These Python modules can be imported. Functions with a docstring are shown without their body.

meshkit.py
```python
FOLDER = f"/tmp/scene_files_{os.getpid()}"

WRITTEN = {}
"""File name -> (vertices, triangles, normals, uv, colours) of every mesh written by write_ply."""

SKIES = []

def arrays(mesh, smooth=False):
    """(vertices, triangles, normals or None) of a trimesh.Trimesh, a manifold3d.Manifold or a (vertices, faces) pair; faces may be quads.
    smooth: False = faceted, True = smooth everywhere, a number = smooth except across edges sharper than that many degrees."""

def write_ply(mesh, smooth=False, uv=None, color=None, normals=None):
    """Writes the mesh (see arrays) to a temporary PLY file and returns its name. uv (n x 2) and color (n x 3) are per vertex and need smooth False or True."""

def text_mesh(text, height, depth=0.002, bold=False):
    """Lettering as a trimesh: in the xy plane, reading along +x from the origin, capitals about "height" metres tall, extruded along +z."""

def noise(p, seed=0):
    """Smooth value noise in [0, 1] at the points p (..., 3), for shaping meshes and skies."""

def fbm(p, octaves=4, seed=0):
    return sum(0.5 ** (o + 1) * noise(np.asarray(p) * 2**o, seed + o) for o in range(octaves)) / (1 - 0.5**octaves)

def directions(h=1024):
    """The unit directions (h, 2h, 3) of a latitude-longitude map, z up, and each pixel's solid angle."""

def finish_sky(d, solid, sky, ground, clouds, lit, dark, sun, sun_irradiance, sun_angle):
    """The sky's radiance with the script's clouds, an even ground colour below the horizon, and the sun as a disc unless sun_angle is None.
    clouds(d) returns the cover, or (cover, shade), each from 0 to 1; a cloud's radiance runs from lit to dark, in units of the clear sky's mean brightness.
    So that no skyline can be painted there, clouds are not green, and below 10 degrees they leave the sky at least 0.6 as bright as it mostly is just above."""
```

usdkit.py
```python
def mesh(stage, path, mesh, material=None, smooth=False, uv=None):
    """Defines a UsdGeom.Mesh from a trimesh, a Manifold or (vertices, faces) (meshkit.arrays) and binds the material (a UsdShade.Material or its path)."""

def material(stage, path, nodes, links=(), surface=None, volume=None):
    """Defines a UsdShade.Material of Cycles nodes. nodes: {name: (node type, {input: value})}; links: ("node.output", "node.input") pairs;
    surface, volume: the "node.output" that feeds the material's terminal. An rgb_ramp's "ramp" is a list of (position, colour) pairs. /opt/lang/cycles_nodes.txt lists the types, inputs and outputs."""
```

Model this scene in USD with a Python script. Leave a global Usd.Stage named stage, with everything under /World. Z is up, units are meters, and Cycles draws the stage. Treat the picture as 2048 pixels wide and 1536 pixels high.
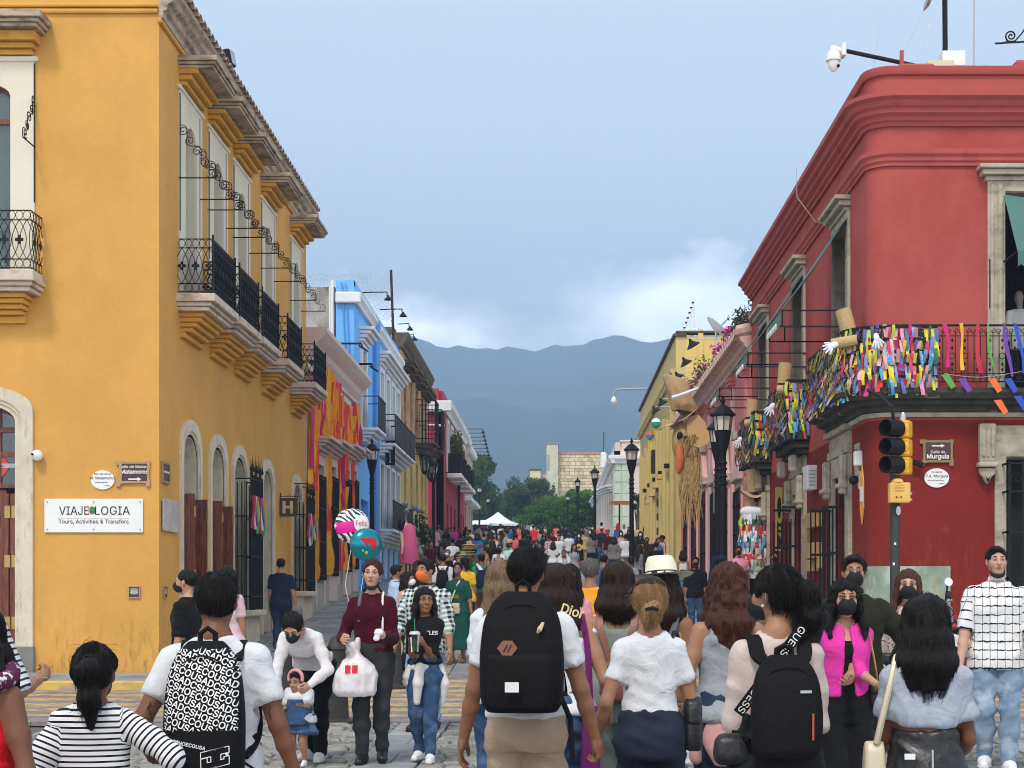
import math,random
import numpy as np,trimesh,shapely
from shapely.geometry import Polygon,Point,LineString,box as sbox
from shapely import affinity
from scipy.interpolate import PchipInterpolator
import usdkit,meshkit
from pxr import Usd,UsdGeom,UsdLux,UsdShade,Gf,Sdf,Vt
PI=math.pi
HAZE=0.00049
stage=Usd.Stage.CreateInMemory()
UsdGeom.SetStageUpAxis(stage,'Z')
UsdGeom.Xform.Define(stage,'/World')
# ---------------------------------------------------------------- camera, sky, sun, exposure
F_PX,VX,VY,CAMZ=3076.0,1110.0,1184.0,1.5 # in pixels of the 2048 x 1536 photograph
cam=UsdGeom.Camera.Define(stage,'/World/camera')
cam.CreateHorizontalApertureAttr(36.0)
cam.CreateVerticalApertureAttr(27.0)
cam.CreateFocalLengthAttr(36.0*F_PX/2048)
cam.CreateHorizontalApertureOffsetAttr(-(VX-1024)/2048*36.0)
cam.CreateVerticalApertureOffsetAttr((VY-768)/2048*36.0)
cam.AddTranslateOp().Set((0,0,CAMZ))
cam.AddRotateXOp().Set(90)
cam.CreateClippingRangeAttr((0.1,20000))
cam.CreateExposureAttr(0.42)
SUN_EL,SUN_AZ=math.radians(52),math.radians(196)
sd=np.array([math.sin(SUN_AZ)*math.cos(SUN_EL),math.cos(SUN_AZ)*math.cos(SUN_EL),math.sin(SUN_EL)])
sun=UsdLux.DistantLight.Define(stage,'/World/sun_light')
sun.CreateNormalizeAttr(True)
sun.CreateIntensityAttr(0.4)
sun.CreateAngleAttr(10)
sun.CreateColorAttr((1,.95,.88))
_z=sd;_x=np.cross([0,0,1.0],_z);_x/=np.linalg.norm(_x);_y=np.cross(_z,_x)
sun.AddTransformOp().Set(Gf.Matrix4d(*[*_x,0,*_y,0,*_z,0,0,0,0,1]))
dome=UsdLux.DomeLight.Define(stage,'/World/sky')
dome.GetPrim().SetCustomDataByKey('kind','structure')
sky_mat=usdkit.material(stage,'/World/Looks/sky_look',{
'sky':('sky_texture',{'sky_type':'single_scattering','sun_disc':False,'sun_elevation':SUN_EL,'sun_rotation':SUN_AZ,'air_density':1.0,'aerosol_density':2.2,'ozone_density':1.0}),
'tc':('texture_coordinate',{}),
'sep':('separate_xyz',{}),
'mapc':('mapping',{'scale':(3.9,3.9,6.0),'location':(2.1,0.62,0.3)}),
'n':('noise_texture',{'scale':1.7,'detail':9,'roughness':.56,'distortion':.15}),
'band':('rgb_ramp',{'ramp':[(0,(.36,.36,.36)),(.12,(.42,.42,.42)),(.17,(.46,.46,.46)),(.205,(.37,.37,.37)),(.25,(.18,.18,.18)),(.34,(.1,.1,.1)),(.5,(.15,.15,.15)),(1,(.15,.15,.15))]}),
'add':('math',{'math_type':'add'}),
'cov':('rgb_ramp',{'ramp':[(0,(0,0,0)),(.80,(.0,.0,.0)),(.88,(.24,.24,.24)),(.97,(.50,.50,.50)),(1.0,(.55,.55,.55))]}),
'haz':('rgb_ramp',{'ramp':[(0,(.78,.78,.78)),(.25,(.76,.76,.76)),(.6,(.72,.72,.72)),(1,(.7,.7,.7))]}),
'n2':('noise_texture',{'scale':2.1,'detail':5,'roughness':.5}),
'cl':('rgb_ramp',{'ramp':[(.35,(20,22,24.5)),(.65,(44.,45.,46.5))]}),
'm0':('mix',{'color2':(9.6,10.4,11.0)}),
'm1':('mix',{}),
'bg':('background_shader',{'strength':.095}),
},[('tc.generated','sep.vector'),('tc.generated','mapc.vector'),('mapc.vector','n.vector'),('mapc.vector','n2.vector'),('sep.z','band.fac'),('sep.z','haz.fac'),('band.color','add.value1'),('n.fac','add.value2'),
('add.value','cov.fac'),('sky.color','m0.color1'),('haz.color','m0.fac'),('m0.color','m1.color1'),('n2.fac','cl.fac'),('cl.color','m1.color2'),('cov.color','m1.fac'),('m1.color','bg.color')],surface='bg.background')
UsdShade.MaterialBindingAPI.Apply(dome.GetPrim()).Bind(sky_mat)
# ---------------------------------------------------------------- helpers
BASE={}
_used={}
def _name(parent,name):
 k=(parent,name);n=_used.get(k,0);_used[k]=n+1
 return f'{parent}/{name}'+(f'_{n:03d}' if n else '')
def tag(path,label=None,cat=None,group=None,kind=None):
 p=stage.GetPrimAtPath(path)
 for k,v in(('label',label),('category',cat),('group',group),('kind',kind)):
  if v:p.SetCustomDataByKey(k,v)
 return path
def thing(name,label,cat=None,base=(0,0,0),group=None,kind=None):
 path=_name('/World',name)
 x=UsdGeom.Xform.Define(stage,path)
 x.AddTranslateOp().Set(tuple(map(float,base)))
 BASE[path]=np.array(base,float)
 return tag(path,label,cat,group,kind)
def geo(m,smooth=False):
 """to (v, f)"""
 if isinstance(m,(list,)):
  vs,fs,n=[],[],0
  for q in m:
   v,f=geo(q)
   vs.append(v);fs.append(f+n);n+=len(v)
  return np.vstack(vs),np.vstack(fs)
 if isinstance(m,tuple):
  v,f=np.asarray(m[0],float),np.asarray(m[1],int)
  if f.shape[1]==4:f=np.vstack([f[:,[0,1,2]],f[:,[0,2,3]]])
  return v,f
 return np.array(m.vertices),np.array(m.faces)
def part(parent,name,m,mat,smooth=False,label=None,uv=None,kind=None,top=None):
 """A Mesh under parent (a path); world coordinates are taken relative to the thing's base."""
 path=_name(parent or '/World',name)
 v,f=geo(m)
 root='/'.join(path.split('/')[:3])
 b=BASE.get(root)
 if parent and b is not None:v=v-b
 usdkit.mesh(stage,path,(v,f),mat,smooth=smooth,uv=uv)
 if label or kind:tag(path,label,kind=kind)
 if top:tag(path,*top)
 return path
def copy_thing(src,name,base,label,cat,group,rz=0,scale=None):
 path=_name('/World',name)
 x=UsdGeom.Xform.Define(stage,path)
 p=x.GetPrim()
 p.GetReferences().AddInternalReference(src)
 x.ClearXformOpOrder()
 x.AddTranslateOp().Set(tuple(map(float,base)))
 if rz:x.AddRotateZOp().Set(math.degrees(rz))
 p.SetInstanceable(True)
 return tag(path,label,cat,group)
MATS={}
def mat(name,color,rough=.8,metal=0.,var=.12,vscale=3.,bump=.15,bscale=70.,spec=.3,color2=None,c2=(.5,.7),c2scale=1.5,c2stretch=(1,1,1),coat=0.,sheen=0.,dist=.01,crease=0.,dirt=None):
 if name in MATS:return MATS[name]
 c=np.array(color,float)
 nodes={'g':('geometry',{}),'n1':('noise_texture',{'scale':vscale,'detail':5,'roughness':.6}),
 'r1':('rgb_ramp',{'ramp':[(.25,tuple(c*(1-var))),(.75,tuple(np.minimum(c*(1+var),.9)))]}),
 'p':('principled_bsdf',{'roughness':rough,'metallic':metal,'specular_ior_level':spec,'coat_weight':coat,'sheen_weight':sheen})}
 links=[('g.position','n1.vector'),('n1.fac','r1.fac')]
 out='r1.color'
 if color2 is not None:
  nodes.update({'mp':('mapping',{'scale':c2stretch}),'n2':('noise_texture',{'scale':c2scale,'detail':8,'roughness':.65}),'r2':('rgb_ramp',{'ramp':[(c2[0],(0,0,0)),(c2[1],(1,1,1))]}),'mx':('mix',{'color2':color2})})
  links+=[('g.position','mp.vector'),('mp.vector','n2.vector'),('n2.fac','r2.fac'),('r2.color','mx.fac'),(out,'mx.color1')]
  out='mx.color'
 if dirt is not None:
  nodes.update({'sz':('separate_xyz',{}),'md':('mapping',{'scale':(9,9,2.2)}),'nd':('noise_texture',{'scale':1.3,'detail':9,'roughness':.72}),'rd':('rgb_ramp',{'ramp':[(.50,(0,0,0)),(.68,(.75,.75,.75))]}),'rz':('map_range',{'from_min':dirt[0],'from_max':dirt[1],'to_min':1.,'to_max':0.,'clamp':True}),'mm':('math',{'math_type':'multiply'}),'mz':('mix',{'color2':dirt[2]})})
  links+=[('g.position','sz.vector'),('g.position','md.vector'),('md.vector','nd.vector'),('nd.fac','rd.fac'),('sz.z','rz.value'),('rd.color','mm.value1'),('rz.result','mm.value2'),('mm.value','mz.fac'),(out,'mz.color1')];out='mz.color'
 links.append((out,'p.base_color'))
 if bump:
  nodes.update({'n3':('noise_texture',{'scale':bscale,'detail':5 if crease else 4,'distortion':crease}),'b':('bump',{'strength':bump,'distance':dist})})
  links+=[('g.position','n3.vector'),('n3.fac','b.height'),('b.normal','p.normal')]
 MATS[name]=usdkit.material(stage,f'/World/Looks/{name}',nodes,links,surface='p.BSDF')
 return MATS[name]
def leafmat(name,c):
 if name in MATS:return MATS[name]
 c=np.array(c)
 MATS[name]=usdkit.material(stage,f'/World/Looks/{name}',{'g':('geometry',{}),'n':('noise_texture',{'scale':.6,'detail':2}),'w':('math',{'math_type':'multiply_add','value2':.55,'value3':0.}),'a':('math',{'math_type':'multiply_add','value2':.6}),
 'r':('rgb_ramp',{'ramp':[(.2,tuple(c*.55)),(.55,tuple(c)),(.85,tuple(c*np.array([1.7,1.5,1.1])))]}),'d':('principled_bsdf',{'roughness':.6,'specular_ior_level':.25}),'t':('translucent_bsdf',{}),'m':('mix_closure',{'fac':.3})},
 [('g.position','n.vector'),('g.random_per_island','a.value1'),('n.fac','w.value1'),('w.value','a.value3'),('a.value','r.fac'),('r.color','d.base_color'),('r.color','t.color'),('d.BSDF','m.closure1'),('t.BSDF','m.closure2')],surface='m.closure')
 return MATS[name]
def X_(px,Y):return(px-VX)*Y/F_PX
def Z_(py,Y):return CAMZ+(VY-py)*Y/F_PX
def g(Y):
 return np.interp(Y,[-20,12,22.5,25,120,200,400],[0,.03,.06,.12,5.35,7.2,8])
 # ---- meshes
def box(x0,x1,y0,y1,z0,z1,bev=0):
 x0,x1=min(x0,x1),max(x0,x1);y0,y1=min(y0,y1),max(y0,y1);z0,z1=min(z0,z1),max(z0,z1)
 if not bev:
  v=np.array([[x,y,z]for x in(x0,x1)for y in(y0,y1)for z in(z0,z1)],float)
  f=np.array([[0,1,3,2],[4,6,7,5],[0,4,5,1],[2,3,7,6],[0,2,6,4],[1,5,7,3]])
  return geo((v,f))
 b=min(bev,(x1-x0)/2.1,(y1-y0)/2.1,(z1-z0)/2.1)
 pts=[]
 for sx in(0,1):
  for sy in(0,1):
   for sz in(0,1):
    c=np.array([(x0,x1)[sx],(y0,y1)[sy],(z0,z1)[sz]]);d=np.array([b if not s else-b for s in(sx,sy,sz)])
    for k in range(3):
     q=c+d;q[k]=c[k];pts.append(q)
 h=trimesh.convex.convex_hull(np.array(pts))
 return np.array(h.vertices),np.array(h.faces)
def tube(pts,r,sides=8,closed=False,caps=True):
 p=np.asarray(pts,float);n=len(p);r=np.broadcast_to(np.asarray(r,float),(n,))
 t=np.gradient(p,axis=0)if not closed else np.roll(p,-1,0)-np.roll(p,1,0)
 t/=np.linalg.norm(t,axis=1,keepdims=True)+1e-12
 a=np.zeros_like(p);ref=np.array([0,0,1.0])if abs(t[0,2])<.9 else np.array([1.0,0,0])
 for i in range(n):
  q=(a[i-1]if i else ref);q=q-t[i]*(q@t[i])
  if np.linalg.norm(q)<1e-6:q=np.cross(t[i],[.3,.5,.8])
  a[i]=q/np.linalg.norm(q)
 b=np.cross(t,a);ang=np.arange(sides)*2*PI/sides+PI/sides
 v=p[:,None]+r[:,None,None]*(np.cos(ang)[None,:,None]*a[:,None]+np.sin(ang)[None,:,None]*b[:,None])
 m=n if closed else n-1
 i,j=np.meshgrid(np.arange(m),np.arange(sides),indexing='ij');i2=(i+1)%n;j2=(j+1)%sides
 f=np.stack([i*sides+j,i*sides+j2,i2*sides+j2,i2*sides+j],-1).reshape(-1,4)
 f=np.vstack([f[:,[0,1,2]],f[:,[0,2,3]]]);v=v.reshape(-1,3)
 if caps and not closed:
  c0=[[0,k+1,k]for k in range(1,sides-1)];o=(n-1)*sides
  c1=[[o,o+k,o+k+1]for k in range(1,sides-1)]
  f=np.vstack([f,c0,c1])
 return v,f
def rod(a,b,r,sides=6):return tube([a,b],r,sides)
def lathe(prof,sides=20,c=(0,0,0),axis='z',squash=1.):
 """prof: (r, z) pairs"""
 p=np.asarray(prof,float);n=len(p);ang=np.arange(sides)*2*PI/sides
 v=np.stack([p[:,None,0]*np.cos(ang),p[:,None,0]*np.sin(ang)*squash,np.broadcast_to(p[:,None,1],(n,sides))],-1).reshape(-1,3)
 i,j=np.meshgrid(np.arange(n-1),np.arange(sides),indexing='ij');j2=(j+1)%sides
 f=np.stack([i*sides+j,i*sides+j2,(i+1)*sides+j2,(i+1)*sides+j],-1).reshape(-1,4)
 f=np.vstack([f[:,[0,1,2]],f[:,[0,2,3]]])
 if axis=='y':v=v[:,[0,2,1]]*[1,1,1];f=f[:,::-1]
 if axis=='x':v=v[:,[2,0,1]]
 return v+np.asarray(c,float),f
def xf(m,M):
 v,f=geo(m);M=np.asarray(M,float)
 v=v@M[:3,:3].T+M[:3,3]
 return(v,f[:,::-1])if np.linalg.det(M[:3,:3])<0 else(v,f)
def rotz(a,t=(0,0,0)):
 c,s=math.cos(a),math.sin(a);M=np.eye(4);M[:2,:2]=[[c,-s],[s,c]];M[:3,3]=t;return M
def rotx(a,t=(0,0,0)):
 c,s=math.cos(a),math.sin(a);M=np.eye(4);M[1:3,1:3]=[[c,-s],[s,c]];M[:3,3]=t;return M
def roty(a,t=(0,0,0)):
 c,s=math.cos(a),math.sin(a);M=np.eye(4);M[0,0]=c;M[0,2]=s;M[2,0]=-s;M[2,2]=c;M[:3,3]=t;return M
def frame(o,ex,ey,ez):
 M=np.eye(4);M[:3,0],M[:3,1],M[:3,2],M[:3,3]=ex,ey,ez,o;return M
class Plane:
 """A facade: u along it, v up, w outwards."""
 def __init__(s,o,ux,wx):
  s.M=frame(o,ux,(0,0,1),wx)
 def box(s,u0,u1,v0,v1,w0,w1,bev=0):return xf(box(u0,u1,v0,v1,w0,w1,bev),s.M)
 def ext(s,poly,w0,w1):
  gs=[q for q in getattr(poly,'geoms',[poly])if q.area>1e-8]
  return[xf(xf(trimesh.creation.extrude_polygon(q,abs(w1-w0),engine='earcut'),frame((0,0,min(w0,w1)),(1,0,0),(0,1,0),(0,0,1))),s.M)for q in gs]
 def mold(s,u0,u1,prof):
  """prof: closed (w, v) outline run along u"""
  q=xf(trimesh.creation.extrude_polygon(Polygon(prof).buffer(0),u1-u0,engine='earcut'),frame((u0,0,0),(0,0,1),(0,1,0),(1,0,0)))
  return xf(q,s.M)
 def hood(s,u0,u1,steps):
  """stacked boxes: (v0, v1, w, side overhang)"""
  return[s.box(u0-o,u1+o,v0,v1,-.05,w,.012)for v0,v1,w,o in steps]
 def P(s,u,v,w=0):return tuple((s.M@[u,v,w,1])[:3])
 def text(s,t,h,u,v,w,bold=False,center=True,depth=.004,xs=1.):
  m=meshkit.text_mesh(t,h,depth,bold)
  vv=np.array(m.vertices);vv[:,0]*=xs
  if center:vv[:,0]-=(vv[:,0].min()+vv[:,0].max())/2
  return xf((vv+[u,v,w],np.array(m.faces)),s.M)
def arch(u0,u1,v0,v1,rise,n=12):
 """opening with a segmental/round top; v1 = crown"""
 w=(u1-u0)/2;c=(u0+u1)/2
 pts=[(u0,v0),(u1,v0)]
 for k in range(n+1):
  a=PI*k/n
  pts.append((c+w*math.cos(a),v1-rise+rise*math.sin(a)))
 return Polygon(pts)
def spiral(n=18,turns=1.6,r0=.012,r1=.075,ph=0,cw=1):
 t=np.linspace(0,1,n);a=ph+cw*turns*2*PI*t;r=r0+(r1-r0)*t
 return np.stack([r*np.cos(a),r*np.sin(a)],1)
rng=np.random.default_rng(7)
# ---------------------------------------------------------------- materials of the setting
stone_c=(.50,.43,.33)
M_cob=[mat(f'cobble_{i}',c,rough=.75,var=.3,vscale=9,bump=.5,bscale=45,color2=(.09,.085,.08),c2=(.52,.72),c2scale=7)for i,c in enumerate([(.22,.21,.19),(.27,.26,.235),(.17,.167,.158),(.26,.24,.205)])]
M_slab=[mat(f'slab_{i}',c,rough=.7,var=.18,vscale=2.5,bump=.25,bscale=60,color2=(.10,.10,.098),c2=(.5,.75),c2scale=1.8)for i,c in enumerate([(.24,.25,.255),(.29,.295,.29),(.21,.22,.225)])]
M_pav=[mat('paver_yellow',(.50,.34,.13),rough=.75,var=.2,vscale=4,color2=(.19,.16,.13),c2=(.42,.66),c2scale=5),mat('paver_purple',(.20,.165,.16),rough=.75,var=.25,vscale=4,color2=(.27,.24,.22),c2=(.5,.7),c2scale=4),mat('paver_tan',(.31,.24,.16),rough=.75,var=.25,vscale=4,color2=(.17,.145,.13),c2=(.45,.7),c2scale=5)]
M_dirt=mat('mortar_dirt',(.115,.105,.09),rough=.95,var=.3,vscale=6,bump=.5)
M_iron=mat('black_iron',(.011,.011,.012),rough=.6,var=.2,spec=.2,bump=.1,bscale=90)
M_rust=mat('rusty_rod',(.05,.02,.015),rough=.7,var=.3)
M_glass=usdkit.material(stage,'/World/Looks/window_glass',{'t':('transparent_bsdf',{'color':(.75,.8,.8)}),'gl':('glossy_bsdf',{'roughness':.05,'color':(.9,.95,1)}),'fr':('fresnel',{'IOR':1.55}),'m':('mix_closure',{})},[('fr.fac','m.fac'),('t.BSDF','m.closure1'),('gl.BSDF','m.closure2')],surface='m.closure')
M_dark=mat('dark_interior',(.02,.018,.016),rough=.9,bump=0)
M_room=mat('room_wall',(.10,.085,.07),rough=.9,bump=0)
M_curtain=mat('white_curtain',(.62,.63,.62),rough=.9,var=.05,bump=0)
M_white=mat('white_paint',(.74,.74,.73),rough=.5,var=.04,bump=.04)
M_black=mat('black_plastic',(.010,.010,.011),spec=.15,rough=.5,var=.1,bump=.05)
M_metal=mat('grey_metal',(.42,.43,.44),rough=.38,metal=.9,var=.08,bump=.05)
M_yel=mat('ochre_stucco',(.61,.322,.078),rough=.85,dirt=(.15,1.35,(.09,.055,.03)),var=.10,vscale=.9,bump=.4,bscale=9,dist=.02,spec=.15,color2=(.55,.285,.08),c2=(.46,.72),c2scale=.8,c2stretch=(1.3,1.3,.7))
M_yelmold=mat('ochre_moulding',(.60,.31,.05),rough=.8,var=.08,vscale=1.2,bump=.15,color2=(.40,.21,.045),c2=(.52,.75),c2scale=1.3)
M_hood=mat('weathered_stone',(.42,.34,.25),rough=.85,var=.2,vscale=4,bump=.4,bscale=50,color2=(.13,.09,.06),c2=(.46,.68),c2scale=2.2,c2stretch=(1.2,1.2,3.5))
M_slabst=mat('balcony_stone',(.55,.46,.38),rough=.8,var=.15,vscale=5,bump=.3,bscale=60,color2=(.24,.18,.13),c2=(.52,.72),c2scale=3,c2stretch=(1,1,2.5))
M_jamb=mat('jamb_stone',(.60,.53,.41),rough=.85,var=.13,vscale=3,bump=.5,bscale=24,color2=(.36,.29,.21),c2=(.55,.72),c2scale=4,c2stretch=(3,3,.7))
M_cream=mat('cream_plaster',(.68,.62,.49),rough=.85,var=.05,vscale=1.4,bump=.15)
M_wood=mat('brown_wood',(.20,.052,.022),rough=.45,var=.3,vscale=2,bump=.2,spec=.45,color2=(.07,.02,.012),c2=(.45,.6),c2scale=5,c2stretch=(9,9,.7))
M_tile=mat('roof_tile',(.44,.34,.27),rough=.85,var=.3,vscale=8,color2=(.12,.08,.06),c2=(.5,.7),c2scale=5)
M_brass=mat('old_brass',(.42,.28,.10),rough=.4,metal=.8,bump=.05)
# ---------------------------------------------------------------- ground
ys=np.r_[np.arange(-20,30,2.5),np.arange(30,240,10),400,900,4000];xs=np.array([-3300,-900,-200,-60,-30,-14,-6.4,-3,0,3,5.1,14,30,60,200,900,3300.])
gx,gy=np.meshgrid(xs,ys,indexing='ij')
n_=len(ys);i_,j_=np.meshgrid(np.arange(len(xs)-1),np.arange(n_-1),indexing='ij')
q_=np.stack([i_*n_+j_,(i_+1)*n_+j_,(i_+1)*n_+j_+1,i_*n_+j_+1],-1).reshape(-1,4)
part(None,'ground',(np.stack([gx,gy,g(gy)-.05],-1).reshape(-1,3),q_),M_dirt,kind='structure')
def stones(x0,x1,y0,y1,wx,wy,joint=.012,h=.05,dome=.012,jit=.3,hj=.008,zf=g,inset=.14):
 out,y,row=[],y0,0
 while y<y1-wy*.3:
  dy=min(wy*rng.uniform(1-jit*.5,1+jit*.5),y1-y);x=x0-rng.uniform(0,wx*.6)*(jit>.05)-(row%2)*wx*.5*(jit<=.05);row+=1
  while x<x1:
   dx=wx*rng.uniform(1-jit,1+jit)
   a,b=max(x,x0)+joint/2,min(x+dx,x1)-joint/2
   if b-a>wx*.2:out.append((a,b,y+joint/2,y+dy-joint/2))
   x+=dx
  y+=dy
 res=[]
 for a,b,c,d in out:
  k=jit*.12*min(b-a,d-c);r=lambda:rng.uniform(-k,k)
  z=float(zf((c+d)/2))+rng.uniform(-hj,hj);z0=z-h;e=inset*min(b-a,d-c)
  slope=(float(zf(d))-float(zf(c)))/2
  B=[(a+r(),c+r()),(b+r(),c+r()),(b+r(),d+r()),(a+r(),d+r())]
  cx,cy=(a+b)/2,(c+d)/2
  v=[(p,q,z0)for p,q in B]+[(p,q,z-dome+(slope if q>cy else-slope))for p,q in B]+[(p+np.sign(cx-p)*e,q+np.sign(cy-q)*e,z+(slope if q>cy else-slope)*.8)for p,q in B]+[(cx,cy,z+dome*.3)]
  f=[]
  for o in(0,4):
   for i in range(4):
    j=(i+1)%4;f+=[[o+i,o+j,o+j+4],[o+i,o+j+4,o+i+4]]
  for i in range(4):f.append([8+i,8+(i+1)%4,12])
  res.append((np.array(v),np.array(f),cy))
 return res
def lay(parent,name,st,mats,nparts=0,order=None,pick=None):
 """the nparts largest in view as parts, the rest as one stuff part per tone"""
 st=sorted(st,key=lambda s:s[2])
 for i,s in enumerate(st[:nparts]):
  part(parent,name,s[:2],mats[pick(s)if pick else rng.integers(len(mats))])
 rest=st[nparts:]
 idx=np.array([pick(s)if pick else rng.integers(len(mats))for s in rest])
 for k in range(len(mats)):
  sel=[rest[i][:2]for i in np.nonzero(idx==k)[0]]
  if sel:part(parent,name+'_spread',sel,mats[k],kind='stuff')
  # foreground cobbles with strips of dressed slabs
plaza=thing('plaza',None,kind='structure')
strips=[(-1.72,-1.18),(1.5,2.05),(-6.0,-5.4),(5.6,6.2)]
fc=[]
for a,b in[(-9,-6.0),(-5.4,-1.72),(-1.18,1.5),(2.05,4.3)]:fc+=stones(a,b,5.5,17.1,.24,.17,joint=.022,dome=.02,hj=.012)
fc_near=[s for s in fc if s[2]>12.2];fc_off=[s for s in fc if s[2]<=12.2]
lay(plaza,'cobble',fc_near,M_cob,300)
lay(plaza,'cobble_front',fc_off,M_cob,0)
sl=[]
for a,b in strips[:2]:sl+=stones(a,b,5.5,17.1,.6,.85,joint=.01,dome=.004,jit=.02,hj=.003,inset=.02)
sl+=stones(4.3,9,5.5,17.1,.95,.62,joint=.012,dome=.004,jit=.2,hj=.004,inset=.02)
lay(plaza,'slab',sl,M_slab,len(sl))
# cross street of coloured pavers
road=thing('cross_street',None,kind='structure')
zr=lambda y:.06+0*y
def rowcol(s):
 x=s[0][:,0].mean();y=s[2]
 if y<17.9 or y>24.6:return 1
 if not(-11.3<x<9.5)or(y>22.4 and abs(x)>4.2):return 1
 return 0 if int((y-17.7)/.45)%2==0 else(2 if rng.random()<.35 else 1)
pv=stones(-13,13,17.1,22.5,.42,.15,joint=.008,dome=.004,jit=.05,hj=.003,zf=zr,inset=.05)+stones(-4.6,4.5,22.5,25.2,.42,.15,joint=.008,dome=.004,jit=.05,hj=.003,inset=.05)
lay(road,'paver',pv,M_pav,300,pick=rowcol)
for nm,x0,x1 in(('pavement',-25,-4.6),('pavement',4.5,25)):
 pvm=thing(nm,None,kind='structure')
 kb=mat('kerb_yellow',(.55,.36,.09),rough=.8,var=.2,color2=(.30,.27,.22),c2=(.5,.65),c2scale=4)
 for k in range(int((x1-x0)/1.02)):
  part(pvm,'kerbstone',box(x0+k*1.02,x0+k*1.02+1.0,22.5,22.68,-.05,.195,.02),kb)
 ps=stones(x0,x1,22.7,24.86 if x0<0 else 25.0,1.0,.72,joint=.012,dome=.003,jit=.15,hj=.003,zf=lambda y:.2+0*y,h=.25,inset=.02)
 lay(pvm,'slab',ps,M_slab,len(ps))
 # the street going uphill
street=thing('pedestrian_street',None,kind='structure')
near,far=[],[]
sls=stones(-6.35,-3.3,25.25,60,1.0,.75,joint=.014,dome=.004,jit=.2,hj=.004,inset=.02)+stones(-1.75,-1.15,25.25,60,.6,.9,joint=.012,dome=.004,jit=.02,inset=.02)+stones(1.55,2.1,25.25,60,.6,.9,joint=.012,dome=.004,jit=.02,inset=.02)+stones(3.6,5.1,25.25,60,.8,.75,joint=.014,dome=.004,jit=.2,hj=.004,inset=.02)
sls=[s for s in sls]
lay(street,'slab',sls,M_slab,300)
cb=stones(-3.3,-1.75,25.25,60,.26,.2,joint=.025,dome=.02,hj=.01)+stones(-1.15,1.55,25.25,60,.26,.2,joint=.025,dome=.02,hj=.01)+stones(2.1,3.6,25.25,60,.26,.2,joint=.025,dome=.02,hj=.01)
lay(street,'cobble',cb,M_cob,0)
fs=stones(-6.3,-2.2,60,125,1.4,1.4,joint=.03,dome=.004,jit=.2,inset=.02)+stones(-2.2,2.0,60,125,1.0,.8,joint=.04,dome=.01,jit=.3)+stones(2.0,5.4,60,125,1.4,1.4,joint=.03,dome=.004,jit=.2,inset=.02)
lay(street,'far_slab',fs,M_slab,0)
# ---------------------------------------------------------------- facade pieces
def window(b,P,u,w,v0,v1,rise=0,depth=.3,frame_m=None,mull=1,trans=(),curtain=False,pane=True):
 """frame, pane and dark room behind an opening in plane P"""
 fm=frame_m or M_wood
 op=arch(u-w/2,u+w/2,v0,v1,rise)if rise else sbox(u-w/2,v0,u+w/2,v1)
 holes=op.buffer(-.06,join_style=2)
 for k in range(mull):holes=holes.difference(sbox(u-w/2+w*(k+1)/(mull+1)-.035,v0,u-w/2+w*(k+1)/(mull+1)+.035,v1))
 for t in trans:holes=holes.difference(sbox(u-w,t-.04,u+w,t+.04))
 W=part(b,'window',P.ext(op.difference(holes),-depth,-depth+.06),fm)
 if pane:part(W,'pane',P.ext(op.buffer(-.03),-depth+.02,-depth+.026),M_glass)
 if curtain:part(W,'curtain',P.ext(op.buffer(-.03),-depth-.12,-depth-.1),M_curtain)
 else:part(W,'dark_room',P.ext(op.buffer(.15),-depth-.6,-depth-.58),M_room)
 return W
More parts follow.
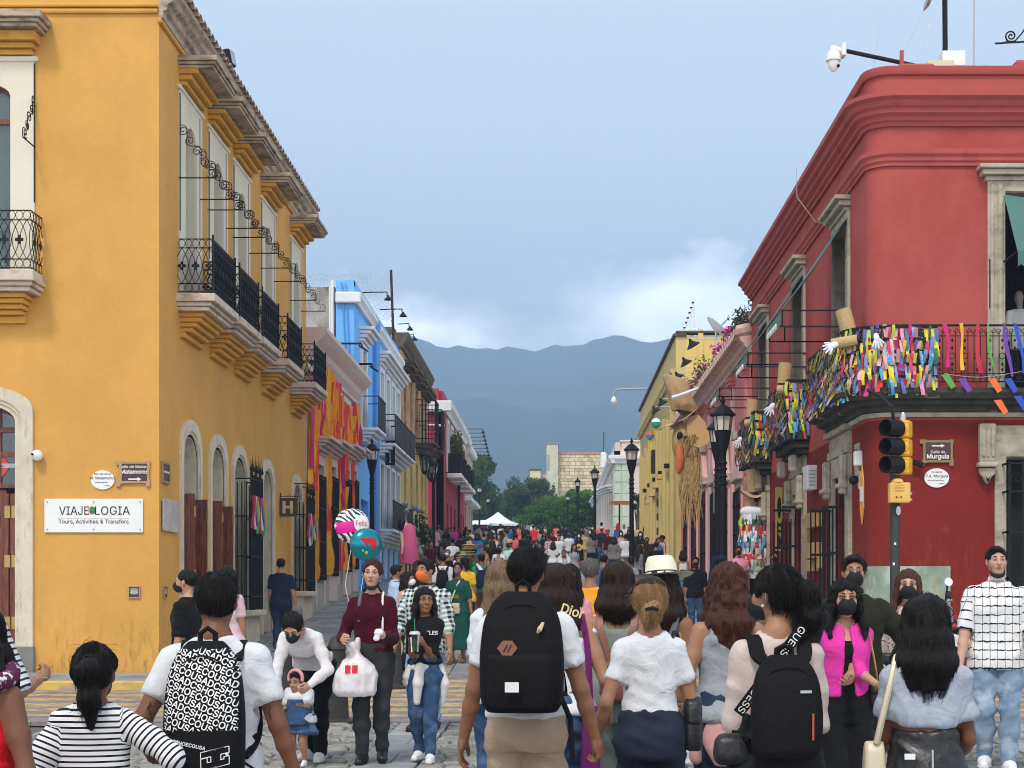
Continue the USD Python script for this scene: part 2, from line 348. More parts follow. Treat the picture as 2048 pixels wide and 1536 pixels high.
def rail_pattern(P,u0,u1,v0,v1,w,kind,sides=4):
 """ironwork of one straight railing panel (list of meshes)"""
 L=u1-u0;ms=[]
 for v in(v0+.02,v0+.16,v1-.16,v1-.01):ms.append(P.box(u0,u1,v-.008,v+.008,w-.008,w+.008))
 n=max(2,int(L/.115));p=L/n
 th=np.linspace(0,2*PI,9)[:-1]
 for k in range(n):
  c=u0+(k+.5)*p
  for vc in(v0+.09,v1-.085):
   ms.append(tube([P.P(c+.5*p*math.cos(a),vc+.07*math.sin(a),w)for a in th],.0065,3,closed=True))
  h0,h1=v0+.16,v1-.16
  t=np.linspace(0,1,9)
  for s in(-1,1):ms.append(tube([P.P(c+s*p*.95*math.sin(PI*x),h0+(h1-h0)*x,w)for x in t],.0075,3))
  vm=(h0+h1)/2
  if k%2==0:
   for du,dv in((.04,0),(-.04,0),(0,.045),(0,-.045)):ms.append(P.box(c+du-.024,c+du+.024,vm+dv-.024,vm+dv+.024,w-.009,w+.009))
 return ms
def stepped(P,u0,u1,steps,w_out):
 """inverted stepped corbel/slab: steps of (v0, v1, w, inset)"""
 return[P.box(u0+i,u1-i,v0,v1,-.03,w,.015)for v0,v1,w,i in steps]
def scroll_bracket(P,u,v0,v1,out):
 ms=[rod(P.P(u,v0,0),P.P(u,v0,out+.02),.012),rod(P.P(u,v0-.9,.03),P.P(u,v1+.55,.03),.01)]
 n=5
 for k in range(n):
  t0=(k+.5)/n;c=np.array([out*t0*.95+.02,v1+(v0-v1)*t0])
  s=spiral(16,1.4,.015,.085,PI/2*k,1 if k%2 else-1)
  ms.append(tube([P.P(u+.004*k,c[1]+q[1],c[0]+q[0])for q in s],.0085,4))
 tt=np.linspace(0,1,30)
 ms.append(tube([P.P(u,v1+(v0-v1)*t+.06*math.sin(t*5*PI),.02+out*t+.05*math.sin(t*5*PI))for t in tt],.0085,4))
 return ms
 # ---------------------------------------------------------------- yellow corner building
XL,YL=-6.41,24.9
yb=thing('yellow_corner_building','two-storey ochre yellow corner building with iron balconies on the left','building',(XL,YL,0))
PS=Plane((XL,0,0),(0,1,0),(1,0,0));PF=Plane((0,YL,0),(1,0,0),(0,-1,0))
ug=[27.0,29.2,31.2,34.2,38.1];uu=[27.0,29.2,31.4,34.3,38.0]
side=sbox(YL+.4,-.3,39.6,11.2)
for k,u in enumerate(ug):
 side=side.difference(arch(u-.52,u+.52,.2 if k not in(2,4)else g(u)+.75,4.22-.01*(u-27),.42))
 side=side.difference(arch(uu[k]-.42,uu[k]+.42,6.5,9.62,.38))
part(yb,'side_wall',PS.ext(side,-.4,0),M_yel)
front=sbox(-16,-.3,XL-.4,12.6).difference(arch(-10.15,-8.74,.2,4.55,.28)).difference(arch(-9.95,-8.81,6.5,9.75,.22))
part(yb,'front_wall',PF.ext(front.union(sbox(XL-.41,-.3,XL,12.6)),-.4,0),M_yel)
part(yb,'string_course',[PF.box(-16,XL-.01,10.86,10.94,-.02,.06,.02),PF.box(-16,XL-.01,10.95,11.0,-.02,.09,.015),PS.box(YL-.06,39.6,10.7,10.78,-.02,.06,.02)],M_yelmold)
part(yb,'cornice',[PS.mold(YL-.02,39.75,[(0,10.78),(.06,10.80),(.07,10.90),(.13,10.93),(.15,11.02),(.22,11.06),(.25,11.14),(.31,11.18),(.31,11.26),(0,11.26)])],M_hood)
for k in range(48):
 u=YL+.1+k*.306
 t=np.linspace(0,PI,5)
 o=[(u+.14*math.cos(a),.01+.07*math.sin(a))for a in t]+[(u-.12,.01),(u-.12*.8,.01),(u,.05),(u+.12*.8,.01)]
 ring=[(-.7,.15),(.38,0)]
 v=[];
 for w,dz in ring:
  for a in t:v.append(PS.P(u+.145*math.cos(a),11.265+dz+.085*math.sin(a),w))
  for a in t[::-1]:v.append(PS.P(u+.12*math.cos(a),11.265+dz+.06*math.sin(a),w))
 f=[[i,(i+1)%10,10+(i+1)%10,10+i]for i in range(10)]
 f=[q for a in f for q in([a[0],a[1],a[2]],[a[0],a[2],a[3]])]+[[10+i,10+i+1,10+9-i-1]for i in range(4)]+[[10+i,19-i-1,19-i]for i in range(4)]+[[i+1,i,9-i-1]for i in range(4)]+[[9-i-1,i,9-i]for i in range(4)]
 part(yb,'roof_tile',(np.array(v),np.array(f)),M_tile)
part(yb,'parapet',PS.box(YL+.3,39.5,11.2,11.75,-.7,-.4),M_yel)
part(yb,'roof',box(-16,XL-.4,YL+.4,39.5,10.9,11.1),M_hood)
part(yb,'end_wall',box(-16,XL-.41,39.2,39.59,-.3,11.19),M_yel)
for k,u in enumerate(uu):
# upper french window: cream panel, hood, balcony
 o=arch(u-.42,u+.42,6.5,9.62,.38)
 part(yb,'window_surround',PS.ext(sbox(u-.82,6.56,u+.82,10.14).difference(o),-.02,.03),M_cream)
 part(yb,'surround_fillet',[PS.box(u-.9,u+.9,10.06,10.13,-.01,.06,.015)],M_cream)
 part(yb,'window_reveal',PS.ext(o.difference(o.buffer(-.012)),-.4,-.001),M_cream)
 W=window(yb,PS,u,.84,6.5,9.62,.38,depth=.34,mull=1,trans=(8.95,),curtain=True)
 part(yb,'hood_moulding',PS.hood(u-.72,u+.72,[(10.16,10.24,.12,.02),(10.245,10.33,.22,.06),(10.335,10.42,.33,.1)]),M_yelmold)
 part(yb,'window_hood',PS.hood(u-.8,u+.8,[(10.425,10.475,.60,.03),(10.48,10.53,.63,.06),(10.535,10.62,.67,.1)]),M_hood)
 B=part(yb,'balcony_slab',PS.hood(u-.92,u+.92,[(6.28,6.35,.53,-.03),(6.355,6.42,.58,.01),(6.425,6.56,.66,.06)]),M_slabst)
 part(yb,'balcony_corbel',stepped(PS,u-.78,u+.78,[(6.20,6.275,.42,0),(6.12,6.195,.36,.04),(6.04,6.115,.28,.08),(5.96,6.035,.2,.12),(5.86,5.955,.09,.08)],0),M_yelmold)
 M1=frame((XL,0,0),(0,1,0),(0,0,1),(1,0,0))
 pan=rail_pattern(PS,u-.9,u+.9,6.575,7.5,.6,0)
 for s in(-.9,.9):
  Pn=Plane((XL,u+s,0),(1,0,0),(0,s/.9,0))
  pan+=rail_pattern(Pn,.02,.6,6.575,7.5,0,0)
  pan.append(box(XL+.59,XL+.62,u+s-.015,u+s+.015,6.56,7.56))
 part(yb,'balcony_railing',pan,M_iron)
 part(yb,'balcony_net',PS.box(u-.88,u+.88,6.6,7.47,.585,.589),M_dark)
 for s in(-.72,.72):part(yb,'scroll_bracket',scroll_bracket(PS,u+s-.1,8.55,9.45,.62),M_rust if s>0 else M_iron)
for k,u in enumerate(ug):
 grille=k in(2,4)
 v0=g(u)+.75 if grille else .2;v1=4.22-.01*(u-27)
 o=arch(u-.52,u+.52,v0,v1,.42)
 surr=arch(u-.76,u+.76,v0 if not grille else v0-.1,v1+.3,.5)
 part(yb,'door_surround' if not grille else 'window_surround',PS.ext(surr.difference(o.buffer(.1)),-.02,.05)+PS.ext(o.buffer(.1).difference(o.buffer(.045)),-.02,.025)+PS.ext(o.buffer(.045).difference(o),-.1,.0),M_jamb)
 part(yb,'reveal',PS.ext(o.difference(o.buffer(-.012)),-.7,-.003),M_jamb)
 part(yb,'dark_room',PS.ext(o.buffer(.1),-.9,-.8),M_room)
 if k in(0,1):
  for s,w0,w1 in((-.49,-.5,.2),(.45,-.5,.2)):
   D=part(yb,'door_leaf',PS.box(u+s,u+s+.05,.25,3.2-(s>0)*.05,w0,w1,.008),M_wood)
   for q in range(3):part(D,'panel',PS.box(u+s-.012,u+s+.001,.45+q*.92,1.25+q*.92,w0+.1,w1-.08,.006),M_wood)
   for q in range(3):part(D,'hinge',PS.box(u+s-.008,u+s+.012,.6+q*1.1,.78+q*1.1,w1-.01,w1+.02),M_brass)
 elif k==3:pass
 else:
  part(yb,'window_sill',[PS.box(u-.75,u+.75,g(u)+.55,g(u)+.68,-.1,.42,.02),PS.box(u-.65,u+.65,g(u)-.1,g(u)+.55,-.05,.3,.02)],M_jamb)
  bars=[]
  n=9
  for j in range(n):bars.append(rod(PS.P(u-.6+1.2*j/(n-1),g(u)+.68,.36),PS.P(u-.6+1.2*j/(n-1),3.95+.12*math.sin(j*2.1),.36),.016,5))
  for s in(-.6,.6):
   for j in range(3):bars.append(rod(PS.P(u+s,g(u)+.68,.09*(j+1)),PS.P(u+s,3.7,.09*(j+1)),.013,5))
  for v in(.95,1.75,2.55,3.3):bars+=[PS.box(u-.62,u+.62,g(u)+v-.012,g(u)+v+.012,.345,.375),PS.box(u-.62,u-.59,g(u)+v-.012,g(u)+v+.012,0,.37),PS.box(u+.59,u+.62,g(u)+v-.012,g(u)+v+.012,0,.37)]
  for j in range(0,n,1):bars.append(lathe([(0,0),(.03,.05),(.012,.1),(0,.28+.1*(j%2))],5,PS.P(u-.6+1.2*j/(n-1),3.9,.36)))
  part(yb,'window_grille',bars,M_iron)
  part(yb,'black_mesh',PS.box(u-.6,u+.6,g(u)+.7,3.3,.325,.335),M_dark)
  ribm=[(.45,.02,.10),(.55,.05,.03),(.75,.75,.72),(.12,.05,.25),(.1,.45,.16),(.75,.4,.04),(.2,.03,.2)]
  for j in range(13):
   uu_=u-.6+1.2*j/12;L=rng.uniform(.55,.8)
   pts=[PS.P(uu_+.012*math.sin(3*t+j),3.42-L*t,.40+.02*math.sin(5*t+j))for t in np.linspace(0,1,6)]
   c=ribm[j%7]
   part(yb,'ribbon',[tube(pts,.032,4)],mat(f'ribbon_{c}'.replace('.','p').replace('(','').replace(')','').replace(', ','_'),c,rough=.5,var=.1,bump=0))
   # front: upper window, balcony, entrance
o=arch(-9.95,-8.81,6.5,9.75,.22)
part(yb,'window_surround',PF.ext(sbox(-10.4,6.56,-8.42,10.15).difference(o),-.02,.03),M_cream)
part(yb,'surround_fillet',PF.box(-10.5,-8.36,10.08,10.16,-.01,.07,.015),M_cream)
window(yb,PF,-9.38,1.14,6.5,9.75,.22,depth=.18,trans=(9.15,),curtain=True)
part(yb,'hood_moulding',PF.hood(-10.3,-8.45,[(10.17,10.25,.12,.02),(10.255,10.34,.2,.06),(10.345,10.5,.3,.12)]),M_yelmold)
part(yb,'window_hood',PF.hood(-10.3,-8.45,[(10.505,10.56,.45,.2),(10.565,10.62,.5,.25),(10.625,10.74,.55,.3)]),M_hood)
part(yb,'balcony_slab',PF.hood(-10.5,-8.28,[(6.28,6.35,.52,-.05),(6.355,6.42,.57,0),(6.425,6.6,.62,.04)]),M_slabst)
part(yb,'balcony_corbel',stepped(PF,-10.4,-8.45,[(6.20,6.275,.42,0),(6.12,6.195,.36,.04),(6.04,6.115,.28,.08),(5.96,6.035,.2,.12),(5.84,5.955,.09,.1)],0),M_yelmold)
pan=rail_pattern(PF,-10.45,-8.3,6.61,7.55,.56,0)
pan+=rail_pattern(Plane((-8.3,YL,0),(0,-1,0),(1,0,0)),.02,.56,6.61,7.55,0,0)
part(yb,'balcony_railing',pan,M_iron)
part(yb,'scroll_bracket',scroll_bracket(PF,-8.42,8.7,9.5,.55),M_iron)
o=arch(-10.15,-8.74,.2,4.55,.28)
part(yb,'door_surround',PF.ext(arch(-10.45,-8.44,.62,4.86,.4).difference(o.buffer(.13)),-.02,.06)+PF.ext(o.buffer(.13).difference(o.buffer(.07)),-.02,.035)+PF.ext(o.buffer(.07).difference(o),-.2,.01),M_jamb)
part(yb,'jamb_plinth',PF.box(-8.75,-8.42,.17,.62,-.1,.075,.01),mat('grey_plinth',(.19,.185,.165),var=.2,bump=.3))
W=window(yb,PF,-9.445,1.41,3.2,4.55,.28,depth=.3,mull=3,trans=(3.75,4.15))
part(W,'sticker',PF.ext(Polygon([(-9.05,3.38),(-8.9,3.56),(-9.05,3.74),(-9.2,3.56)]),-.262,-.258),mat('red_sticker',(.55,.08,.09),bump=0))
part(W,'sticker_band',PF.box(-9.3,-8.78,3.53,3.6,-.262,-.2585+.004),mat('silver_sticker',(.4,.4,.42),bump=0))
part(W,'sticker_lettering',PF.text('Popu',.05,-9.1,3.545,-.2545),mat('sticker_black',(.02,.02,.02),bump=0))
for a,b_ in((-10.12,-9.44),(-9.42,-8.98)):
 D=part(yb,'door_leaf',PF.box(a,b_,.22,3.18,-.34,-.28,.01),M_wood)
for j in range(2):
 D=part(yb,'folded_shutter',PF.box(-8.97+.115*j,-8.87+.115*j,.25,3.1,-.3,-.08,.012),M_wood)
 for v in(.9,1.9,2.7):part(D,'hinge',PF.box(-8.90+.115*j-.04,-8.9+.115*j+.05,v,v+.2,-.085,-.07),M_brass)
 # ---------------------------------------------------------------- signs on the yellow building
M_ink=mat('black_ink',(.015,.015,.016),rough=.6,bump=0,var=0)
M_inkw=mat('white_ink',(.75,.74,.72),rough=.6,bump=0,var=0)
M_signb=mat('brown_enamel',(.05,.014,.012),rough=.35,bump=.03,spec=.5)
M_signf=mat('sign_frame',(.42,.25,.13),rough=.5,bump=.1)
M_signf2=mat('sign_frame_olive',(.25,.19,.085),rough=.5,bump=.1)
def fu(px,Y):return X_(px,Y)
S=thing('agency_sign','long white agency sign with black capitals and a coloured globe, on yellow front wall','sign',(fu(188,YL),YL,2.7))
u0,u1,v0,v1=fu(90,YL),fu(287,YL),Z_(1065,YL),Z_(998,YL)
part(S,'board',PF.box(u0,u1,v0,v1,.012,.035,.004),M_white)
uc=(u0+u1)/2;vm=Z_(1021,YL)
part(S,'lettering',PF.text('VIAJE',.135,fu(149.5,YL),vm-.07,.0355,xs=.9),M_ink)
part(S,'lettering',PF.text('LOGIA',.135,fu(226,YL),vm-.07,.0355,xs=.98),M_ink)
part(S,'tagline',PF.text('Tours, Activities & Transfers',.062,uc,Z_(1047,YL),.0355),M_ink)
gl=(fu(184.5,YL),vm)
part(S,'globe_mark',PF.ext(Point(gl).buffer(.066),.0355,.038),mat('globe_green',(.05,.22,.10),bump=0,color2=(.01,.05,.03),c2scale=14,c2=(.45,.55)))
part(S,'globe_crescent',PF.ext(Point(gl).buffer(.0655).difference(Point(gl[0]+.045,gl[1]).buffer(.075)),.0385,.040),mat('globe_orange',(.72,.28,.16),bump=0))
part(S,'rule',PF.box(u0+.22,u1-.22,vm-.135,vm-.131,.0355,.037),mat('sign_rule',(.4,.2,.1),bump=0))
for a in(u0+.045,uc,u1-.045):
 for b_ in(v0+.05,v1-.05):part(S,'screw',PF.ext(Point(a,b_).buffer(.016,6),.035,.044),M_metal)
def street_sign(name,P,u,v,w,h,lines,label,arrow_first,frame_m):
 S=thing(name,label,'street sign',P.P(u,v,0))
 part(S,'frame',P.ext(sbox(u-w/2,v-h/2,u+w/2,v+h/2).difference(sbox(u-w/2+.035,v-h/2+.035,u+w/2-.035,v+h/2-.035)).union(shapely.union_all([sbox(u+s*w/2-.055,v+t*h/2-.055,u+s*w/2+.012,v+t*h/2+.012).union(sbox(u+s*w/2-.012,v+t*h/2-.055,u+s*w/2+.055,v+t*h/2+.055).intersection(sbox(u-w/2-.012,v-h/2-.012,u+w/2+.012,v+h/2+.012))).difference(sbox(u-w/2+.035,v-h/2+.035,u+w/2-.035,v+h/2-.035))for s in(-1,1)for t in(-1,1)])),.004,.04),frame_m)
 part(S,'plate',P.box(u-w/2+.03,u+w/2-.03,v-h/2+.03,v+h/2-.03,.002,.03),M_signb)
 for t,hh,dv,bold in lines:part(S,'lettering',P.text(t,hh,u,v+dv,.0305,bold),M_inkw)
 dv=.09 if arrow_first else-.11
 part(S,'arrow',P.ext(shapely.union_all([sbox(u-.1,v+dv-.011,u+.06,v+dv+.011),Polygon([(u+.05,v+dv-.032),(u+.11,v+dv),(u+.05,v+dv+.032)])]),.0305,.034),M_inkw)
 return S
street_sign('street_sign',PF,fu(270,YL),Z_(945,YL),.48,.35,[('Calle de Mariano',.046,.07,False),('Matamoros',.062,-.02,True)],'brown framed street sign reading Calle de Mariano Matamoros, on the yellow front wall',False,M_signf)
S=thing('street_sign','narrow edge-on street sign on the yellow side wall just past the corner','street sign',PS.P(25.4,3.4,0))
yq=25.1;part(S,'frame',PS.ext(sbox(25.0,3.28,25.48,3.63).difference(sbox(25.04,3.32,25.44,3.59)),.004,.04),M_signf2)
part(S,'plate',PS.box(25.03,25.45,3.31,3.6,.002,.03),M_signb);part(S,'lettering',PS.text('Macedonio Alcalá',.04,25.24,3.45,.0305),M_inkw)
S=thing('metal_plate','thin clear and grey notice plate on the yellow side wall below street sign','sign',PS.P(25.6,2.7,0))
part(S,'plate',PS.box(25.0,26.05,2.5,3.03,.03,.045,.004),mat('notice_plate',(.40,.37,.36),rough=.3,spec=.6,color2=(.6,.56,.48),c2scale=3,bump=0))
for a in(25.06,25.98):
 for b_ in(2.55,2.98):part(S,'screw',PS.ext(Point(a,b_).buffer(.018,6),.0,.05),M_metal)
def plaque(name,P,u,v,w,h,label,frame_m,oval=False,lines=()):
 S=thing(name,label,'plaque',P.P(u,v,0))
 if oval:
  part(S,'plate',P.ext(affinity.scale(Point(u,v).buffer(1,24),w/2,h/2),.003,.022),M_white)
  for t,hh,du,dv in lines:part(S,'lettering',P.text(t,hh,u+du,v+dv,.0222,depth=.003),M_ink)
 else:
  part(S,'frame',P.ext(sbox(u-w/2,v-h/2,u+w/2,v+h/2).difference(sbox(u-w/2+.018,v-h/2+.018,u+w/2-.018,v+h/2-.018)),.003,.03),frame_m)
  part(S,'plate',P.box(u-w/2+.015,u+w/2-.015,v-h/2+.015,v+h/2-.015,.002,.02),M_signb)
  for k in range(5):part(S,'lettering',P.box(u-w*(.28+.08*(k%2)),u+w*(.28+.08*(k%2)),v+h*(.25-.1*k)-.004,v+h*(.25-.1*k)+.004,.02,.022),M_inkw)
plaque('oval_plaque',PF,fu(206,YL),Z_(960,YL),.38,.31,'white oval plaque with black script on the yellow front wall',None,True,[('Esta calle del Sur',.025,0,.085),('M. Matamoros',.045,0,.01),('se dice del Rio',.022,-.02,-.05),('Oaxaca',.018,.08,-.1)])
plaque('small_plaque',PF,fu(269,YL),Z_(1184,YL),.2,.2,'small square brown plaque low on the yellow front wall',M_signf)
plaque('small_plaque',PS,25.25,Z_(1184,25.2),.2,.2,'small brown plaque low on the yellow side wall, seen edge-on',M_signf)
S=thing('wall_camera','round white security camera beside the stone door surround of yellow front','camera',PF.P(fu(78,YL),Z_(912,YL),0))
c=PF.P(fu(79,YL),Z_(912,YL),.12);ic=trimesh.creation.icosphere(2,.09)
part(S,'dome',(np.array(ic.vertices)+c,np.array(ic.faces)),M_white,smooth=True)
part(S,'bracket',rod(PF.P(fu(66,YL),Z_(912,YL),0),c,.03,8),M_white)
part(S,'lens',[lathe([(0,-.012),(.02,-.012),(.02,0),(0,0)],8,(c[0]-.045,c[1]-.085,c[2]+.01),'y')],M_black)
S=thing('hotel_sign','square brown hanging sign with a big cream letter H on yellow side wall','sign',PS.P(35.8,2.4,0))
pY=35.8;PH=Plane((0,pY,0),(1,0,0),(0,-1,0));a0,a1=X_(557,pY),X_(595,pY);b0,b1=Z_(1033,pY),Z_(996,pY)
part(S,'board',PH.box(a0,a1,b0,b1,-.03,.03,.005),mat('sign_brown',(.075,.05,.035),bump=.05))
part(S,'letter',PH.ext(shapely.union_all([sbox(a0+.1,b0+.07,a0+.17,b1-.07),sbox(a1-.17,b0+.07,a1-.1,b1-.07),sbox(a0+.1,(b0+b1)/2-.03,a1-.1,(b0+b1)/2+.03)]),.03,.036),mat('sign_cream',(.62,.5,.28),bump=0))
part(S,'bracket',[rod((XL,pY,b1+.04),(a1+.04,pY,b1+.04),.012),rod((XL+.02,pY,b1-.1),(XL+.02,pY,b1+.12),.012)],M_rust)
S=thing('flood_light','black flood light clamped on the tiled roof edge of yellow building','light',(X_(458,30.5),30.5,11.3))
c=np.array([X_(458,29.6),29.6,Z_(117,29.6)])
part(S,'housing',xf(box(-.09,.09,-.12,.12,-.16,.16,.03),frame(c,(.9,-.2,.1),(.2,.95,0),(-.2,0,.98))),M_black)
part(S,'glass',xf(box(.091,.1,-.1,.1,-.14,.14),frame(c,(.9,-.2,.1),(.2,.95,0),(-.2,0,.98))),M_metal)
part(S,'bracket',rod(c+[.02,0,-.15],(XL+.3,29.8,11.25),.03),M_black)
# ---------------------------------------------------------------- white shop with ribbon cover
def pr(X):return Plane((X,0,0),(0,1,0),(1,0,0))
M_wht=mat('white_stucco',(.66,.60,.56),rough=.85,var=.06,bump=.2,bscale=30)
M_pinkst=mat('pinkish_stone',(.60,.48,.43),rough=.8,var=.1,vscale=4,bump=.2,color2=(.38,.30,.26),c2scale=4,c2=(.55,.75))
wb=thing('white_shop','low white shop with deep cornice, its wall hung with orange and magenta ribbons','building',(XL,39.6,0))
wall=sbox(39.62,-.3,49.25,7.55);wins=[(41.3,1.15),(43.7,1.15),(46.6,1.2),(48.5,.7)]
for u,w in wins:wall=wall.difference(sbox(u-w/2,g(u)+(.1 if u<43 else .8),u+w/2,g(u)+3.9))
PW=pr(XL+.02)
part(wb,'wall',PW.ext(wall,-.35,0),M_wht)
part(wb,'parapet',PW.mold(39.6,49.3,[(-.3,7.5),(.08,7.5),(.08,7.6),(.2,7.75),(.24,7.9),(.4,8.05),(.52,8.2),(.52,8.32),(-.3,8.32)]),M_pinkst)
part(wb,'upper_band',PW.box(39.6,49.3,7.2,7.3,-.02,.07,.02),M_pinkst)
part(wb,'frieze',PW.box(39.6,49.3,8.33,8.75,-.45,-.1),M_wht)
part(wb,'plinth',PW.box(39.62,49.2,.4,1.75,-.1,.08,.02),mat('green_plinth',(.36,.37,.31),var=.1,bump=.2))
for u,w in wins:
 s=sbox(u-w/2,g(u)+(.1 if u<43 else .8),u+w/2,g(u)+3.9)
 part(wb,'surround',PW.ext(sbox(u-w/2-.25,g(u)+.1,u+w/2+.25,g(u)+4.15).difference(s),-.02,.1),M_pinkst)
 part(wb,'window_hood',PW.hood(u-w/2-.25,u+w/2+.25,[(g(u)+4.16+.085*k,g(u)+4.24+.085*k,.14+.1*k,.04*k)for k in range(5)]),M_pinkst)
 part(wb,'reveal',PW.ext(s.difference(s.buffer(-.012)),-.5,-.002),M_pinkst)
 part(wb,'dark_room',PW.ext(s.buffer(.1),-.7,-.6),M_dark)
 part(wb,'grille',[rod(PW.P(u-w/2+w*j/7,g(u)+.8,.16),PW.P(u-w/2+w*j/7,g(u)+3.6,.16),.018,4)for j in range(8)]+[PW.box(u-w/2-.05,u+w/2+.05,g(u)+v,g(u)+v+.03,.0,.18)for v in(.9,1.8,2.7,3.5)],M_iron)
RC=[mat('ribbon_orange',(.85,.30,.015),rough=.5,bump=0),mat('ribbon_magenta',(.55,.01,.13),rough=.5,bump=0),mat('ribbon_red',(.80,.06,.02),rough=.5,bump=0),mat('ribbon_amber',(.88,.42,.02),rough=.5,bump=0)]
def strip(P,u,v0,L,w,du=0,ph=0,wid=.15,tw=.0,n=6,fa=0.):
 t=np.linspace(0,1,n);vs=[]
 for x in t:
  c=u+du*x+.03*math.sin(4*x+ph);ww=wid/2*(.75+.25*math.cos(5*x+ph));o=w+.014*math.sin(5*x+2*ph);k=tw*x+fa
  q=k+(.22*math.sin(ph+2*x)if fa else ph);vs+=[P.P(c-ww*(math.cos(q)if fa else 1),v0-L*x,o-ww*(1 if fa else .5)*math.sin(q)),P.P(c+ww*(math.cos(q)if fa else 1),v0-L*x,o+ww*(1 if fa else .5)*math.sin(q))]
 f=[q for i in range(n-1)for q in([2*i,2*i+1,2*i+3],[2*i,2*i+3,2*i+2])]
 return np.array(vs),np.array(f)
rc=thing('ribbon_cover','orange, red and magenta ribbon strips covering the white shop wall','ribbons',PW.P(44.5,6,.1))
nr=0;rest=[[],[],[],[]]
for row in range(11):
 vt=7.25-row*.62
 for j in range(62):
  u=39.75+9.3*(j+rng.uniform(-.3,.3))/61
  if u<39.7 or u>49.2:continue
  v=vt+rng.uniform(-.3,.25)+.3*math.sin(u*.9+.5)
  hit=next((q for q in wins if abs(u-q[0])<q[1]/2+.36),None)
  if v<g(u)+1.4:continue
  if hit and v<g(u)+4.7:continue
  L=rng.uniform(1.6,2.8)
  if hit and v-L<g(u)+4.6:L=max(.3,v-g(u)-4.6)
  if v-L<g(u)+.9:L=v-g(u)-.9
  k=[1,0,2,3,2,1,0][(j*3+row+int(rng.random()*2))%7];m=strip(PW,u,v,L,.07+.06*rng.random(),rng.uniform(-.05,.05),rng.uniform(0,6),rng.uniform(.06,.42),fa=rng.uniform(.1,1.5))
  if nr<296:part(rc,'ribbon',m,RC[k]);nr+=1
  else:rest[k].append(m)
for k in range(4):
 if rest[k]:part(rc,'ribbon_spread',rest[k],RC[k],kind='stuff')
 # ---------------------------------------------------------------- blue house
M_blue=mat('sky_blue_stucco',(.16,.45,.86),rough=.85,var=.06,vscale=1,bump=.15)
M_blue2=mat('deep_blue_stucco',(.09,.28,.62),rough=.85,var=.05,bump=.1)
M_trim=mat('white_trim',(.70,.71,.72),rough=.7,var=.06,bump=.1)
bb=thing('blue_house','tall sky-blue house with white window hoods behind the white shop','building',(XL,49.3,0))
PB=pr(XL-.02)
ub=[(51.6,50.9),(54.2,0),(57.6,0),(60.0,0),(62.2,0)]
top=11.3
wall=sbox(49.3,0,63.6,top);BW=[51.4,56.6,58.6,60.5,62.4]
for u in BW:
 wall=wall.difference(sbox(u-.45,7.0,u+.45,9.55)).difference(sbox(u-.5,3.9,u+.5,6.2))if u>55 else wall.difference(sbox(u-.45,7.0,u+.45,9.55))
wall=wall.difference(sbox(51.0,1.2,53.0,4.6))
part(bb,'wall',PB.ext(wall,-.4,0),M_blue)
xl=X_(672,49.3)
part(bb,'front_wall',box(xl,XL-.03,49.28,49.55,5,11.49),M_blue)
part(bb,'parapet',PB.ext(sbox(49.3,top-1.2,55.0,top-.55).union(sbox(55.0,top-1.9,63.6,top-1.25)),-.3,-.02)if 0 else PB.box(49.3,63.6,11.3,11.5,-.3,-.01),M_blue)
for a,b_,z in((49.25,54.1,10.75),(55.3,63.7,10.7)):
 part(bb,'cornice',PB.mold(a,b_,[(-.05,z),(.1,z),(.14,z+.12),(.22,z+.2),(.22,z+.34),(-.05,z+.34)]),M_trim)
part(bb,'cornice',box(xl,XL+.2,49.1,49.279,10.75,11.09,.03),M_trim)
part(bb,'pilaster',PB.box(54.2,55.2,2,11.2,-.02,.14),M_blue2)
for u in BW:
 v=7.0
 s=sbox(u-.45,v,u+.45,9.55)
 part(bb,'window_surround',PB.ext(sbox(u-.75,v-.3,u+.75,9.75).difference(s),-.02,.09),M_trim)
 part(bb,'window_hood',PB.hood(u-.8,u+.8,[(9.76+.12*k,9.87+.12*k,.16+.11*k,.05*k)for k in range(4)]),M_trim)
 W=window(bb,PB,u,.9,v,9.55,depth=.25,frame_m=M_trim)
 part(bb,'balcony_slab',PB.hood(u-.95,u+.95,[(6.45+.11*k,6.55+.11*k,.25+.14*k,.05*k)for k in range(4)]),M_trim)
 rl=[PB.box(u-1.05,u+1.05,7.9,7.93,.63,.67)]+[PB.box(u-1.05,u+1.05,6.93,6.96,.63,.67)]+[rod(PB.P(u-1.03+2.06*j/16,6.9,.65),PB.P(u-1.03+2.06*j/16,7.92,.65),.014,4)for j in range(17)]
 rl+=[PB.box(u+s_,u+s_+.03,7.9,7.93,0,.66)for s_ in(-1.05,1.02)]+[PB.box(u-1.04,u+1.04,6.96,7.86,.655,.66)]
 part(bb,'balcony_railing',rl,M_iron)
 if u>55:
  s=sbox(u-.5,3.9,u+.5,6.2)
  part(bb,'shop_surround',PB.ext(sbox(u-.75,3.2,u+.75,6.35).difference(s),-.02,.09),M_trim)
  part(bb,'dark_room',PB.ext(s.buffer(.1),-.6,-.5),M_dark)
  part(bb,'lower_balcony',PB.hood(u-.95,u+.95,[(3.35+.11*k,3.45+.11*k,.25+.12*k,.05*k)for k in range(4)]),M_trim)
  part(bb,'lower_railing',[PB.box(u-1.0,u+1.0,4.8,4.83,.55,.6),PB.box(u-1,u+1,3.82,4.78,.575,.58)]+[rod(PB.P(u-1+2*j/14,3.8,.57),PB.P(u-1+2*j/14,4.82,.57),.014,4)for j in range(15)],M_iron)
  part(bb,'door_surround',PB.box(u-.55,u-.45,g(u),3.2,-.02,.1),M_trim);part(bb,'door',PB.box(u-.45,u+.5,g(u),3.1,-.02,.03),M_dark)
part(bb,'blue_door',PB.box(51.0,53.0,1.2,4.55,-.3,-.2),M_blue2)
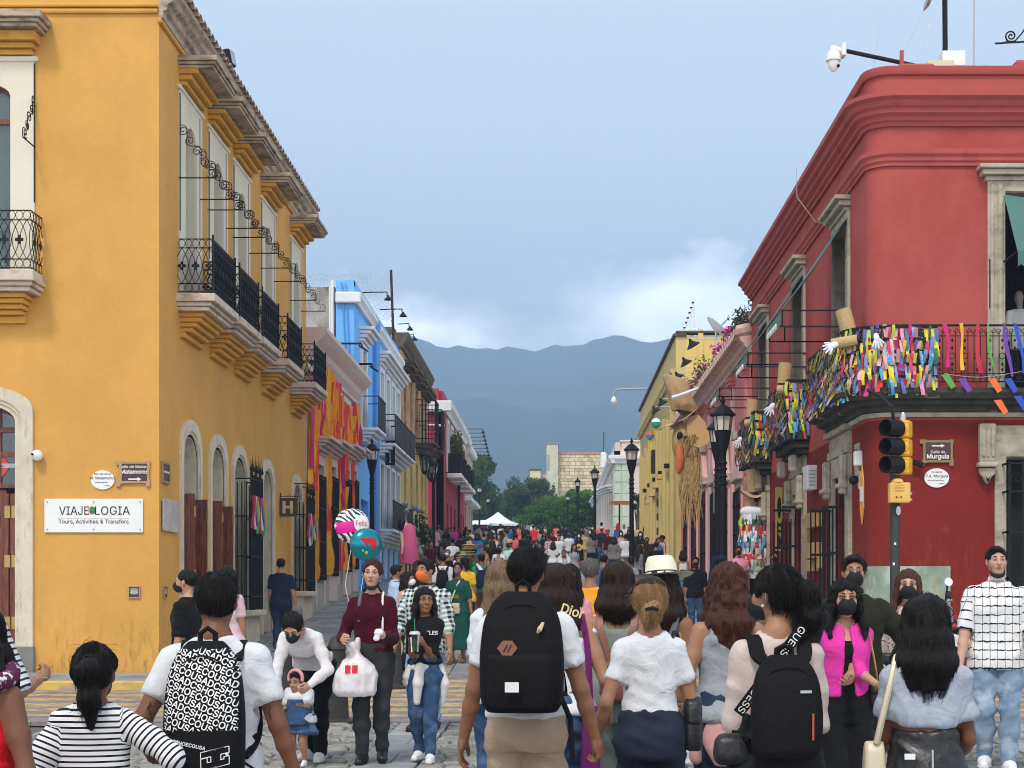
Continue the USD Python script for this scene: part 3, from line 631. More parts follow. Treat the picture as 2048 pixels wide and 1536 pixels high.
part(bb,'drain_pipe',[rod((xl+.55,49.2,5),(xl+.2,49.2,11.4),.025),rod((xl+.68,49.2,5),(xl+.32,49.2,11.4),.02)],M_blue2)
part(bb,'flank_wall',box(X_(612,49.4),xl-.05,49.4,49.7,4,11.3),mat('stained_cement',(.36,.345,.32),rough=.9,var=.3,vscale=2,bump=.4,color2=(.12,.115,.11),c2scale=1.2,c2=(.45,.62),c2stretch=(1.3,1.3,.5)))
part(bb,'white_pipe',[rod((xl-.12,49.3,4),(xl-.12,49.3,11.5),.05,8),rod((xl-.2,49.3,4),(xl-.2,49.3,11.3),.03,6)],M_white)
for k,(px,py)in enumerate(((727,689),(748,730))):
 Y=49.0 if k==0 else 50.5
 S=thing('gooseneck_light',['black flat flood lamp on a long arm in front of the blue wall, upper','black flat flood lamp on a long arm in front of the blue wall, lower'][k],'light',(XL-1,Y,9))
 part(S,'arm',rod((X_(640 if k==0 else 672,Y),Y,Z_(py-2,Y)),(X_(px-4,Y),Y,Z_(py-2,Y)),.035),M_black)
 part(S,'head',xf(box(-.16,.16,-.12,.12,-.025,.025,.01),frame((X_(px,Y),Y,Z_(py+8,Y)),(.84,0,-.54),(0,1,0),(.54,0,.84))),M_black)
 part(S,'stem',rod((X_(px-4,Y),Y,Z_(py-2,Y)),(X_(px-2,Y),Y,Z_(py+7,Y)),.03),M_black)
def arm_lamp(Y,px0,px,py,label,name='roof_lamp',group=None):
 S=thing(name,label,'light',(X_(px0,Y),Y,Z_(py,Y)),group)
 a,b_=np.array([X_(px0,Y),Y,Z_(py,Y)]),np.array([X_(px,Y),Y,Z_(py-1,Y)])
 part(S,'arm',[rod(a,b_,.02,5),rod(b_,b_+[0,0,-.12],.02,5)],M_black)
 part(S,'shade',lathe([(.02,0),(.05,-.05),(.15,-.17),(.14,-.17),(0,-.05)],10,b_+[.04,0,-.1]),M_black)
for k,(Y,a,b_,py)in enumerate([(52,725,774,585),(56,760,804,619),(62,795,818,648),(66,808,827,669)]):
 arm_lamp(Y,a,b_,py,f'black shaded lamp on a thin arm above the left roofs, {["nearest and highest", "second highest", "third highest", "farthest and lowest"][k]}')
S=thing('mesh_fence','tall chain-link fence with a rusty post on the blue house roof','fence',(XL-3,52,11))
Yf=56.0;m=[]
a0,a1,z0,z1=X_(600,Yf),X_(782,Yf),Z_(640,Yf),Z_(546,Yf)
for k in range(58):
 x=a0-2+k*.095
 for s in(-1,1):
  p0,p1=np.array([x,z0]),np.array([x+s*(z1-z0)*.62,z1])
  q0,q1=[(max(a0,min(a1,p0[0])))],[(max(a0,min(a1,p1[0])))]
  def at(xx):return p0[1]+(p1[1]-p0[1])*(xx-p0[0])/(p1[0]-p0[0])
  if q0[0]==q1[0]:continue
  m.append(rod((q0[0],Yf,at(q0[0])),(q1[0],Yf,at(q1[0])),.0035,3))
part(S,'mesh',m,M_metal)
part(S,'post',rod((X_(787,Yf),Yf,Z_(680,Yf)),(X_(782,Yf),Yf,Z_(540,Yf)),.05,8),M_rust)
# gallery sign
S=thing('gallery_sign','narrow black hanging sign reading GALERIA on the blue house','sign',(X_(782,56),56,5))
PG=Plane((0,56,0),(1,0,0),(0,-1,0));a0,a1,b0,b1=X_(771,56),X_(790,56),Z_(930,56),Z_(882,56)
part(S,'board',PG.box(a0,a1,b0,b1,-.04,.04,.01),M_black)
for k,ch in enumerate('GALERIA'):part(S,'letter',PG.text(ch,.085,(a0+a1)/2,b1-.15-k*.108,.0402),M_inkw)
part(S,'bracket',rod((XL,56,b1+.03),(a1,56,b1+.03),.015),M_iron)
# ---------------------------------------------------------------- old stone house
M_old=mat('peeling_plaster',(.52,.30,.16),rough=.9,var=.25,vscale=3,bump=.5,color2=(.24,.13,.07),c2scale=2.4,c2=(.45,.58),c2stretch=(1.5,1.5,.45))
M_oldy=mat('old_yellow_plaster',(.62,.44,.15),rough=.9,var=.15,vscale=3,bump=.4,color2=(.42,.32,.2),c2scale=2.5,c2=(.52,.62),c2stretch=(1.3,1.3,.5))
M_darkst=mat('soot_stone',(.10,.075,.05),rough=.9,var=.4,vscale=5,bump=.5)
ob=thing('old_stone_house','weathered brown house with a sooty cornice and caged balconies past the blue house','building',(XL,63.6,0))
PO=pr(XL+.02);OW=[65.6,68.4,71.2,74.0,76.0]
up,lo=sbox(63.62,8.3,77.2,12.2),sbox(63.62,1.5,77.2,8.3)
for u in OW:up=up.difference(sbox(u-.5,8.6,u+.5,10.8));lo=lo.difference(sbox(u-.55,4.6,u+.55,7.4)).difference(sbox(u-.6,g(u),u+.6,4.2))
part(ob,'upper_wall',PO.ext(up,-.4,0),M_old);part(ob,'lower_wall',PO.ext(lo,-.4,0),M_oldy)
part(ob,'cornice',PO.mold(63.5,77.3,[(-.3,11.6),(.08,11.6),(.12,11.75),(.22,11.85),(.34,12.1),(.34,12.22),(-.3,12.22)]),M_darkst)
part(ob,'end_wall',box(XL-5,XL-.4,63.65,63.9,8,11.9),M_old)
part(ob,'roof_lumps',[box(XL-1-rng.random(),XL-.2,63.6+k*.6,64.2+k*.6,12.1,12.3+.2*rng.random(),.1)for k in range(5)],M_darkst)
for u in OW:
 part(ob,'window_hood',PO.hood(u-.7,u+.7,[(10.9,11.0,.2,0),(11.01,11.15,.4,.06),(11.16,11.3,.5,.12)]),M_darkst)
 part(ob,'dark_room',PO.ext(sbox(u-.6,8.6,u+.6,11),-.5,-.45)+PO.ext(sbox(u-.6,g(u),u+.6,7.5),-.5,-.45),M_dark)
 part(ob,'door_surround',PO.ext(sbox(u-.8,g(u),u+.8,4.45).difference(sbox(u-.6,g(u)-1,u+.6,4.2)),-.01,.06),M_jamb)
for u in(71.4,75.2):
 part(ob,'balcony_floor',PO.hood(u-1,u+1,[(8.0,8.1,.4,-.1),(8.11,8.25,.7,0),(8.26,8.35,.95,.05)]),M_darkst)
 cg=[rod(PO.P(u-1+2*j/10,8.35,.9),PO.P(u-1+2*j/10,10.3,.9),.02,4)for j in range(11)]+[rod(PO.P(u+s,8.35,.3*j),PO.P(u+s,10.3,.3*j),.02,4)for s in(-1,1)for j in range(3)]
 cg+=[PO.box(u-1.02,u+1.02,v,v+.04,.88,.93)for v in(8.5,9.3,10.28)]+[PO.box(u+s-.02,u+s+.02,v,v+.04,0,.9)for v in(8.5,9.3,10.28)for s in(-1,1)]
 part(ob,'balcony_cage',cg,M_iron)
for k,(px,py,Y)in enumerate(((850,925,65),(862,940,68))):
 S=thing('wall_lantern',['large black wall lantern on a bracket by the old stone house, nearer','black wall lantern on a bracket by the old stone house, partly hidden'][k],'lantern',(X_(px,Y),Y,Z_(py,Y)))
 c=np.array([X_(px,Y),Y,Z_(py,Y)])
 part(S,'frame',[rod(c+[.16*math.cos(a),.16*math.sin(a),-.35],c+[.24*math.cos(a),.24*math.sin(a),.3],.022,4)for a in np.arange(6)*PI/3]+[lathe([(.27,.3),(.2,.42),(.06,.5),(.02,.62),(0,.62)],6,c),lathe([(.17,-.35),(.1,-.45),(0,-.55)],6,c)],M_iron)
 part(S,'glass',lathe([(.15,-.34),(.225,.3)],6,c),M_glass)
 part(S,'arm',[rod(c+[0,0,.6],(XL,Y,c[2]+.75),.03),rod((XL,Y,c[2]),(XL,Y,c[2]+1.1),.03)],M_iron)
 # ---------------------------------------------------------------- crimson house and beyond
M_crim=mat('crimson_stucco',(.36,.030,.060),rough=.85,var=.08,vscale=1,bump=.15)
M_rose=mat('rose_stucco',(.55,.30,.27),rough=.85,var=.1,bump=.15)
cb_=thing('crimson_house','crimson house with a grey cornice standing forward on the left, up the street','building',(-5.7,79,0))
part(cb_,'front_wall',box(-9,-5.72,79.0,79.3,2,11.35),M_crim)
PC=pr(-5.7);cw=sbox(79.0,2.5,97,11.35)
for u in(81.5,84.5,87.5,90.5,93.5,96):cw=cw.difference(sbox(u-.55,8.0,u+.55,10.4)).difference(sbox(u-.6,g(u),u+.6,6.2))
part(cb_,'side_wall',PC.ext(cw,-.4,0),M_crim)
part(cb_,'cornice',[PC.mold(78.7,97,[(-.1,10.75),(.1,10.75),(.18,10.95),(.35,11.1),(.4,11.3),(-.1,11.3)]),box(-9,-5.31,78.62,78.99,10.75,11.3,.05)],M_trim)
part(cb_,'parapet',[box(-9,-6.0,79.3,79.6,11.3,12.0),PC.box(79.6,96.9,11.3,11.9,-.4,-.1)],M_crim)
part(cb_,'string_course',box(-9,-5.66,78.93,78.995,10.0,10.12,.02),M_trim)
for u in(81.5,84.5,87.5,90.5,93.5,96):
 part(cb_,'window_surround',PC.ext(sbox(u-.75,7.8,u+.75,10.6).difference(sbox(u-.55,8,u+.55,10.4)),-.01,.08),M_trim)
 part(cb_,'dark_room',PC.ext(sbox(u-.7,7.9,u+.7,10.5),-.6,-.5)+PC.ext(sbox(u-.7,g(u),u+.7,6.3),-.6,-.5),M_dark)
for u in(82,85.5,89.5,93.5):
 part(cb_,'balcony_floor',PC.box(u-1.2,u+1.2,7.5,7.75,-.01,.8,.04),M_trim)
 part(cb_,'balcony_railing',[rod(PC.P(u-1.1+2.2*j/12,7.75,.72),PC.P(u-1.1+2.2*j/12,8.8,.72),.02,4)for j in range(13)]+[PC.box(u-1.15,u+1.15,8.78,8.83,.7,.76),PC.box(u-1.15,u-1.1,7.75,8.8,0,.74)],M_iron)
for k,(y0,y1,X,h,m)in enumerate([(97.2,103,-5.9,11.6,M_rose),(103.2,109,-5.85,11.2,mat('pale_stone_wall',(.5,.42,.33),var=.15))]):
 fb=thing('far_house',['rose plastered house beyond the crimson house, left side','pale stone house with white roof lamps, far up the left side','last rose house on the left before the trees'][k],'building',(X,y0,0))
 P=pr(X);w=sbox(y0,3,y1,h)
 us=np.arange(y0+1.6,y1-1,2.7)
 for u in us:w=w.difference(sbox(u-.55,8.2,u+.55,10.2)).difference(sbox(u-.6,g(u),u+.6,7.0))
 part(fb,'wall',P.ext(w,-.3,0),m);part(fb,'end_wall',box(X-5,X-.3,y0,y0+.3,3,h),m)
 part(fb,'cornice',P.box(y0-.1,y1,h-.4,h+.1,-.2,.35,.1),M_trim)
 for u in us:
  part(fb,'dark_room',P.ext(sbox(u-.6,g(u),u+.6,10.3),-.5,-.4),M_dark)
  part(fb,'balcony',P.box(u-.9,u+.9,7.3,7.6,0,.6,.05),M_trim)
for k in range(9):
 Y=97.5+k*1.35;z=12.2-.5*k
 arm_lamp(Y,X_(VX,Y)and VX+(-5.6)*F_PX/Y,VX+(-4.6)*F_PX/Y,VY-(11.8-CAMZ-.12*k)*F_PX/Y,'small lamp on the row of brackets along the far left eaves','eaves_lamp','bracket lamps along the far left eaves')
 # ---------------------------------------------------------------- red corner building (right)
XR,YR=5.12,25.0
M_red=mat('red_stucco',(.39,.083,.069),rough=.85,var=.12,vscale=.9,bump=.45,bscale=8,dist=.02,spec=.15,color2=(.34,.06,.05),c2=(.46,.66),c2scale=.9,c2stretch=(1,1,.7))
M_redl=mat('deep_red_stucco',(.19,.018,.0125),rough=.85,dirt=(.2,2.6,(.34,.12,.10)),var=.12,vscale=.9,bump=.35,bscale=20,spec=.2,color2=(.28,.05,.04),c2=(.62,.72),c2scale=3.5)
M_redm=mat('red_moulding',(.38,.075,.062),rough=.8,var=.1,vscale=1.5,bump=.2,color2=(.26,.035,.03),c2=(.55,.75),c2scale=2)
M_gst=mat('grey_stone',(.42,.37,.29),rough=.85,var=.15,vscale=4,bump=.35,color2=(.2,.17,.13),c2scale=3,c2=(.5,.72),c2stretch=(1,1,2))
M_sootst=mat('blackened_stone',(.05,.045,.038),rough=.9,var=.45,vscale=5,bump=.5,color2=(.30,.27,.23),c2scale=2.5,c2=(.60,.68),c2stretch=(1,1,2.5))
def corner_path(r_in,y_far,x_far,w,n=7):
 """plan of the red facade, offset outwards by w"""
 cx,cy,r=XR+r_in,YR+r_in,r_in+w
 a=np.linspace(PI,1.5*PI,n)
 return[(XR-w,y_far)]+[(cx+r*math.cos(t),cy+r*math.sin(t))for t in a]+[(x_far,YR-w)]
def sweep(path,prof,closed_prof=True):
 p=np.array(path);d=np.gradient(p,axis=0)
 seg=np.diff(p,axis=0);seg/=np.linalg.norm(seg,axis=1,keepdims=True)
 nn=np.stack([seg[:,1],-seg[:,0]],1)
 vn=np.vstack([nn[:1],nn[:-1]+nn[1:],nn[-1:]]);vn/=np.linalg.norm(vn,axis=1,keepdims=True)
 pr_=np.array(prof);m=len(pr_)
 v=np.concatenate([np.stack([np.tile(q,(m,1))[:,0]+k[0]*pr_[:,0],np.tile(q,(m,1))[:,1]+k[1]*pr_[:,0],pr_[:,1]],1)for q,k in zip(p,vn)])
 f=[]
 for i in range(len(p)-1):
  for j in range(m):
   j2=(j+1)%m;f+=[[i*m+j,(i+1)*m+j,(i+1)*m+j2],[i*m+j,(i+1)*m+j2,i*m+j2]]
 tri=trimesh.creation.triangulate_polygon(Polygon(prof),engine='earcut')
 pv=np.array(tri[0]);k=np.array([np.argmin(((pr_-q)**2).sum(1))for q in pv]);tf=k[np.array(tri[1])]
 f=np.vstack([f,tf,tf[:,::-1]+(len(p)-1)*m])
 return v,f
 # normals must point outwards: path runs from far (Y) to near to right, so outward is to the right of travel
def prail(path,z0,z1,pitch=.2):
 """ornamental railing along a plan path"""
 p=np.array(path);L=np.r_[0,np.cumsum(np.linalg.norm(np.diff(p,axis=0),axis=1))]
 at=lambda s:np.array([np.interp(s,L,p[:,0]),np.interp(s,L,p[:,1])])
 ms=[]
 pts=lambda z:[(*at(s),z)for s in np.unique(np.r_[np.linspace(0,L[-1],40),L])]
 ms+=[tube(pts(z1),.02,5),tube(pts(z1-.17),.009,4),tube(pts(z0+.02),.012,4),tube(pts(z0+.15),.009,4)]
 n=int(L[-1]/pitch)
 th=np.linspace(0,2*PI,9)[:-1]
 for k in range(n):
  s=(k+.5)*pitch;q=at(s);t=at(s+.02)-at(s-.02);t/=np.linalg.norm(t)
  P3=lambda du,z:(q[0]+t[0]*du,q[1]+t[1]*du,z)
  zm=(z0+z1)/2
  ms+=[rod(P3(.05,z0),P3(.05,z1-.1),.008,4),rod(P3(-.05,z0),P3(-.05,z1-.1),.008,4)]
  ms.append(tube([P3(.05*math.cos(a),zm-.03+.05*math.sin(a))for a in th],.008,4,closed=True))
  for sg in(-1,1):
   for zc in(z1-.09,z0+.09):
    ms.append(tube([P3(sg*(.052+c[0]),zc+c[1])for c in spiral(9,1.25,.006,.05,0,sg)],.008,3))
  for zz in(zm+.1,zm-.16,z1-.24,z0+.21):
   ms.append(xf(lathe([(0,-.035),(.022,0),(0,.035)],4),frame(P3(0,zz),(1,0,0),(0,1,0),(0,0,1))))
 return ms
rb=thing('red_corner_building','red two-storey corner building with rounded corner and ribboned balconies on the right','building',(XR,YR,0))
PR=Plane((XR,0,0),(0,-1,0),(-1,0,0));PQ=Plane((0,YR,0),(1,0,0),(0,-1,0));RI=.38
wy=[27.45,32.2,37.6]
sw=sbox(-40.0,-.2,-YR-RI,9.9)
for y in wy:sw=sw.difference(sbox(-y-.55,4.75,-y+.55,7.95)).difference(sbox(-y-.62,g(y),-y+.62,3.55))
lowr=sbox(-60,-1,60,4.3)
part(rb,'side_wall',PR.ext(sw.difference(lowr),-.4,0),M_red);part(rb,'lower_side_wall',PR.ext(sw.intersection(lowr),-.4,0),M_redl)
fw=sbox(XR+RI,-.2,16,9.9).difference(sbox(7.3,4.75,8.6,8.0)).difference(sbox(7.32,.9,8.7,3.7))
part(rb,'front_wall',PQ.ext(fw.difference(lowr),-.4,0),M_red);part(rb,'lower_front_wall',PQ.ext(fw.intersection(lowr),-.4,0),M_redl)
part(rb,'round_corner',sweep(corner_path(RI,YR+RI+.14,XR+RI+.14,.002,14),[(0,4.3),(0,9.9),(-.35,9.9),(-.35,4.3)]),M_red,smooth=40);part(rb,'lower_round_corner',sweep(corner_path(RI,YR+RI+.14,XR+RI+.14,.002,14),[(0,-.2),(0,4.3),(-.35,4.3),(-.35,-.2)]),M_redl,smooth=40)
cp=corner_path(RI,40.0,16,0,14)
part(rb,'parapet_cap',sweep(cp,[(-.3,9.9),(.05,9.9),(.08,9.96),(.08,10.03),(-.3,10.05)]),M_redm,smooth=30)
part(rb,'cornice',sweep(cp,[(-.02,9.06),(.05,9.06),(.06,9.12),(.11,9.14),(.12,9.2),(.2,9.24),(.2,9.31),(.26,9.34),(.28,9.42),(.36,9.46),(.36,9.53),(-.02,9.56)]),M_redm,smooth=30)
part(rb,'string_course',sweep(cp,[(-.02,8.42),(.04,8.42),(.04,8.48),(.07,8.5),(.07,8.57),(.11,8.6),(.11,8.68),(-.02,8.7)]),M_redm,smooth=30)
part(rb,'end_wall',box(XR+.401,14,39.6,39.99,5,9.85),M_red);part(rb,'roof',box(XR+.4,16,YR+.4,39.6,9.5,9.6),M_redm)
for k in range(4):part(rb,'parapet_lump',box(5.6+k*1.9,6.2+k*1.9,YR+.05,YR+.3,10.04,10.12+.06*(k%2),.04),M_redm)
part(rb,'parapet_post',[rod((XR+.55,YR+.15,10),(XR+.55,YR+.15,10.35),.035,6),rod((8.4,YR+.15,10),(8.4,YR+.15,10.25),.05,6)],M_redm)
part(rb,'green_stone_base',sweep(corner_path(RI,YR+1.25,XR+1.3,.0,10),[(-.02,-.1),(.03,-.1),(.03,1.92),(-.02,1.92)]),mat('green_stone',(.25,.32,.25),rough=.7,var=.25,vscale=3,bump=.2,color2=(.42,.46,.40),c2scale=3,c2=(.5,.62),c2stretch=(1,1,.5)),smooth=40)
for k,y in enumerate(wy):
 o=sbox(-y-.55,4.75,-y+.55,7.95)
 part(rb,'window_surround',PR.ext(sbox(-y-.78,4.6,-y+.78,8.12).difference(o),-.02,.05),M_gst)
 part(rb,'window_hood',PR.hood(-y-.72,-y+.72,[(8.13,8.2,.1,.02),(8.205,8.3,.2,.08),(8.305,8.38,.28,.13)]),M_gst)
 part(rb,'window_reveal',PR.ext(o.difference(o.buffer(-.012)),-.5,-.002),M_gst)
 window(rb,PR,-y,1.1,4.75,7.95,depth=.4,frame_m=M_gst,mull=1,trans=(6.9,),pane=False)
 d=sbox(-y-.62,g(y),-y+.62,3.55)
 part(rb,'door_surround',PR.ext(sbox(-y-.95,g(y)-.1,-y+.95,3.9).difference(d),-.02,.07),M_gst)
 part(rb,'door_entablature',PR.hood(-y-.95,-y+.95,[(3.91,4.05,.1,0),(4.055,4.3,.06,0),(4.305,4.4,.16,.06)]),M_gst)
 for s in(-.8,.8):part(rb,'door_bracket',[PR.box(-y+s-.12,-y+s+.12,3.2,3.88,.071,.2,.03),PR.box(-y+s-.15,-y+s+.15,3.3,3.38,.06,.25,.02)],M_gst)
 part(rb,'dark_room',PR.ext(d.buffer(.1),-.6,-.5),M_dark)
 part(rb,'iron_valance',[PR.box(-y-.62,-y+.62,3.1,3.13,-.1,-.06),PR.box(-y-.62,-y+.62,3.5,3.53,-.1,-.06)]+[PR.box(-y-.6+.1*j,-y-.54+.1*j,3.13,3.5,-.09,-.07)for j in range(12)],M_iron)
 for s in(-.66,.62):
  L=[rod(PR.P(-y+s,g(y)+.1,.02+.085*j),PR.P(-y+s,3.0,.02+.085*j),.016,5)for j in range(6)]+[PR.box(-y+s-.02,-y+s+.02,g(y)+v,g(y)+v+.05,.0,.46)for v in(.12,1.0,1.9,2.7)]
  part(rb,'door_grille',L,M_iron)
  part(rb,'door_leaf',PR.box(-y+s+.02,-y+s+.035,g(y)+.15,g(y)+1.0,.02,.44),M_black)
  # front window, balcony door and grilled ground window
o=sbox(7.3,4.75,8.6,8.0)
part(rb,'window_surround',PQ.ext(sbox(7.02,4.6,8.9,8.16).difference(o),-.02,.06),M_gst);part(rb,'surround_pilaster',[PQ.box(7.06,7.12,4.7,8.1,.05,.085,.01),PQ.box(7.18,7.26,4.7,8.1,.05,.1,.015)],M_gst)
part(rb,'window_hood',PQ.hood(7.0,8.9,[(8.17,8.24,.1,.02),(8.245,8.33,.2,.1),(8.335,8.40,.26,.16)]),M_gst)
part(rb,'window_reveal',PQ.ext(o.difference(o.buffer(-.012)),-.5,-.002),M_gst)
part(rb,'dark_room',PQ.ext(o.buffer(.2),-1.6,-1.5),M_dark)
o=sbox(7.32,.9,8.7,3.7)
part(rb,'window_surround',PQ.ext(sbox(7.14,-.1,9.0,4.2).difference(o),-.02,.05),M_gst)
part(rb,'window_reveal',PQ.ext(o.difference(o.buffer(-.012)),-.5,-.002),M_gst);part(rb,'dark_room',PQ.ext(o.buffer(.2),-.7,-.6),M_dark)
part(rb,'stone_bracket',[PQ.box(6.86,7.12,3.6,4.22,.051,.2,.02)]+[PQ.box(6.89+.075*j,6.935+.075*j,3.68,4.15,.2,.225,.01)for j in range(3)]+[PQ.box(6.83,7.15,3.52,3.6,.04,.24,.02)],M_gst)
part(rb,'shell_ornament',PQ.ext(shapely.union_all([Point(6.99,3.48).buffer(.13)]).intersection(sbox(6,3,8,3.5)).union(Polygon([(6.86,3.48),(7.12,3.48),(6.99,3.25)])),.05,.16)+[rod(PQ.P(6.99,3.28,.165),PQ.P(6.99+.1*math.sin(a),3.46,.165),.012,4)for a in np.linspace(-1.1,1.1,7)],M_gst)
gr=[rod(PQ.P(7.3+.22*j,.85,.3),PQ.P(7.3+.22*j,3.6,.3),.026,6)for j in range(7)]+[PQ.box(7.25,8.7,v,v+.03,.28,.32)for v in(.95,1.7,2.45,3.1,3.55)]+[PQ.box(7.25,7.28,v,v+.03,0,.32)for v in(.95,1.7,2.45,3.1,3.55)]
gr+=[tube([PQ.P(7.42+q[0]*1.1,3.33+q[1]*1.2,.3)for q in spiral(16,1.6,.01,.09,0,1)],.01,4)]
part(rb,'window_grille',gr,M_iron);part(rb,'window_sill',PQ.box(7.1,8.9,.75,.9,0,.45,.02),M_gst)
# balcony stone and railings
bp=corner_path(RI,28.4,16,0,14)
part(rb,'balcony_slab',sweep(bp,[(-.02,4.42),(.12,4.42),(.15,4.49),(.28,4.52),(.30,4.58),(.42,4.60),(.46,4.66),(.50,4.68),(.50,4.76),(-.02,4.76)]),M_sootst,smooth=30)
part(rb,'balcony_underband',sweep(bp,[(-.02,4.34),(.06,4.34),(.08,4.41),(-.02,4.41)]),M_gst,smooth=30)
rp=corner_path(RI,28.35,16,.44,14)
part(rb,'balcony_railing',prail(rp[:1]+rp[1:-1]+[(9.2,YR-.44)],4.84,5.76)+[tube([(XR,28.35,5.76),(XR-.44,28.35,5.76)],.02,5)],M_iron)
for y in wy[1:]:
 part(rb,'balcony_slab',PR.hood(-y-1.3,-y+1.3,[(4.3,4.4,.2,-.15),(4.41,4.55,.33,-.06),(4.56,4.76,.47,.02)]),M_sootst)
 part(rb,'balcony_railing',prail([(XR,y+1.3),(XR-.43,y+1.3),(XR-.43,y-1.3),(XR,y-1.3)],4.84,5.76),M_iron)
 for s in(-.8,.8):part(rb,'balcony_bracket',PR.box(-y+s-.12,-y+s+.12,3.95,4.29,.17,.35,.04),M_gst)
 # awnings
M_awn=mat('awning_green',(.075,.165,.145),rough=.8,var=.12,vscale=4,bump=.2,bscale=120)
for k,y in enumerate(wy):
 A=thing('green_awning',['steep green awning over the red house window nearest the corner, white lettering on its flap','steep green awning over the middle side window of the red building','steep green awning over the farthest side window of the red building'][k],'awning',(XR,y,6))
 t=np.linspace(0,1,9);ss=np.linspace(-.8,.8,7);v=[]
 for a in t:
  for s in ss:v.append((XR-.06-1.13*a,y+s,8.0-1.62*a-.10*math.sin(PI*a)*(1-(s/.8)**2*.5)))
 n=7;f=[[i*n+j,i*n+j+1,(i+1)*n+j+1,(i+1)*n+j]for i in range(8)for j in range(6)]
 part(A,'canopy',(np.array(v),np.array(f)),M_awn,smooth=True)
 fl=[(XR-1.19,y-.8,6.38),(XR-1.19,y+.8,6.38),(XR-1.23,y+.8,6.1),(XR-1.23,y-.8,6.1)]
 part(A,'valance',(np.array(fl),np.array([[0,1,2,3]])),M_awn)
 lt=[tube([(XR-1.25,y+.62-.11*j+.04*math.cos(a)*(1+.3*(j%2)),6.14+.05*math.sin(a*(1+j%3)))for a in np.linspace(0,4.6,8)],.011,4)for j in range(11)]
 part(A,'lettering',lt,M_inkw)
 fr=[]
 for s in(-.8,.8):
  for z in(6.38,6.1):fr.append(rod((XR,y+s,z),(XR-1.18,y+s,z),.014,5))
  fr.append(rod((XR-.9,y+s,6.1),(XR-.9,y+s,6.38),.014,5))
  fr.append(rod((XR-1.18,y+s,6.1),(XR-1.18,y+s,6.4),.014,5))
 fr.append(rod((XR-1.18,y-.8,6.38),(XR-1.18,y+.8,6.38),.016,5))
 part(A,'frame',fr,M_iron)
A=thing('green_awning','green awning in the front window of the red building, hanging almost flat','awning',(8,YR,6))
v=[(7.28+s*1.4,YR-.05-.75*a,7.95-1.1*a-.05*math.sin(5*s))for a in np.linspace(0,1,6)for s in np.linspace(0,1,6)]
part(A,'canopy',(np.array(v),np.array([[i*6+j,i*6+j+1,i*6+j+7,i*6+j+6]for i in range(5)for j in range(5)])),M_awn,smooth=True)
vp=Polygon([(7.28,6.86),(8.68,6.84),(8.68,6.62)]+[(8.68-.05*j,6.62+.04*(j%2))for j in range(1,28)]+[(7.28,6.62)])
part(A,'valance',Plane((0,YR-.81,0),(1,0,0),(0,-1,0)).ext(vp,0,.006),M_awn)
part(A,'frame',[rod((7.28,YR,6.86),(7.28,YR-.8,6.86),.014),rod((7.05,YR-.06,6.9),(7.05,YR-.06,6.1),.012)],M_iron)
# ribbon figures on the balconies
RIBC=[(.80,.62,.03),(.84,.68,.10),(.78,.30,.42),(.78,.45,.42),(.02,.25,.45),(.05,.33,.55),(.12,.13,.38),(.70,.03,.04),(.03,.20,.08),(.45,.70,.03),(.70,.02,.20),(.015,.015,.015),(.20,.30,.55),(.80,.62,.03)]
RIBC=[tuple(.82*x+.02 for x in c)for c in RIBC]
RIBM=[mat(f'rag_{i}',c,rough=.8,var=.08,bump=.1)for i,c in enumerate(RIBC)]
RIBM[11]=mat('rag_floral',(.012,.012,.014),rough=.8,bump=0,color2=(.7,.6,.05),c2scale=30,c2=(.6,.63))
RIBM[5]=mat('rag_dots',(.03,.30,.55),rough=.8,bump=0,color2=(.6,.7,.75),c2scale=60,c2=(.55,.6))
M_petate=mat('woven_mat',(.50,.34,.17),rough=.85,var=.2,vscale=30,bump=.6,bscale=160)
M_glove=mat('white_glove',(.74,.74,.78),rough=.8,var=.04,bump=.1)
def rag(p,t,nrm,L,wid,ph):
 """a cut strip of cloth hanging from p"""
 p,t,nrm=np.array(p),np.array([*t,0]),np.array([*nrm,0]);v=[];n=4
 for i in range(n):
  x=i/(n-1);c=p+[0,0,-L*x]+nrm*(.03+.035*math.sin(2.5*x+ph))+t*.03*math.sin(2*x+ph*2)*x
  tt=t*math.cos(.5*math.sin(ph+x))+nrm*math.sin(.5*math.sin(ph+x))*.6
  v+=[c-tt*wid/2,c+tt*wid/2]
 f=[q for i in range(n-1)for q in([2*i,2*i+1,2*i+3],[2*i,2*i+3,2*i+2])]
 return np.array(v),np.array(f)
def drape(S,path,z_top,tiers,pitch,nmax=290,name='ribbon'):
 p=np.array(path);L=np.r_[0,np.cumsum(np.linalg.norm(np.diff(p,axis=0),axis=1))];at=lambda s:np.array([np.interp(s,L,p[:,0]),np.interp(s,L,p[:,1])])
 allr=[]
 for k in range(tiers):
  s=.02+.03*(k%2)
  while s<L[-1]:
   w=rng.uniform(.035,.075);q=at(s);t=at(s+.02)-at(max(0,s-.02));t/=np.linalg.norm(t)+1e-9;nr=np.array([t[1],-t[0]])
   allr.append((rag((*q,z_top-k*.2+rng.uniform(-.05,.04)),t,nr*(1+.25*k),rng.uniform(.2,.34),w,rng.uniform(0,6.3)),rng.integers(len(RIBM)),q[1]))
   s+=w*rng.uniform(.9,1.25)*pitch
 allr.sort(key=lambda a:a[2]);rest={}
 for i,(m,c,_)in enumerate(allr):
  if i<nmax:part(S,name,m,RIBM[c])
  else:rest.setdefault(c,[]).append(m)
 for c,m in rest.items():part(S,name+'_spread',m,RIBM[c],kind='stuff')
 for k in range(tiers):part(S,'black_band',sweep(path,[(.0,z_top-k*.2-.03),(.02,z_top-k*.2-.03),(.02,z_top-k*.2+.02),(.0,z_top-k*.2+.02)]),M_black)
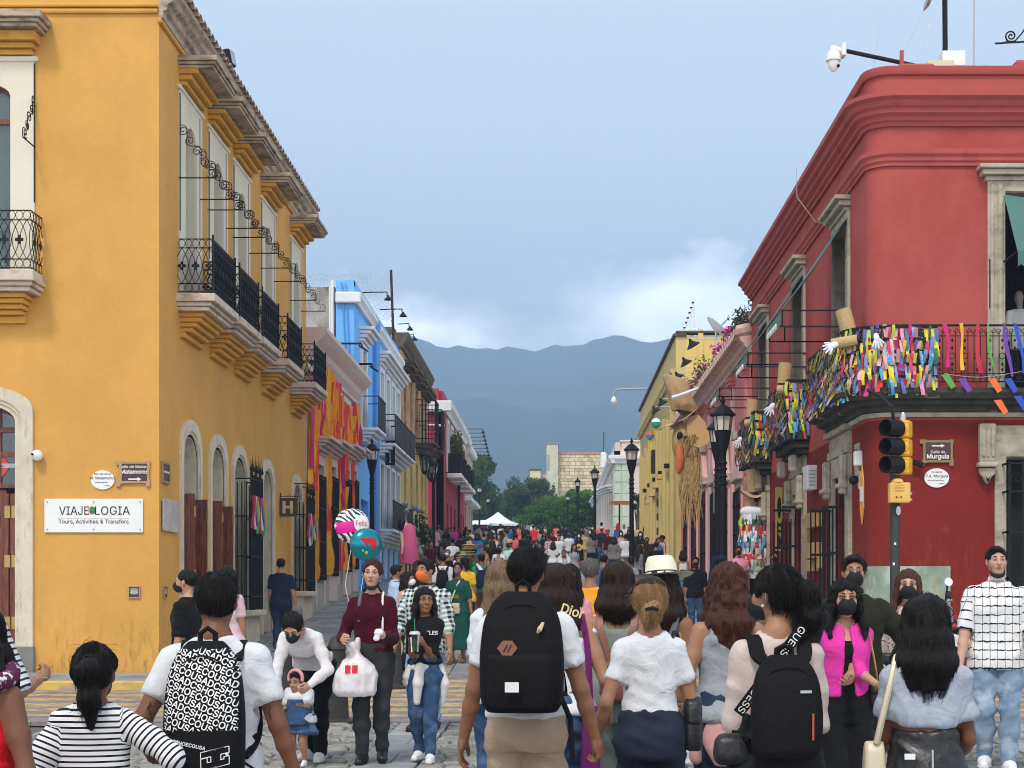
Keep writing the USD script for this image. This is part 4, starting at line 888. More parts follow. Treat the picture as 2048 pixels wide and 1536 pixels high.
def glove(S,c,dirv,s=1.0):
 d=np.array(dirv,float);d/=np.linalg.norm(d);side=np.cross(d,[0,-1,.2]);side/=np.linalg.norm(side);c=np.array(c,float)
 hp=[xf(trimesh.creation.icosphere(2,1),frame(c,side*.055*s,np.cross(d,side)*.035*s,d*.085*s))]
 for k,(a,l)in enumerate(((-.75,.1),(-.32,.14),(0,.15),(.3,.14),(.62,.11))):
  dd=d*math.cos(a)+side*math.sin(a);b=c+side*.04*s*(k-2)/2+d*.04*s
  hp.append(tube([b,b+dd*l*.5*s,b+dd*l*s+[0,0,-.012],b+dd*(l+.012)*s+[0,0,-.014]],[.02*s,.019*s,.016*s,.006],7))
 part(S,'glove',hp,M_glove,smooth=50)
def matroll(c,d,r,L,sides=18):
 d=np.array(d,float);d/=np.linalg.norm(d);a=np.cross(d,[.3,1,.1]);a/=np.linalg.norm(a);b=np.cross(d,a)
 return xf(lathe([(r*.97,0),(r,.01),(r*1.02,L*.5),(r,L),(r*.9,L),(r*.88,0),(r*.97,0)],sides),frame(c,a,b,d))
S=thing('ribbon_figure','rag-strip figure with woven-mat head draped round the corner of the red balcony','festival figure',(XR-.5,YR+.3,5))
pp=corner_path(RI,28.3,6.1,.46,14);drape(S,pp,5.74,5,.78)
Yc=25.3;part(S,'mat_head',matroll((X_(1699,Yc),Yc,Z_(668,Yc)),(-.28,0,1),.13,.42),M_petate,smooth=40);part(S,'mat_arm',matroll((X_(1670,Yc-.7),Yc-.4,Z_(682,Yc-.7)),(1,-.35,.12),.085,.42),M_petate,smooth=40)
glove(S,(X_(1668,Yc-.5),Yc-.5,Z_(690,Yc-.5)),(-.9,0,-.35),.95);glove(S,(X_(1753,24.4),24.4,Z_(675,24.4)),(.25,0,-1),.85)
for k,y in enumerate(wy[1:]):
 S=thing('ribbon_figure',['rag-strip figure with upright mat head on the middle side balcony of red building','rag-strip figure with mat head on the farthest balcony, beside pink house'][k],'festival figure',(XR-.45,y,5))
 drape(S,[(XR-.46,y+1.3),(XR-.46,y-1.3),(XR-.02,y-1.32)],5.74,5,1.0)
 y0=y-1.0;px,py=((1568,768),(1503,835))[k]
 part(S,'mat_head',matroll((X_(px,y0),y0,Z_(py,y0)),(.08,0,1),.14,.42),M_petate,smooth=40)
 part(S,'mat_arm',matroll((X_(px-14,y0),y0-.05,Z_(py+12,y0)),(.9,-.3,.0),.09,.3),M_petate,smooth=40)
 glove(S,(X_(px-24,y0),y0,Z_(py+45,y0)),(-.5,0,-.8),1.0);glove(S,(X_(px+22,y0),y0-.2,Z_(py+22,y0)),(.1,0,-1),1.0)
 # loose ribbons on the front railing
for k,(px,c,L,w_)in enumerate([(1888,(.55,.01,.16),.7,.07),(1918,(.75,.42,.02),.75,.06),(1952,(.5,.02,.05),.8,.07),(1975,(.10,.33,.06),.7,.045),(2010,(.14,.05,.32),.85,.085),(2034,(.02,.07,.40),.8,.08)]):
 Yq=YR-.5;nm=['magenta','amber','crimson','green','violet','blue'][k]
 S=thing('railing_ribbon',f'{nm} ribbon tied by itself to the front balcony railing of the red building','ribbon',(X_(px,Yq),Yq,5))
 part(S,'ribbon',strip(Plane((0,Yq,0),(1,0,0),(0,-1,0)),X_(px,Yq),5.78,L,.02,.08,k,w_,.6,8),mat('satin_'+nm,c,rough=.4,bump=0))
part(_:=thing('bunting_string','string of small coloured cloth pennants under the front balcony railing','bunting',(7,YR-.5,4.9)),'cord',tube([(6.2+.2*k,YR-.52,4.98-.06*math.sin(k*.6))for k in range(16)],.004,3),M_inkw)
for k,(px,py,nm,c)in enumerate([(1895,757,'green',(.03,.30,.09)),(1928,765,'violet',(.15,.06,.32)),(1988,765,'orange',(.80,.16,.03)),(2020,765,'blue',(.02,.08,.38)),(2000,808,'orange',(.80,.16,.03)),(2040,800,'blue',(.02,.08,.38))]):
 Yq=YR-.56;a,b_=X_(px,Yq),Z_(py,Yq)
 part(_,'pennant',Plane((0,Yq,0),(1,0,0),(0,-1,0)).ext(Polygon([(a-.1,b_+.06),(a+.02,b_+.07),(a+.13,b_-.12),(a+.06,b_-.17)]),0,.004),mat('satin_'+nm,c))
 # wall furniture of the red building
street_sign('street_sign',PQ,X_(1875,YR),Z_(903,YR),.48,.36,[('Calle de',.045,-.03,False),('Murguía',.07,-.115,True)],'brown framed street sign reading Calle de Murguía, on the red front wall',True,M_signf2)
plaque('oval_plaque',PQ,X_(1873,YR),Z_(956,YR),.40,.31,'white oval plaque with black script on the red front wall',None,True,[('Su calle de',.024,0,.085),('P.A. Murguía',.045,0,.01),('Año 1860 en la Hoy',.02,-.02,-.05),('Oaxaca',.018,.08,-.1)])
plaque('small_plaque',PQ,X_(1880,YR),Z_(1172,YR),.21,.21,'small brown plaque low on the red front wall behind motorcycle mirror',M_signf)
plaque('oval_plaque',PR,-25.75,Z_(960,25.7),.36,.3,'white oval plaque edge-on on the red side wall by the corner',None,True)
S=thing('marker_board','orange and white diamond-ended marker on the red side wall','sign',PR.P(-25.55,3,0))
part(S,'board',PR.ext(Polygon([(-25.7,2.9),(-25.4,2.9),(-25.55,2.62)]).union(sbox(-25.68,2.88,-25.42,3.36)).union(Polygon([(-25.68,3.35),(-25.42,3.35),(-25.55,3.62)])),.01,.03),mat('marker_orange',(.75,.35,.06),bump=0))
part(S,'panel',PR.box(-25.66,-25.44,3.0,3.25,.03,.036),M_white)
S=thing('intercom_panel','grey intercom panel and white lamp box on the red side wall','intercom',PR.P(-25.9,3.7,0))
part(S,'panel',PR.box(-26.05,-25.75,3.45,4.0,.0,.05,.01),M_gst);part(S,'window',PR.box(-25.98,-25.82,3.72,3.9,.05,.06),M_black);part(S,'lamp_box',PR.box(-25.7,-25.55,3.6,3.85,0,.14,.02),M_white)
ic=trimesh.creation.icosphere(2,.08);part(S,'bulb_housing',(np.array(ic.vertices)+PR.P(-25.85,3.38,.1),np.array(ic.faces)),M_black,smooth=True)
S=thing('vent_box','white louvred vent box high on the red side wall','vent',PR.P(-30.2,3.75,0))
part(S,'case',PR.box(-30.5,-30.0,3.5,3.98,0,.2,.02),M_white)
for k in range(5):part(S,'louvre',Plane((0,29.998,0),(1,0,0),(0,-1,0)).box(XR-.17,XR-.04,3.58+.07*k,3.6+.07*k,0,.012),M_metal)
M_board=mat('raw_board',(.50,.32,.12),rough=.7,var=.25,vscale=4,bump=.2)
S=thing('wooden_sign','sign of raw wooden boards with cut lettering on red side wall, between two doors','sign',PR.P(-30,2.5,0))
for k,(y0,y1,z0,z1)in enumerate([(30.6,30.75,2.3,3.0),(29.2,30.5,2.75,3.05),(29.3,30.3,2.15,2.45),(29.2,29.5,1.95,2.2),(30.2,30.45,1.9,2.25),(29.7,30.0,1.9,2.12)]):part(S,'board',PR.box(-y1,-y0,z0,z1,.02,.12+.04*(k%3),.01),M_board)
S=thing('tall_board','tall narrow yellow wooden board with dark carving, hung by the red doors','sign',PR.P(-35,2.5,0))
PT=Plane((0,34.6,0),(1,0,0),(0,-1,0));a0,a1,b0,b1=X_(1551,34.6),X_(1565,34.6),Z_(1102,34.6),Z_(975,34.6)
part(S,'board',PT.box(a0,a1,b0,b1,-.03,.03,.01),mat('yellow_board',(.62,.42,.10),rough=.6,var=.15))
part(S,'carving',PT.ext(shapely.union_all([affinity.scale(Point((a0+a1)/2,b1-.45).buffer(1),.045,.25),sbox(a0+.03,b0+.55,a1-.03,b0+.62),sbox(a0+.03,b0+.42,a1-.03,b0+.47),affinity.scale(Point((a0+a1)/2,b0+.2).buffer(1),.04,.15)]),.03,.034),M_ink)
S=thing('wall_spotlight','small black spotlight on the red front wall behind the traffic light','light',PQ.P(X_(1832,YR),3.4,0))
part(S,'head',xf(box(-.09,.09,-.05,.05,-.04,.04,.015),frame(PQ.P(X_(1832,YR),Z_(928,YR),.12),(.95,0,-.3),(0,1,0),(.3,0,.95))),M_black);part(S,'arm',rod(PQ.P(X_(1820,YR),Z_(921,YR),0),PQ.P(X_(1826,YR),Z_(925,YR),.12),.015),M_black)
# roof things of the red building
Yr=26.2
S=thing('roof_camera','white dome security camera on a long black arm above red parapet','camera',(X_(1740,Yr),Yr,10.1))
c=np.array([X_(1667,Yr),Yr,Z_(108,Yr)])
part(S,'arm',rod((X_(1848,Yr),Yr,Z_(135,Yr)),(X_(1688,Yr),Yr,Z_(101,Yr)),.035,8),M_black)
part(S,'plate',[box(c[0]+.13,c[0]+.2,Yr-.11,Yr+.11,c[2]-.05,c[2]+.16,.01)],M_white)
part(S,'body',[lathe([(0,.13),(.05,.13),(.06,.06),(.1,.02),(.125,-.05),(.125,-.12),(.1,-.12),(0,-.12)],18,c),rod(c+[0,0,.1],c+[.15,0,.05],.045,8)],M_white,smooth=40)
part(S,'dome',lathe([(.1,-.121),(.1,-.16),(.08,-.24),(.04,-.29),(0,-.3)],18,c),M_white,smooth=40)
part(S,'lens',(np.array(trimesh.creation.icosphere(1,.03).vertices)+c+[.07,-.06,-.22],trimesh.creation.icosphere(1,.03).faces),M_black)
S=thing('antenna_mast','black antenna mast with grey dish beside a white box on the red roof','mast',(X_(1890,Yr),Yr,10))
part(S,'mast',rod((X_(1891,Yr),Yr,10.05),(X_(1889,Yr),Yr,12.2),.045,8),M_black)
part(S,'equipment_box',box(X_(1881,Yr),X_(1927,Yr),Yr-.15,Yr+.15,Z_(137,Yr),Z_(107,Yr),.01),M_white);part(S,'base_board',box(X_(1850,Yr),X_(1902,Yr),Yr-.2,Yr-.16,Z_(141,Yr),Z_(128,Yr),.005),mat('cream_board',(.62,.57,.42)))
part(S,'dish',xf(lathe([(0,0),(.1,.015),(.17,.05),(.2,.08),(.17,.06),(0,.02)],18),frame((X_(1863,Yr),Yr,Z_(2,Yr)),(.3,0,.95),(0,1,0),(-.95,0,.3))),M_metal,smooth=40)
part(S,'guy_wire',[rod((X_(1808,Yr),Yr+2,11.8),(X_(1740,Yr),Yr,10.05),.004,3),rod((X_(1889,Yr),Yr,12.1),(X_(1770,Yr),Yr,10.05),.004,3),rod((X_(1889,Yr),Yr,11.8),(X_(1805,Yr),Yr,10.05),.004,3)],M_metal)
S=thing('thin_antenna','thin grey rod antenna on the red roof, right of the mast','antenna',(X_(1948,Yr),Yr,10))
part(S,'rod',rod((X_(1948,Yr),Yr,10.0),(X_(1948,Yr),Yr,12.3),.018,6),M_metal);part(S,'stay',rod((X_(1948,Yr),Yr,10.2),(X_(1962,Yr),Yr,10.0),.01,4),M_metal)
S=thing('scroll_bracket','black iron scroll bracket jutting in at the top right against the sky','bracket',(X_(2048,22),22,11))
c=(X_(2022,22),Z_(72,22));part(S,'scroll',tube([(c[0]+q[0],22,c[1]+q[1])for q in spiral(24,1.7,.01,.085,0,1)],.012,5),M_iron);part(S,'bar',rod((X_(1990,22),22,Z_(87,22)),(X_(2140,22),22,Z_(78,22)),.014,5),M_iron)
part(S,'brace',tube([(X_(2010,22),22,Z_(84,22)),(X_(2030,22),22,Z_(82,22)),(X_(2044,22),22,Z_(66,22)),(X_(2060,22),22,Z_(40,22))],.012,5),M_iron)
S=thing('roof_cable','thin pale cable hanging over the cornice of the red building','cable',(XR,29,9));part(S,'cable',tube([(XR-.38,30.2,9.8),(XR-.4,30,9.2),(XR-.12,29.5,8.6),(XR-.1,28.4,8.3)],.008,4),M_gst)
# ---------------------------------------------------------------- pink house
def pR(X):return Plane((X,0,0),(0,-1,0),(-1,0,0))
M_pink=mat('salmon_stucco',(.62,.20,.17),rough=.85,var=.07,vscale=1.2,bump=.15)
M_palep=mat('pale_pink_stucco',(.70,.44,.41),rough=.85,var=.06,bump=.12)
M_pstone=mat('pink_cornice_stone',(.60,.42,.35),rough=.85,var=.15,vscale=4,bump=.3,color2=(.42,.24,.19),c2scale=3,c2=(.5,.7))
pk=thing('pink_house','one-storey salmon pink house with a scalloped tile eave and pale door pediments','building',(XR,40,0))
PP=pR(XR-.0);PD=[42.4,45.6,48.8,52.2,55.6,59.2]
w=sbox(-62.4,.3,-40.02,8.2)
for y in PD:w=w.difference(sbox(-y-.6,g(y)+.2,-y+.6,g(y)+3.3))
part(pk,'wall',PP.ext(w,-.4,0),M_pink)
part(pk,'cornice',PP.mold(-62.5,-40.02,[(-.1,7.75),(.06,7.75),(.1,7.85),(.18,7.9),(.22,8.0),(.3,8.05),(.32,8.15),(-.1,8.2)]),M_pstone)
part(pk,'end_parapet',PP.ext(Polygon([(-41.6,8.2),(-40.03,8.2),(-40.03,9.5),(-40.6,9.4),(-41.2,8.7)]),-.5,-.1),M_pink)
for k in range(40):
 u=-40.2-k*.56
 part(pk,'eave_tile',[xf(lathe([(.19,0),(.21,.2),(.23,.66),(.17,.66),(.16,0)],9),frame(PP.P(u,8.42,-.2),(0,1,0),(.25,0,.97),(-.97,0,-.25)))],M_pstone,smooth=40)
for y in PD:
 z=g(y);d=sbox(-y-.6,z+.2,-y+.6,z+3.3)
 part(pk,'door_surround',PP.ext(sbox(-y-.85,z,-y+.85,z+3.45).difference(d),-.02,.08),M_palep)
 part(pk,'pediment',PP.ext(Polygon([(-y-.9,z+3.5),(-y+.9,z+3.5),(-y+.95,z+3.7),(-y+.55,z+3.8),(-y,z+4.7),(-y-.55,z+3.8),(-y-.95,z+3.7)]),-.02,.16),M_palep)
 part(pk,'pediment_cap',[PP.box(-y-1,-y+1,z+3.46,z+3.54,0,.22,.02),PP.box(-y-.22,-y+.22,z+4.6,z+4.85,0,.24,.02)],M_gst)
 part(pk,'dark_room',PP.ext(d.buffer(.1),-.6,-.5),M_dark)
 part(pk,'grille',[rod(PP.P(-y-.6+1.2*j/8,z+.3,.14),PP.P(-y-.6+1.2*j/8,z+3.2,.14),.018,4)for j in range(9)]+[PP.box(-y-.65,-y+.65,z+v,z+v+.03,.0,.16)for v in(.4,1.2,2.0,2.8)],M_iron)
for y in(41.0,44.0,47.2,50.5,53.9,57.4,61.2):
 part(pk,'pilaster',PP.box(-y-.22,-y+.22,.4,7.6,-.02,.09,.02),M_palep if y in(44.0,50.5)else M_pink);part(pk,'pilaster_capital',PP.hood(-y-.22,-y+.22,[(7.3,7.38,.12,.02),(7.385,7.48,.18,.06),(7.485,7.6,.22,.1)]),M_pink)
part(pk,'plinth',PP.box(-62.4,-40.02,.2,1.6,-.05,.05,.02),mat('plinth_rose',(.45,.2,.17),var=.15,bump=.2))
part(pk,'meter_box',PP.box(-46.9,-46.4,3.9,5.0,0,.3,.02),M_gst)
def foliage(c,r,n,size,seed,squash=(1,1,1),clump=14,hollow=.45):
 """leaf quads in clumps through a volume"""
 q=np.random.default_rng(seed);cc=q.normal(size=(clump,3));cc/=np.linalg.norm(cc,axis=1,keepdims=True);cc*=(q.uniform(hollow,1,(clump,1)))*.75
 cr=q.uniform(.22,.45,clump);k=q.integers(clump,size=n)
 d=q.normal(size=(n,3));d/=np.linalg.norm(d,axis=1,keepdims=True)
 p=(cc[k]+d*(cr[k]*q.uniform(.55,1.05,n))[:,None])*np.array(squash)*r+np.array(c)
 a=q.normal(size=(n,3))+[0,0,.0];a/=np.linalg.norm(a,axis=1,keepdims=True);b=np.cross(a,q.normal(size=(n,3)));b/=np.linalg.norm(b,axis=1,keepdims=True)
 s=size*q.uniform(.6,1.3,(n,1))
 v=np.stack([p-a*s,p+b*s*.5,p+a*s,p-b*s*.5],1).reshape(-1,3)
 return v,np.arange(n*4).reshape(n,4)
M_leafd=leafmat('leaf_dark',(.05,.10,.022));M_leaf=leafmat('leaf_green',(.10,.19,.03));M_leafo=leafmat('leaf_olive',(.11,.15,.04));M_leafa=leafmat('leaf_acacia',(.10,.25,.025));M_bark=mat('bark',(.10,.075,.055),rough=.9,var=.3,vscale=12,bump=.6)
M_bloom=mat('magenta_bloom',(.50,.03,.28),rough=.7,var=.3,bump=0)
bg_=thing('bougainvillea','bougainvillea with magenta blooms spilling along the pink house eave','plant',(XR,50,8.5))
for k,(px,py,Y,r)in enumerate([(1489,640,40.6,.75),(1478,655,41,.6),(1466,670,42.5,.5),(1440,706,46,.55),(1408,750,51,.7),(1385,775,54.5,.7)]):
 part(bg_,'foliage',foliage((X_(px,Y)+.2,Y,Z_(py,Y)),r,420,.06,50+k),M_leafo)
 if k>0:part(bg_,'blooms',foliage((X_(px-4,Y)+.1,Y-.2,Z_(py,Y)),r*.8,220,.05,80+k,clump=7),M_bloom)
 part(bg_,'stem',[tube([(X_(px,Y)+.3,Y,8.3),(X_(px,Y)+.2,Y,Z_(py,Y))],[.03,.015],5)],M_bark)
S=thing('satellite_dish','white satellite dish edge-on on a roof behind the pink house','dish',(X_(1440,60),60,11))
c=np.array([X_(1432,60),60,Z_(662,60)]);part(S,'dish',xf(lathe([(0,0),(.3,.03),(.55,.13),(.62,.18),(.5,.13),(0,.03)],20),frame(c,(.75,.0,-.66),(0,1,0),(.66,0,.75))),M_white,smooth=40);part(S,'arm',rod(c,c+[.5,-.2,.5],.03,5),M_metal);part(S,'post',rod(c,c-[0,0,.8],.05,6),M_metal)
for k,(Y,px,py)in enumerate([(47,1387,684),(51,1373,721),(55,1358,750),(59,1326,803),(63,1312,819)]):
 S=thing('sign_spotlight',f'black shaded spotlight on a thin arm by the yellow house, {["highest", "second highest", "beside mat hat", "below the mat hat", "lowest"][k]}','light',(X_(px,Y),Y,Z_(py,Y)))
 a=np.array([X_(px,Y),Y,Z_(py-6,Y)]);part(S,'arm',rod(a,(XR-.1,Y,a[2]),.02,4),M_metal)
 part(S,'shade',xf(lathe([(.03,.22),(.06,.12),(.24,-.05),(.22,-.05),(0,.1)],10),frame(a-[.02,0,.18],(.86,0,.5),(0,1,0),(-.5,0,.86))),M_black)
 # ---------------------------------------------------------------- pale yellow house
M_ry=mat('pale_yellow_stucco',(.70,.50,.16),rough=.85,var=.06,vscale=1,bump=.12);M_ry2=mat('dull_yellow_stucco',(.58,.44,.17),rough=.85,var=.08,vscale=1,bump=.12)
XY,YY=4.92,62.6
yh=thing('pale_yellow_house','plain tall pale yellow house with dark coping and ribbed side wall on the right','building',(XY,YY,0))
PY=pR(XY);part(yh,'side_wall',PY.box(-88.7,-YY,1,11.9,-.4,0),M_ry2);part(yh,'front_wall',box(XY+.401,12,YY,YY+.4,4,11.9),M_ry)
part(yh,'front_rib',[box(XY+.9,XY+1.1,YY-.1,YY-.01,5,12.2),box(XY+2.6,XY+2.75,YY-.1,YY-.01,5,12.3)],M_ry)
part(yh,'coping',[PY.box(-88.8,-YY+.1,11.9,12.02,-.45,.12,.02),box(XY-.0,12,YY-.12,YY+.45,12.03,12.12,.02)],M_darkst)
part(yh,'string_course',PY.mold(-88.8,-YY-.2,[(-.02,10.3),(.12,10.3),(.14,10.42),(.22,10.5),(.22,10.6),(-.02,10.65)]),M_ry2)
for k in range(11):part(yh,'rib',PY.box(-64.2-k*2.3,-63.9-k*2.3,1.5,9.2-.3*(k%2),-.02,.14,.02),M_ry2)
part(yh,'ledge',[PY.box(-70-3*k,-69.2-3*k,6.6-.2*k,6.8-.2*k,0,.3)for k in range(4)],M_ry)
for k in range(6):part(yh,'wall_letter',PY.ext(affinity.translate(sbox(-.22,-.16,.22,.16).difference(sbox(-.08,-.16+.09*(k%3),.1,.05)),-72.5,6.4-.68*k),.05,.12),M_ink)
part(yh,'wall_board',PY.box(-74.2,-73.4,7.2,8.3,.05,.3,.02),mat('dark_board',(.05,.02,.012)))
for k in range(5):part(yh,'wall_light',PY.box(-66-4*k,-65.8-4*k,6.8,7.0,0,.25,.02),M_black)
S=thing('ladder_mast','white guyed lattice mast on the pale yellow roof','mast',(X_(1380,66),66,12))
a,b_,t_=(X_(1363,66),66,Z_(674,66)),(X_(1391,66),66,Z_(674,66)),(X_(1387,66),66,Z_(603,66))
part(S,'leg',rod(a,t_,.04,5),M_white);part(S,'leg',rod(b_,t_,.04,5),M_white);part(S,'leg',rod((a[0]+.25,66,a[2]),t_,.03,5),M_white)
part(S,'clamp',[box(np.array(a)[0]+(t_[0]-a[0])*q-.05,a[0]+(t_[0]-a[0])*q+.05,65.95,66.05,a[2]+(t_[2]-a[2])*q,a[2]+(t_[2]-a[2])*q+.05)for q in np.linspace(.1,.95,7)],M_black)
S=thing('arm_camera','white dome camera hanging from a curved grey arm off the pale yellow house','camera',(XY,76,10.4))
Y=76;pt=[(X_(1296,Y),Y,Z_(777,Y)),(X_(1240,Y),Y,Z_(778,Y)),(X_(1232,Y),Y,Z_(780,Y)),(X_(1228,Y),Y,Z_(785,Y)),(X_(1227.5,Y),Y,Z_(793,Y))]
part(S,'arm',tube(pt,.045,8),M_metal);part(S,'dome',lathe([(.05,.2),(.1,.12),(.15,.0),(.15,-.08),(.1,-.18),(0,-.23)],14,pt[-1]-np.array([0,0,.2])),M_white,smooth=40)
# ---------------------------------------------------------------- green stone house, far wall of blocks, small shops
M_green=mat('pale_green_stone',(.50,.56,.46),rough=.85,var=.12,vscale=1.5,bump=.2,color2=(.62,.60,.50),c2scale=1.2,c2=(.5,.62));M_crm=mat('cream_stucco',(.68,.58,.50),rough=.85,var=.06,bump=.1)
YG=97.0;XG0=X_(1228,YG)
gh=thing('green_stone_house','low cream house with pale green stone corner and white cornice past the yellow house','building',(XG0,YG,0))
PGf=Plane((0,YG,0),(1,0,0),(0,-1,0));PGs=pR(XG0)
part(gh,'front_wall',PGf.box(XG0+.004,12,2,10.4,-.4,0),M_crm)
for j in range(9):
 for i in range(2):part(gh,'quoin',PGf.box(XG0+.01+(.48 if i else 0),XG0+(.45 if not i else .95+.1*(j%2)),3.4+.72*j,3.4+.72*j+.69,0,.05,.012),M_green)
w=sbox(-150,3,-YG,10.4);us=np.arange(100,148,4.2)
for y in us:w=w.difference(sbox(-y-.6,g(y),-y+.6,g(y)+3.6))
part(gh,'side_wall',PGs.ext(w,-.4,0),M_crm)
part(gh,'side_quoin',PGs.box(-98.6,-YG,3,9.6,0,.05),M_green)
for y in us:part(gh,'door',PGs.ext(sbox(-y-.7,g(y),-y+.7,g(y)+3.7),-.5,-.45),M_dark);part(gh,'door_hood',PGs.hood(-y-.9,-y+.9,[(g(y)+3.75+.14*q,g(y)+3.87+.14*q,.2+.15*q,.08*q)for q in range(3)]),M_trim)
part(gh,'cornice',[PGf.mold(XG0-.35,12,[(-.02,9.6),(.15,9.6),(.2,9.75),(.35,9.9),(.35,10.1),(-.02,10.15)]),PGs.mold(-150,-YG+.3,[(-.02,9.6),(.15,9.6),(.2,9.75),(.34,9.9),(.34,10.1),(-.02,10.14)])],M_trim)
part(gh,'parapet',[PGf.box(XG0+.5,12,10.4,11.0,-.6,-.2),PGs.box(-149,-YG-.5,10.41,11.0,-.5,-.1),PGf.box(XG0+.4,12,11.0,11.1,-.65,-.1)],M_crm)
for k,(px,py,tilt)in enumerate([(1207,870,0),(1259,878,.8)]):
 S=thing('roof_aerial',['upright black comb aerial on a white base beyond the far block wall','slanting black comb aerial on the green stone house roof'][k],'antenna',(X_(px,110),110,11))
 c=np.array([X_(px,110),110,Z_(py+12,110)]);d=np.array([math.sin(tilt),0,math.cos(tilt)])
 part(S,'mast',rod(c-d*.9,c+d*.6,.03,4),M_black);part(S,'comb',[rod(c+d*q-[.0,.0,0],c+d*q+np.array([.14,0,.02]),.02,3)for q in np.linspace(-.3,.6,6)],M_black)
 if not k:part(S,'base',lathe([(.25,-1.9),(.22,-.9),(.1,-.8),(0,-.8)],8,c),M_white)
YS=190.0
M_block=[mat(f'limestone_{i}',c,rough=.9,var=.15,vscale=1.5,bump=.3)for i,c in enumerate([(.70,.58,.36),(.62,.51,.31),(.74,.63,.42),(.52,.41,.26)])]
sb_=thing('block_wall_building','big pale limestone block building with a corner tower at the street end','building',(X_(1150,YS),YS,0))
PSb=Plane((0,YS,0),(1,0,0),(0,-1,0));a0,a1,z1=X_(1113,YS),X_(1208,YS),Z_(909,YS)
part(sb_,'core',[box(a0-1.2,a1,YS+.02,YS+12,4,z1)],mat('lime_mortar',(.33,.29,.22),var=.2))
z=8.0;row=0
while z<z1-.1:
 h=rng.uniform(.34,.5);x=a0-.35*(row%2);row+=1
 while x<a1:
  ww=rng.uniform(.42,.75);xa,xb=max(x,a0),min(x+ww-.05,a1)
  if xb-xa>.15:part(sb_,'block',PSb.box(xa,xb,z,min(z+h-.05,z1),-.05,.03+rng.uniform(0,.05)),M_block[rng.integers(4)])
  x+=ww
 z+=h
t0,t1,zt=X_(1093,YS-1.5),X_(1116,YS-1.5),Z_(888,YS-1.5)
part(sb_,'tower',box(t0,t1,YS-1.5,YS+5,4,zt,.05),mat('tower_stone',(.56,.54,.40),rough=.9,var=.15,vscale=1,bump=.3,color2=(.62,.66,.55),c2scale=.8));part(sb_,'coping',[box(a0,a1,YS-.15,YS+2,z1,z1+.28),box(t0-.08,t1+.08,YS-1.6,YS+5.1,zt,zt+.16)],mat('coping_pink',(.45,.24,.18),var=.15))
part(sb_,'window_slot',box(t0-.02,t0+.4,YS-1.55,YS-1.4,zt-3.2,zt-1.3),M_gst)
S=thing('small_tower','small pale square tower beyond the trees, left of the block building','building',(X_(1070,230),230,0));a,b_=X_(1060,230),X_(1081,230)
part(S,'shaft',box(a,b_,230,232,5,Z_(941,230)),M_block[0]);part(S,'coping',box(a-.1,b_+.1,229.9,232.1,Z_(941,230),Z_(938,230)),M_darkst);part(S,'opening',box(a+.4,b_-.3,229.95,230.1,Z_(967,230),Z_(960,230)),M_dark);part(S,'dome',xf(trimesh.creation.icosphere(2,1.5),frame((b_+.9,233,Z_(965,230)),(1,0,0),(0,1,0),(0,0,1))),mat('dome_rose',(.42,.25,.2),var=.2),smooth=True)
YK=152.0
S=thing('orange_shop','orange-red shop with a blue awning at the far right street end','building',(X_(1196,YK),YK,0));a=X_(1187,YK)
part(S,'wall',box(a+.3,a+6,YK,YK+8,5,Z_(957,YK)),mat('orange_stucco',(.55,.16,.07),var=.15));part(S,'roof',box(a+.1,a+6,YK-.2,YK+8,Z_(957,YK),Z_(953,YK)),M_tile)
part(S,'awning',(np.array([(a+.4,YK-.1,Z_(975,YK)),(a+.4,YK+4,Z_(975,YK)),(a-.6,YK+4,Z_(1010,YK)),(a-.6,YK-.1,Z_(1010,YK))]),np.array([[0,1,2,3]])),mat('awning_blue',(.12,.18,.45),bump=.05));part(S,'door',box(a+.8,a+1.6,YK-.05,YK,6,8.4),M_dark)
# direction sign on a pole
Yd=88;S=thing('direction_sign','rust red arrow-ended direction sign on a black pole by the green stone house','sign',(X_(1239,Yd),Yd,g(Yd)))
Pd=Plane((0,Yd,0),(1,0,0),(0,-1,0));a,b_,z0,z1=X_(1218,Yd),X_(1262,Yd),Z_(1009,Yd),Z_(1002,Yd)
part(S,'board',Pd.ext(Polygon([(a,(z0+z1)/2),(a+.1,z0),(b_-.1,z0),(b_,(z0+z1)/2),(b_-.1,z1),(a+.1,z1)]),-.03,.03),mat('rust_board',(.42,.12,.05),var=.15));part(S,'pole',rod((X_(1239,Yd),Yd+.06,g(Yd)),(X_(1239,Yd),Yd+.06,z1),.05,8),M_black)
# ---------------------------------------------------------------- tent, trees, mountain
Yt=140.0;tx0,tx1=X_(946,Yt),X_(1037,Yt);ze,za=Z_(1047,Yt),Z_(1021,Yt);c=(X_(994,Yt),Yt+2.5)
S=thing('white_tent','white peaked event tent across the far end of the street','tent',(c[0],Yt,g(Yt)))
v=[(tx0,Yt,ze),(tx1,Yt,ze),(tx1+.4,Yt+5,ze),(tx0,Yt+5,ze),(c[0],c[1],za)]
m=trimesh.Trimesh(np.array(v),np.array([[0,1,4],[1,2,4],[2,3,4],[3,0,4]]),process=False).subdivide().subdivide()
vv=np.array(m.vertices);k_=np.clip((za-vv[:,2])/(za-ze),0,1);vv[:,2]-=.22*np.sin(PI*k_)
part(S,'canopy',(vv,np.array(m.faces)),mat('tent_white',(.72,.74,.74),rough=.6,var=.04,bump=.1))
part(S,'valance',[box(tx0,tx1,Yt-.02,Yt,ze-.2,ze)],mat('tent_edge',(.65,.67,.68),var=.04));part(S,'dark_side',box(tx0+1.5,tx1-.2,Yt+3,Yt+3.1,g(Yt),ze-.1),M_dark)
for a,b_ in((tx0,Yt),(tx1,Yt),(tx0,Yt+5),(tx1,Yt+5)):part(S,'pole',rod((a,b_,g(Yt)-.1),(a,b_,ze),.06,6),M_metal)
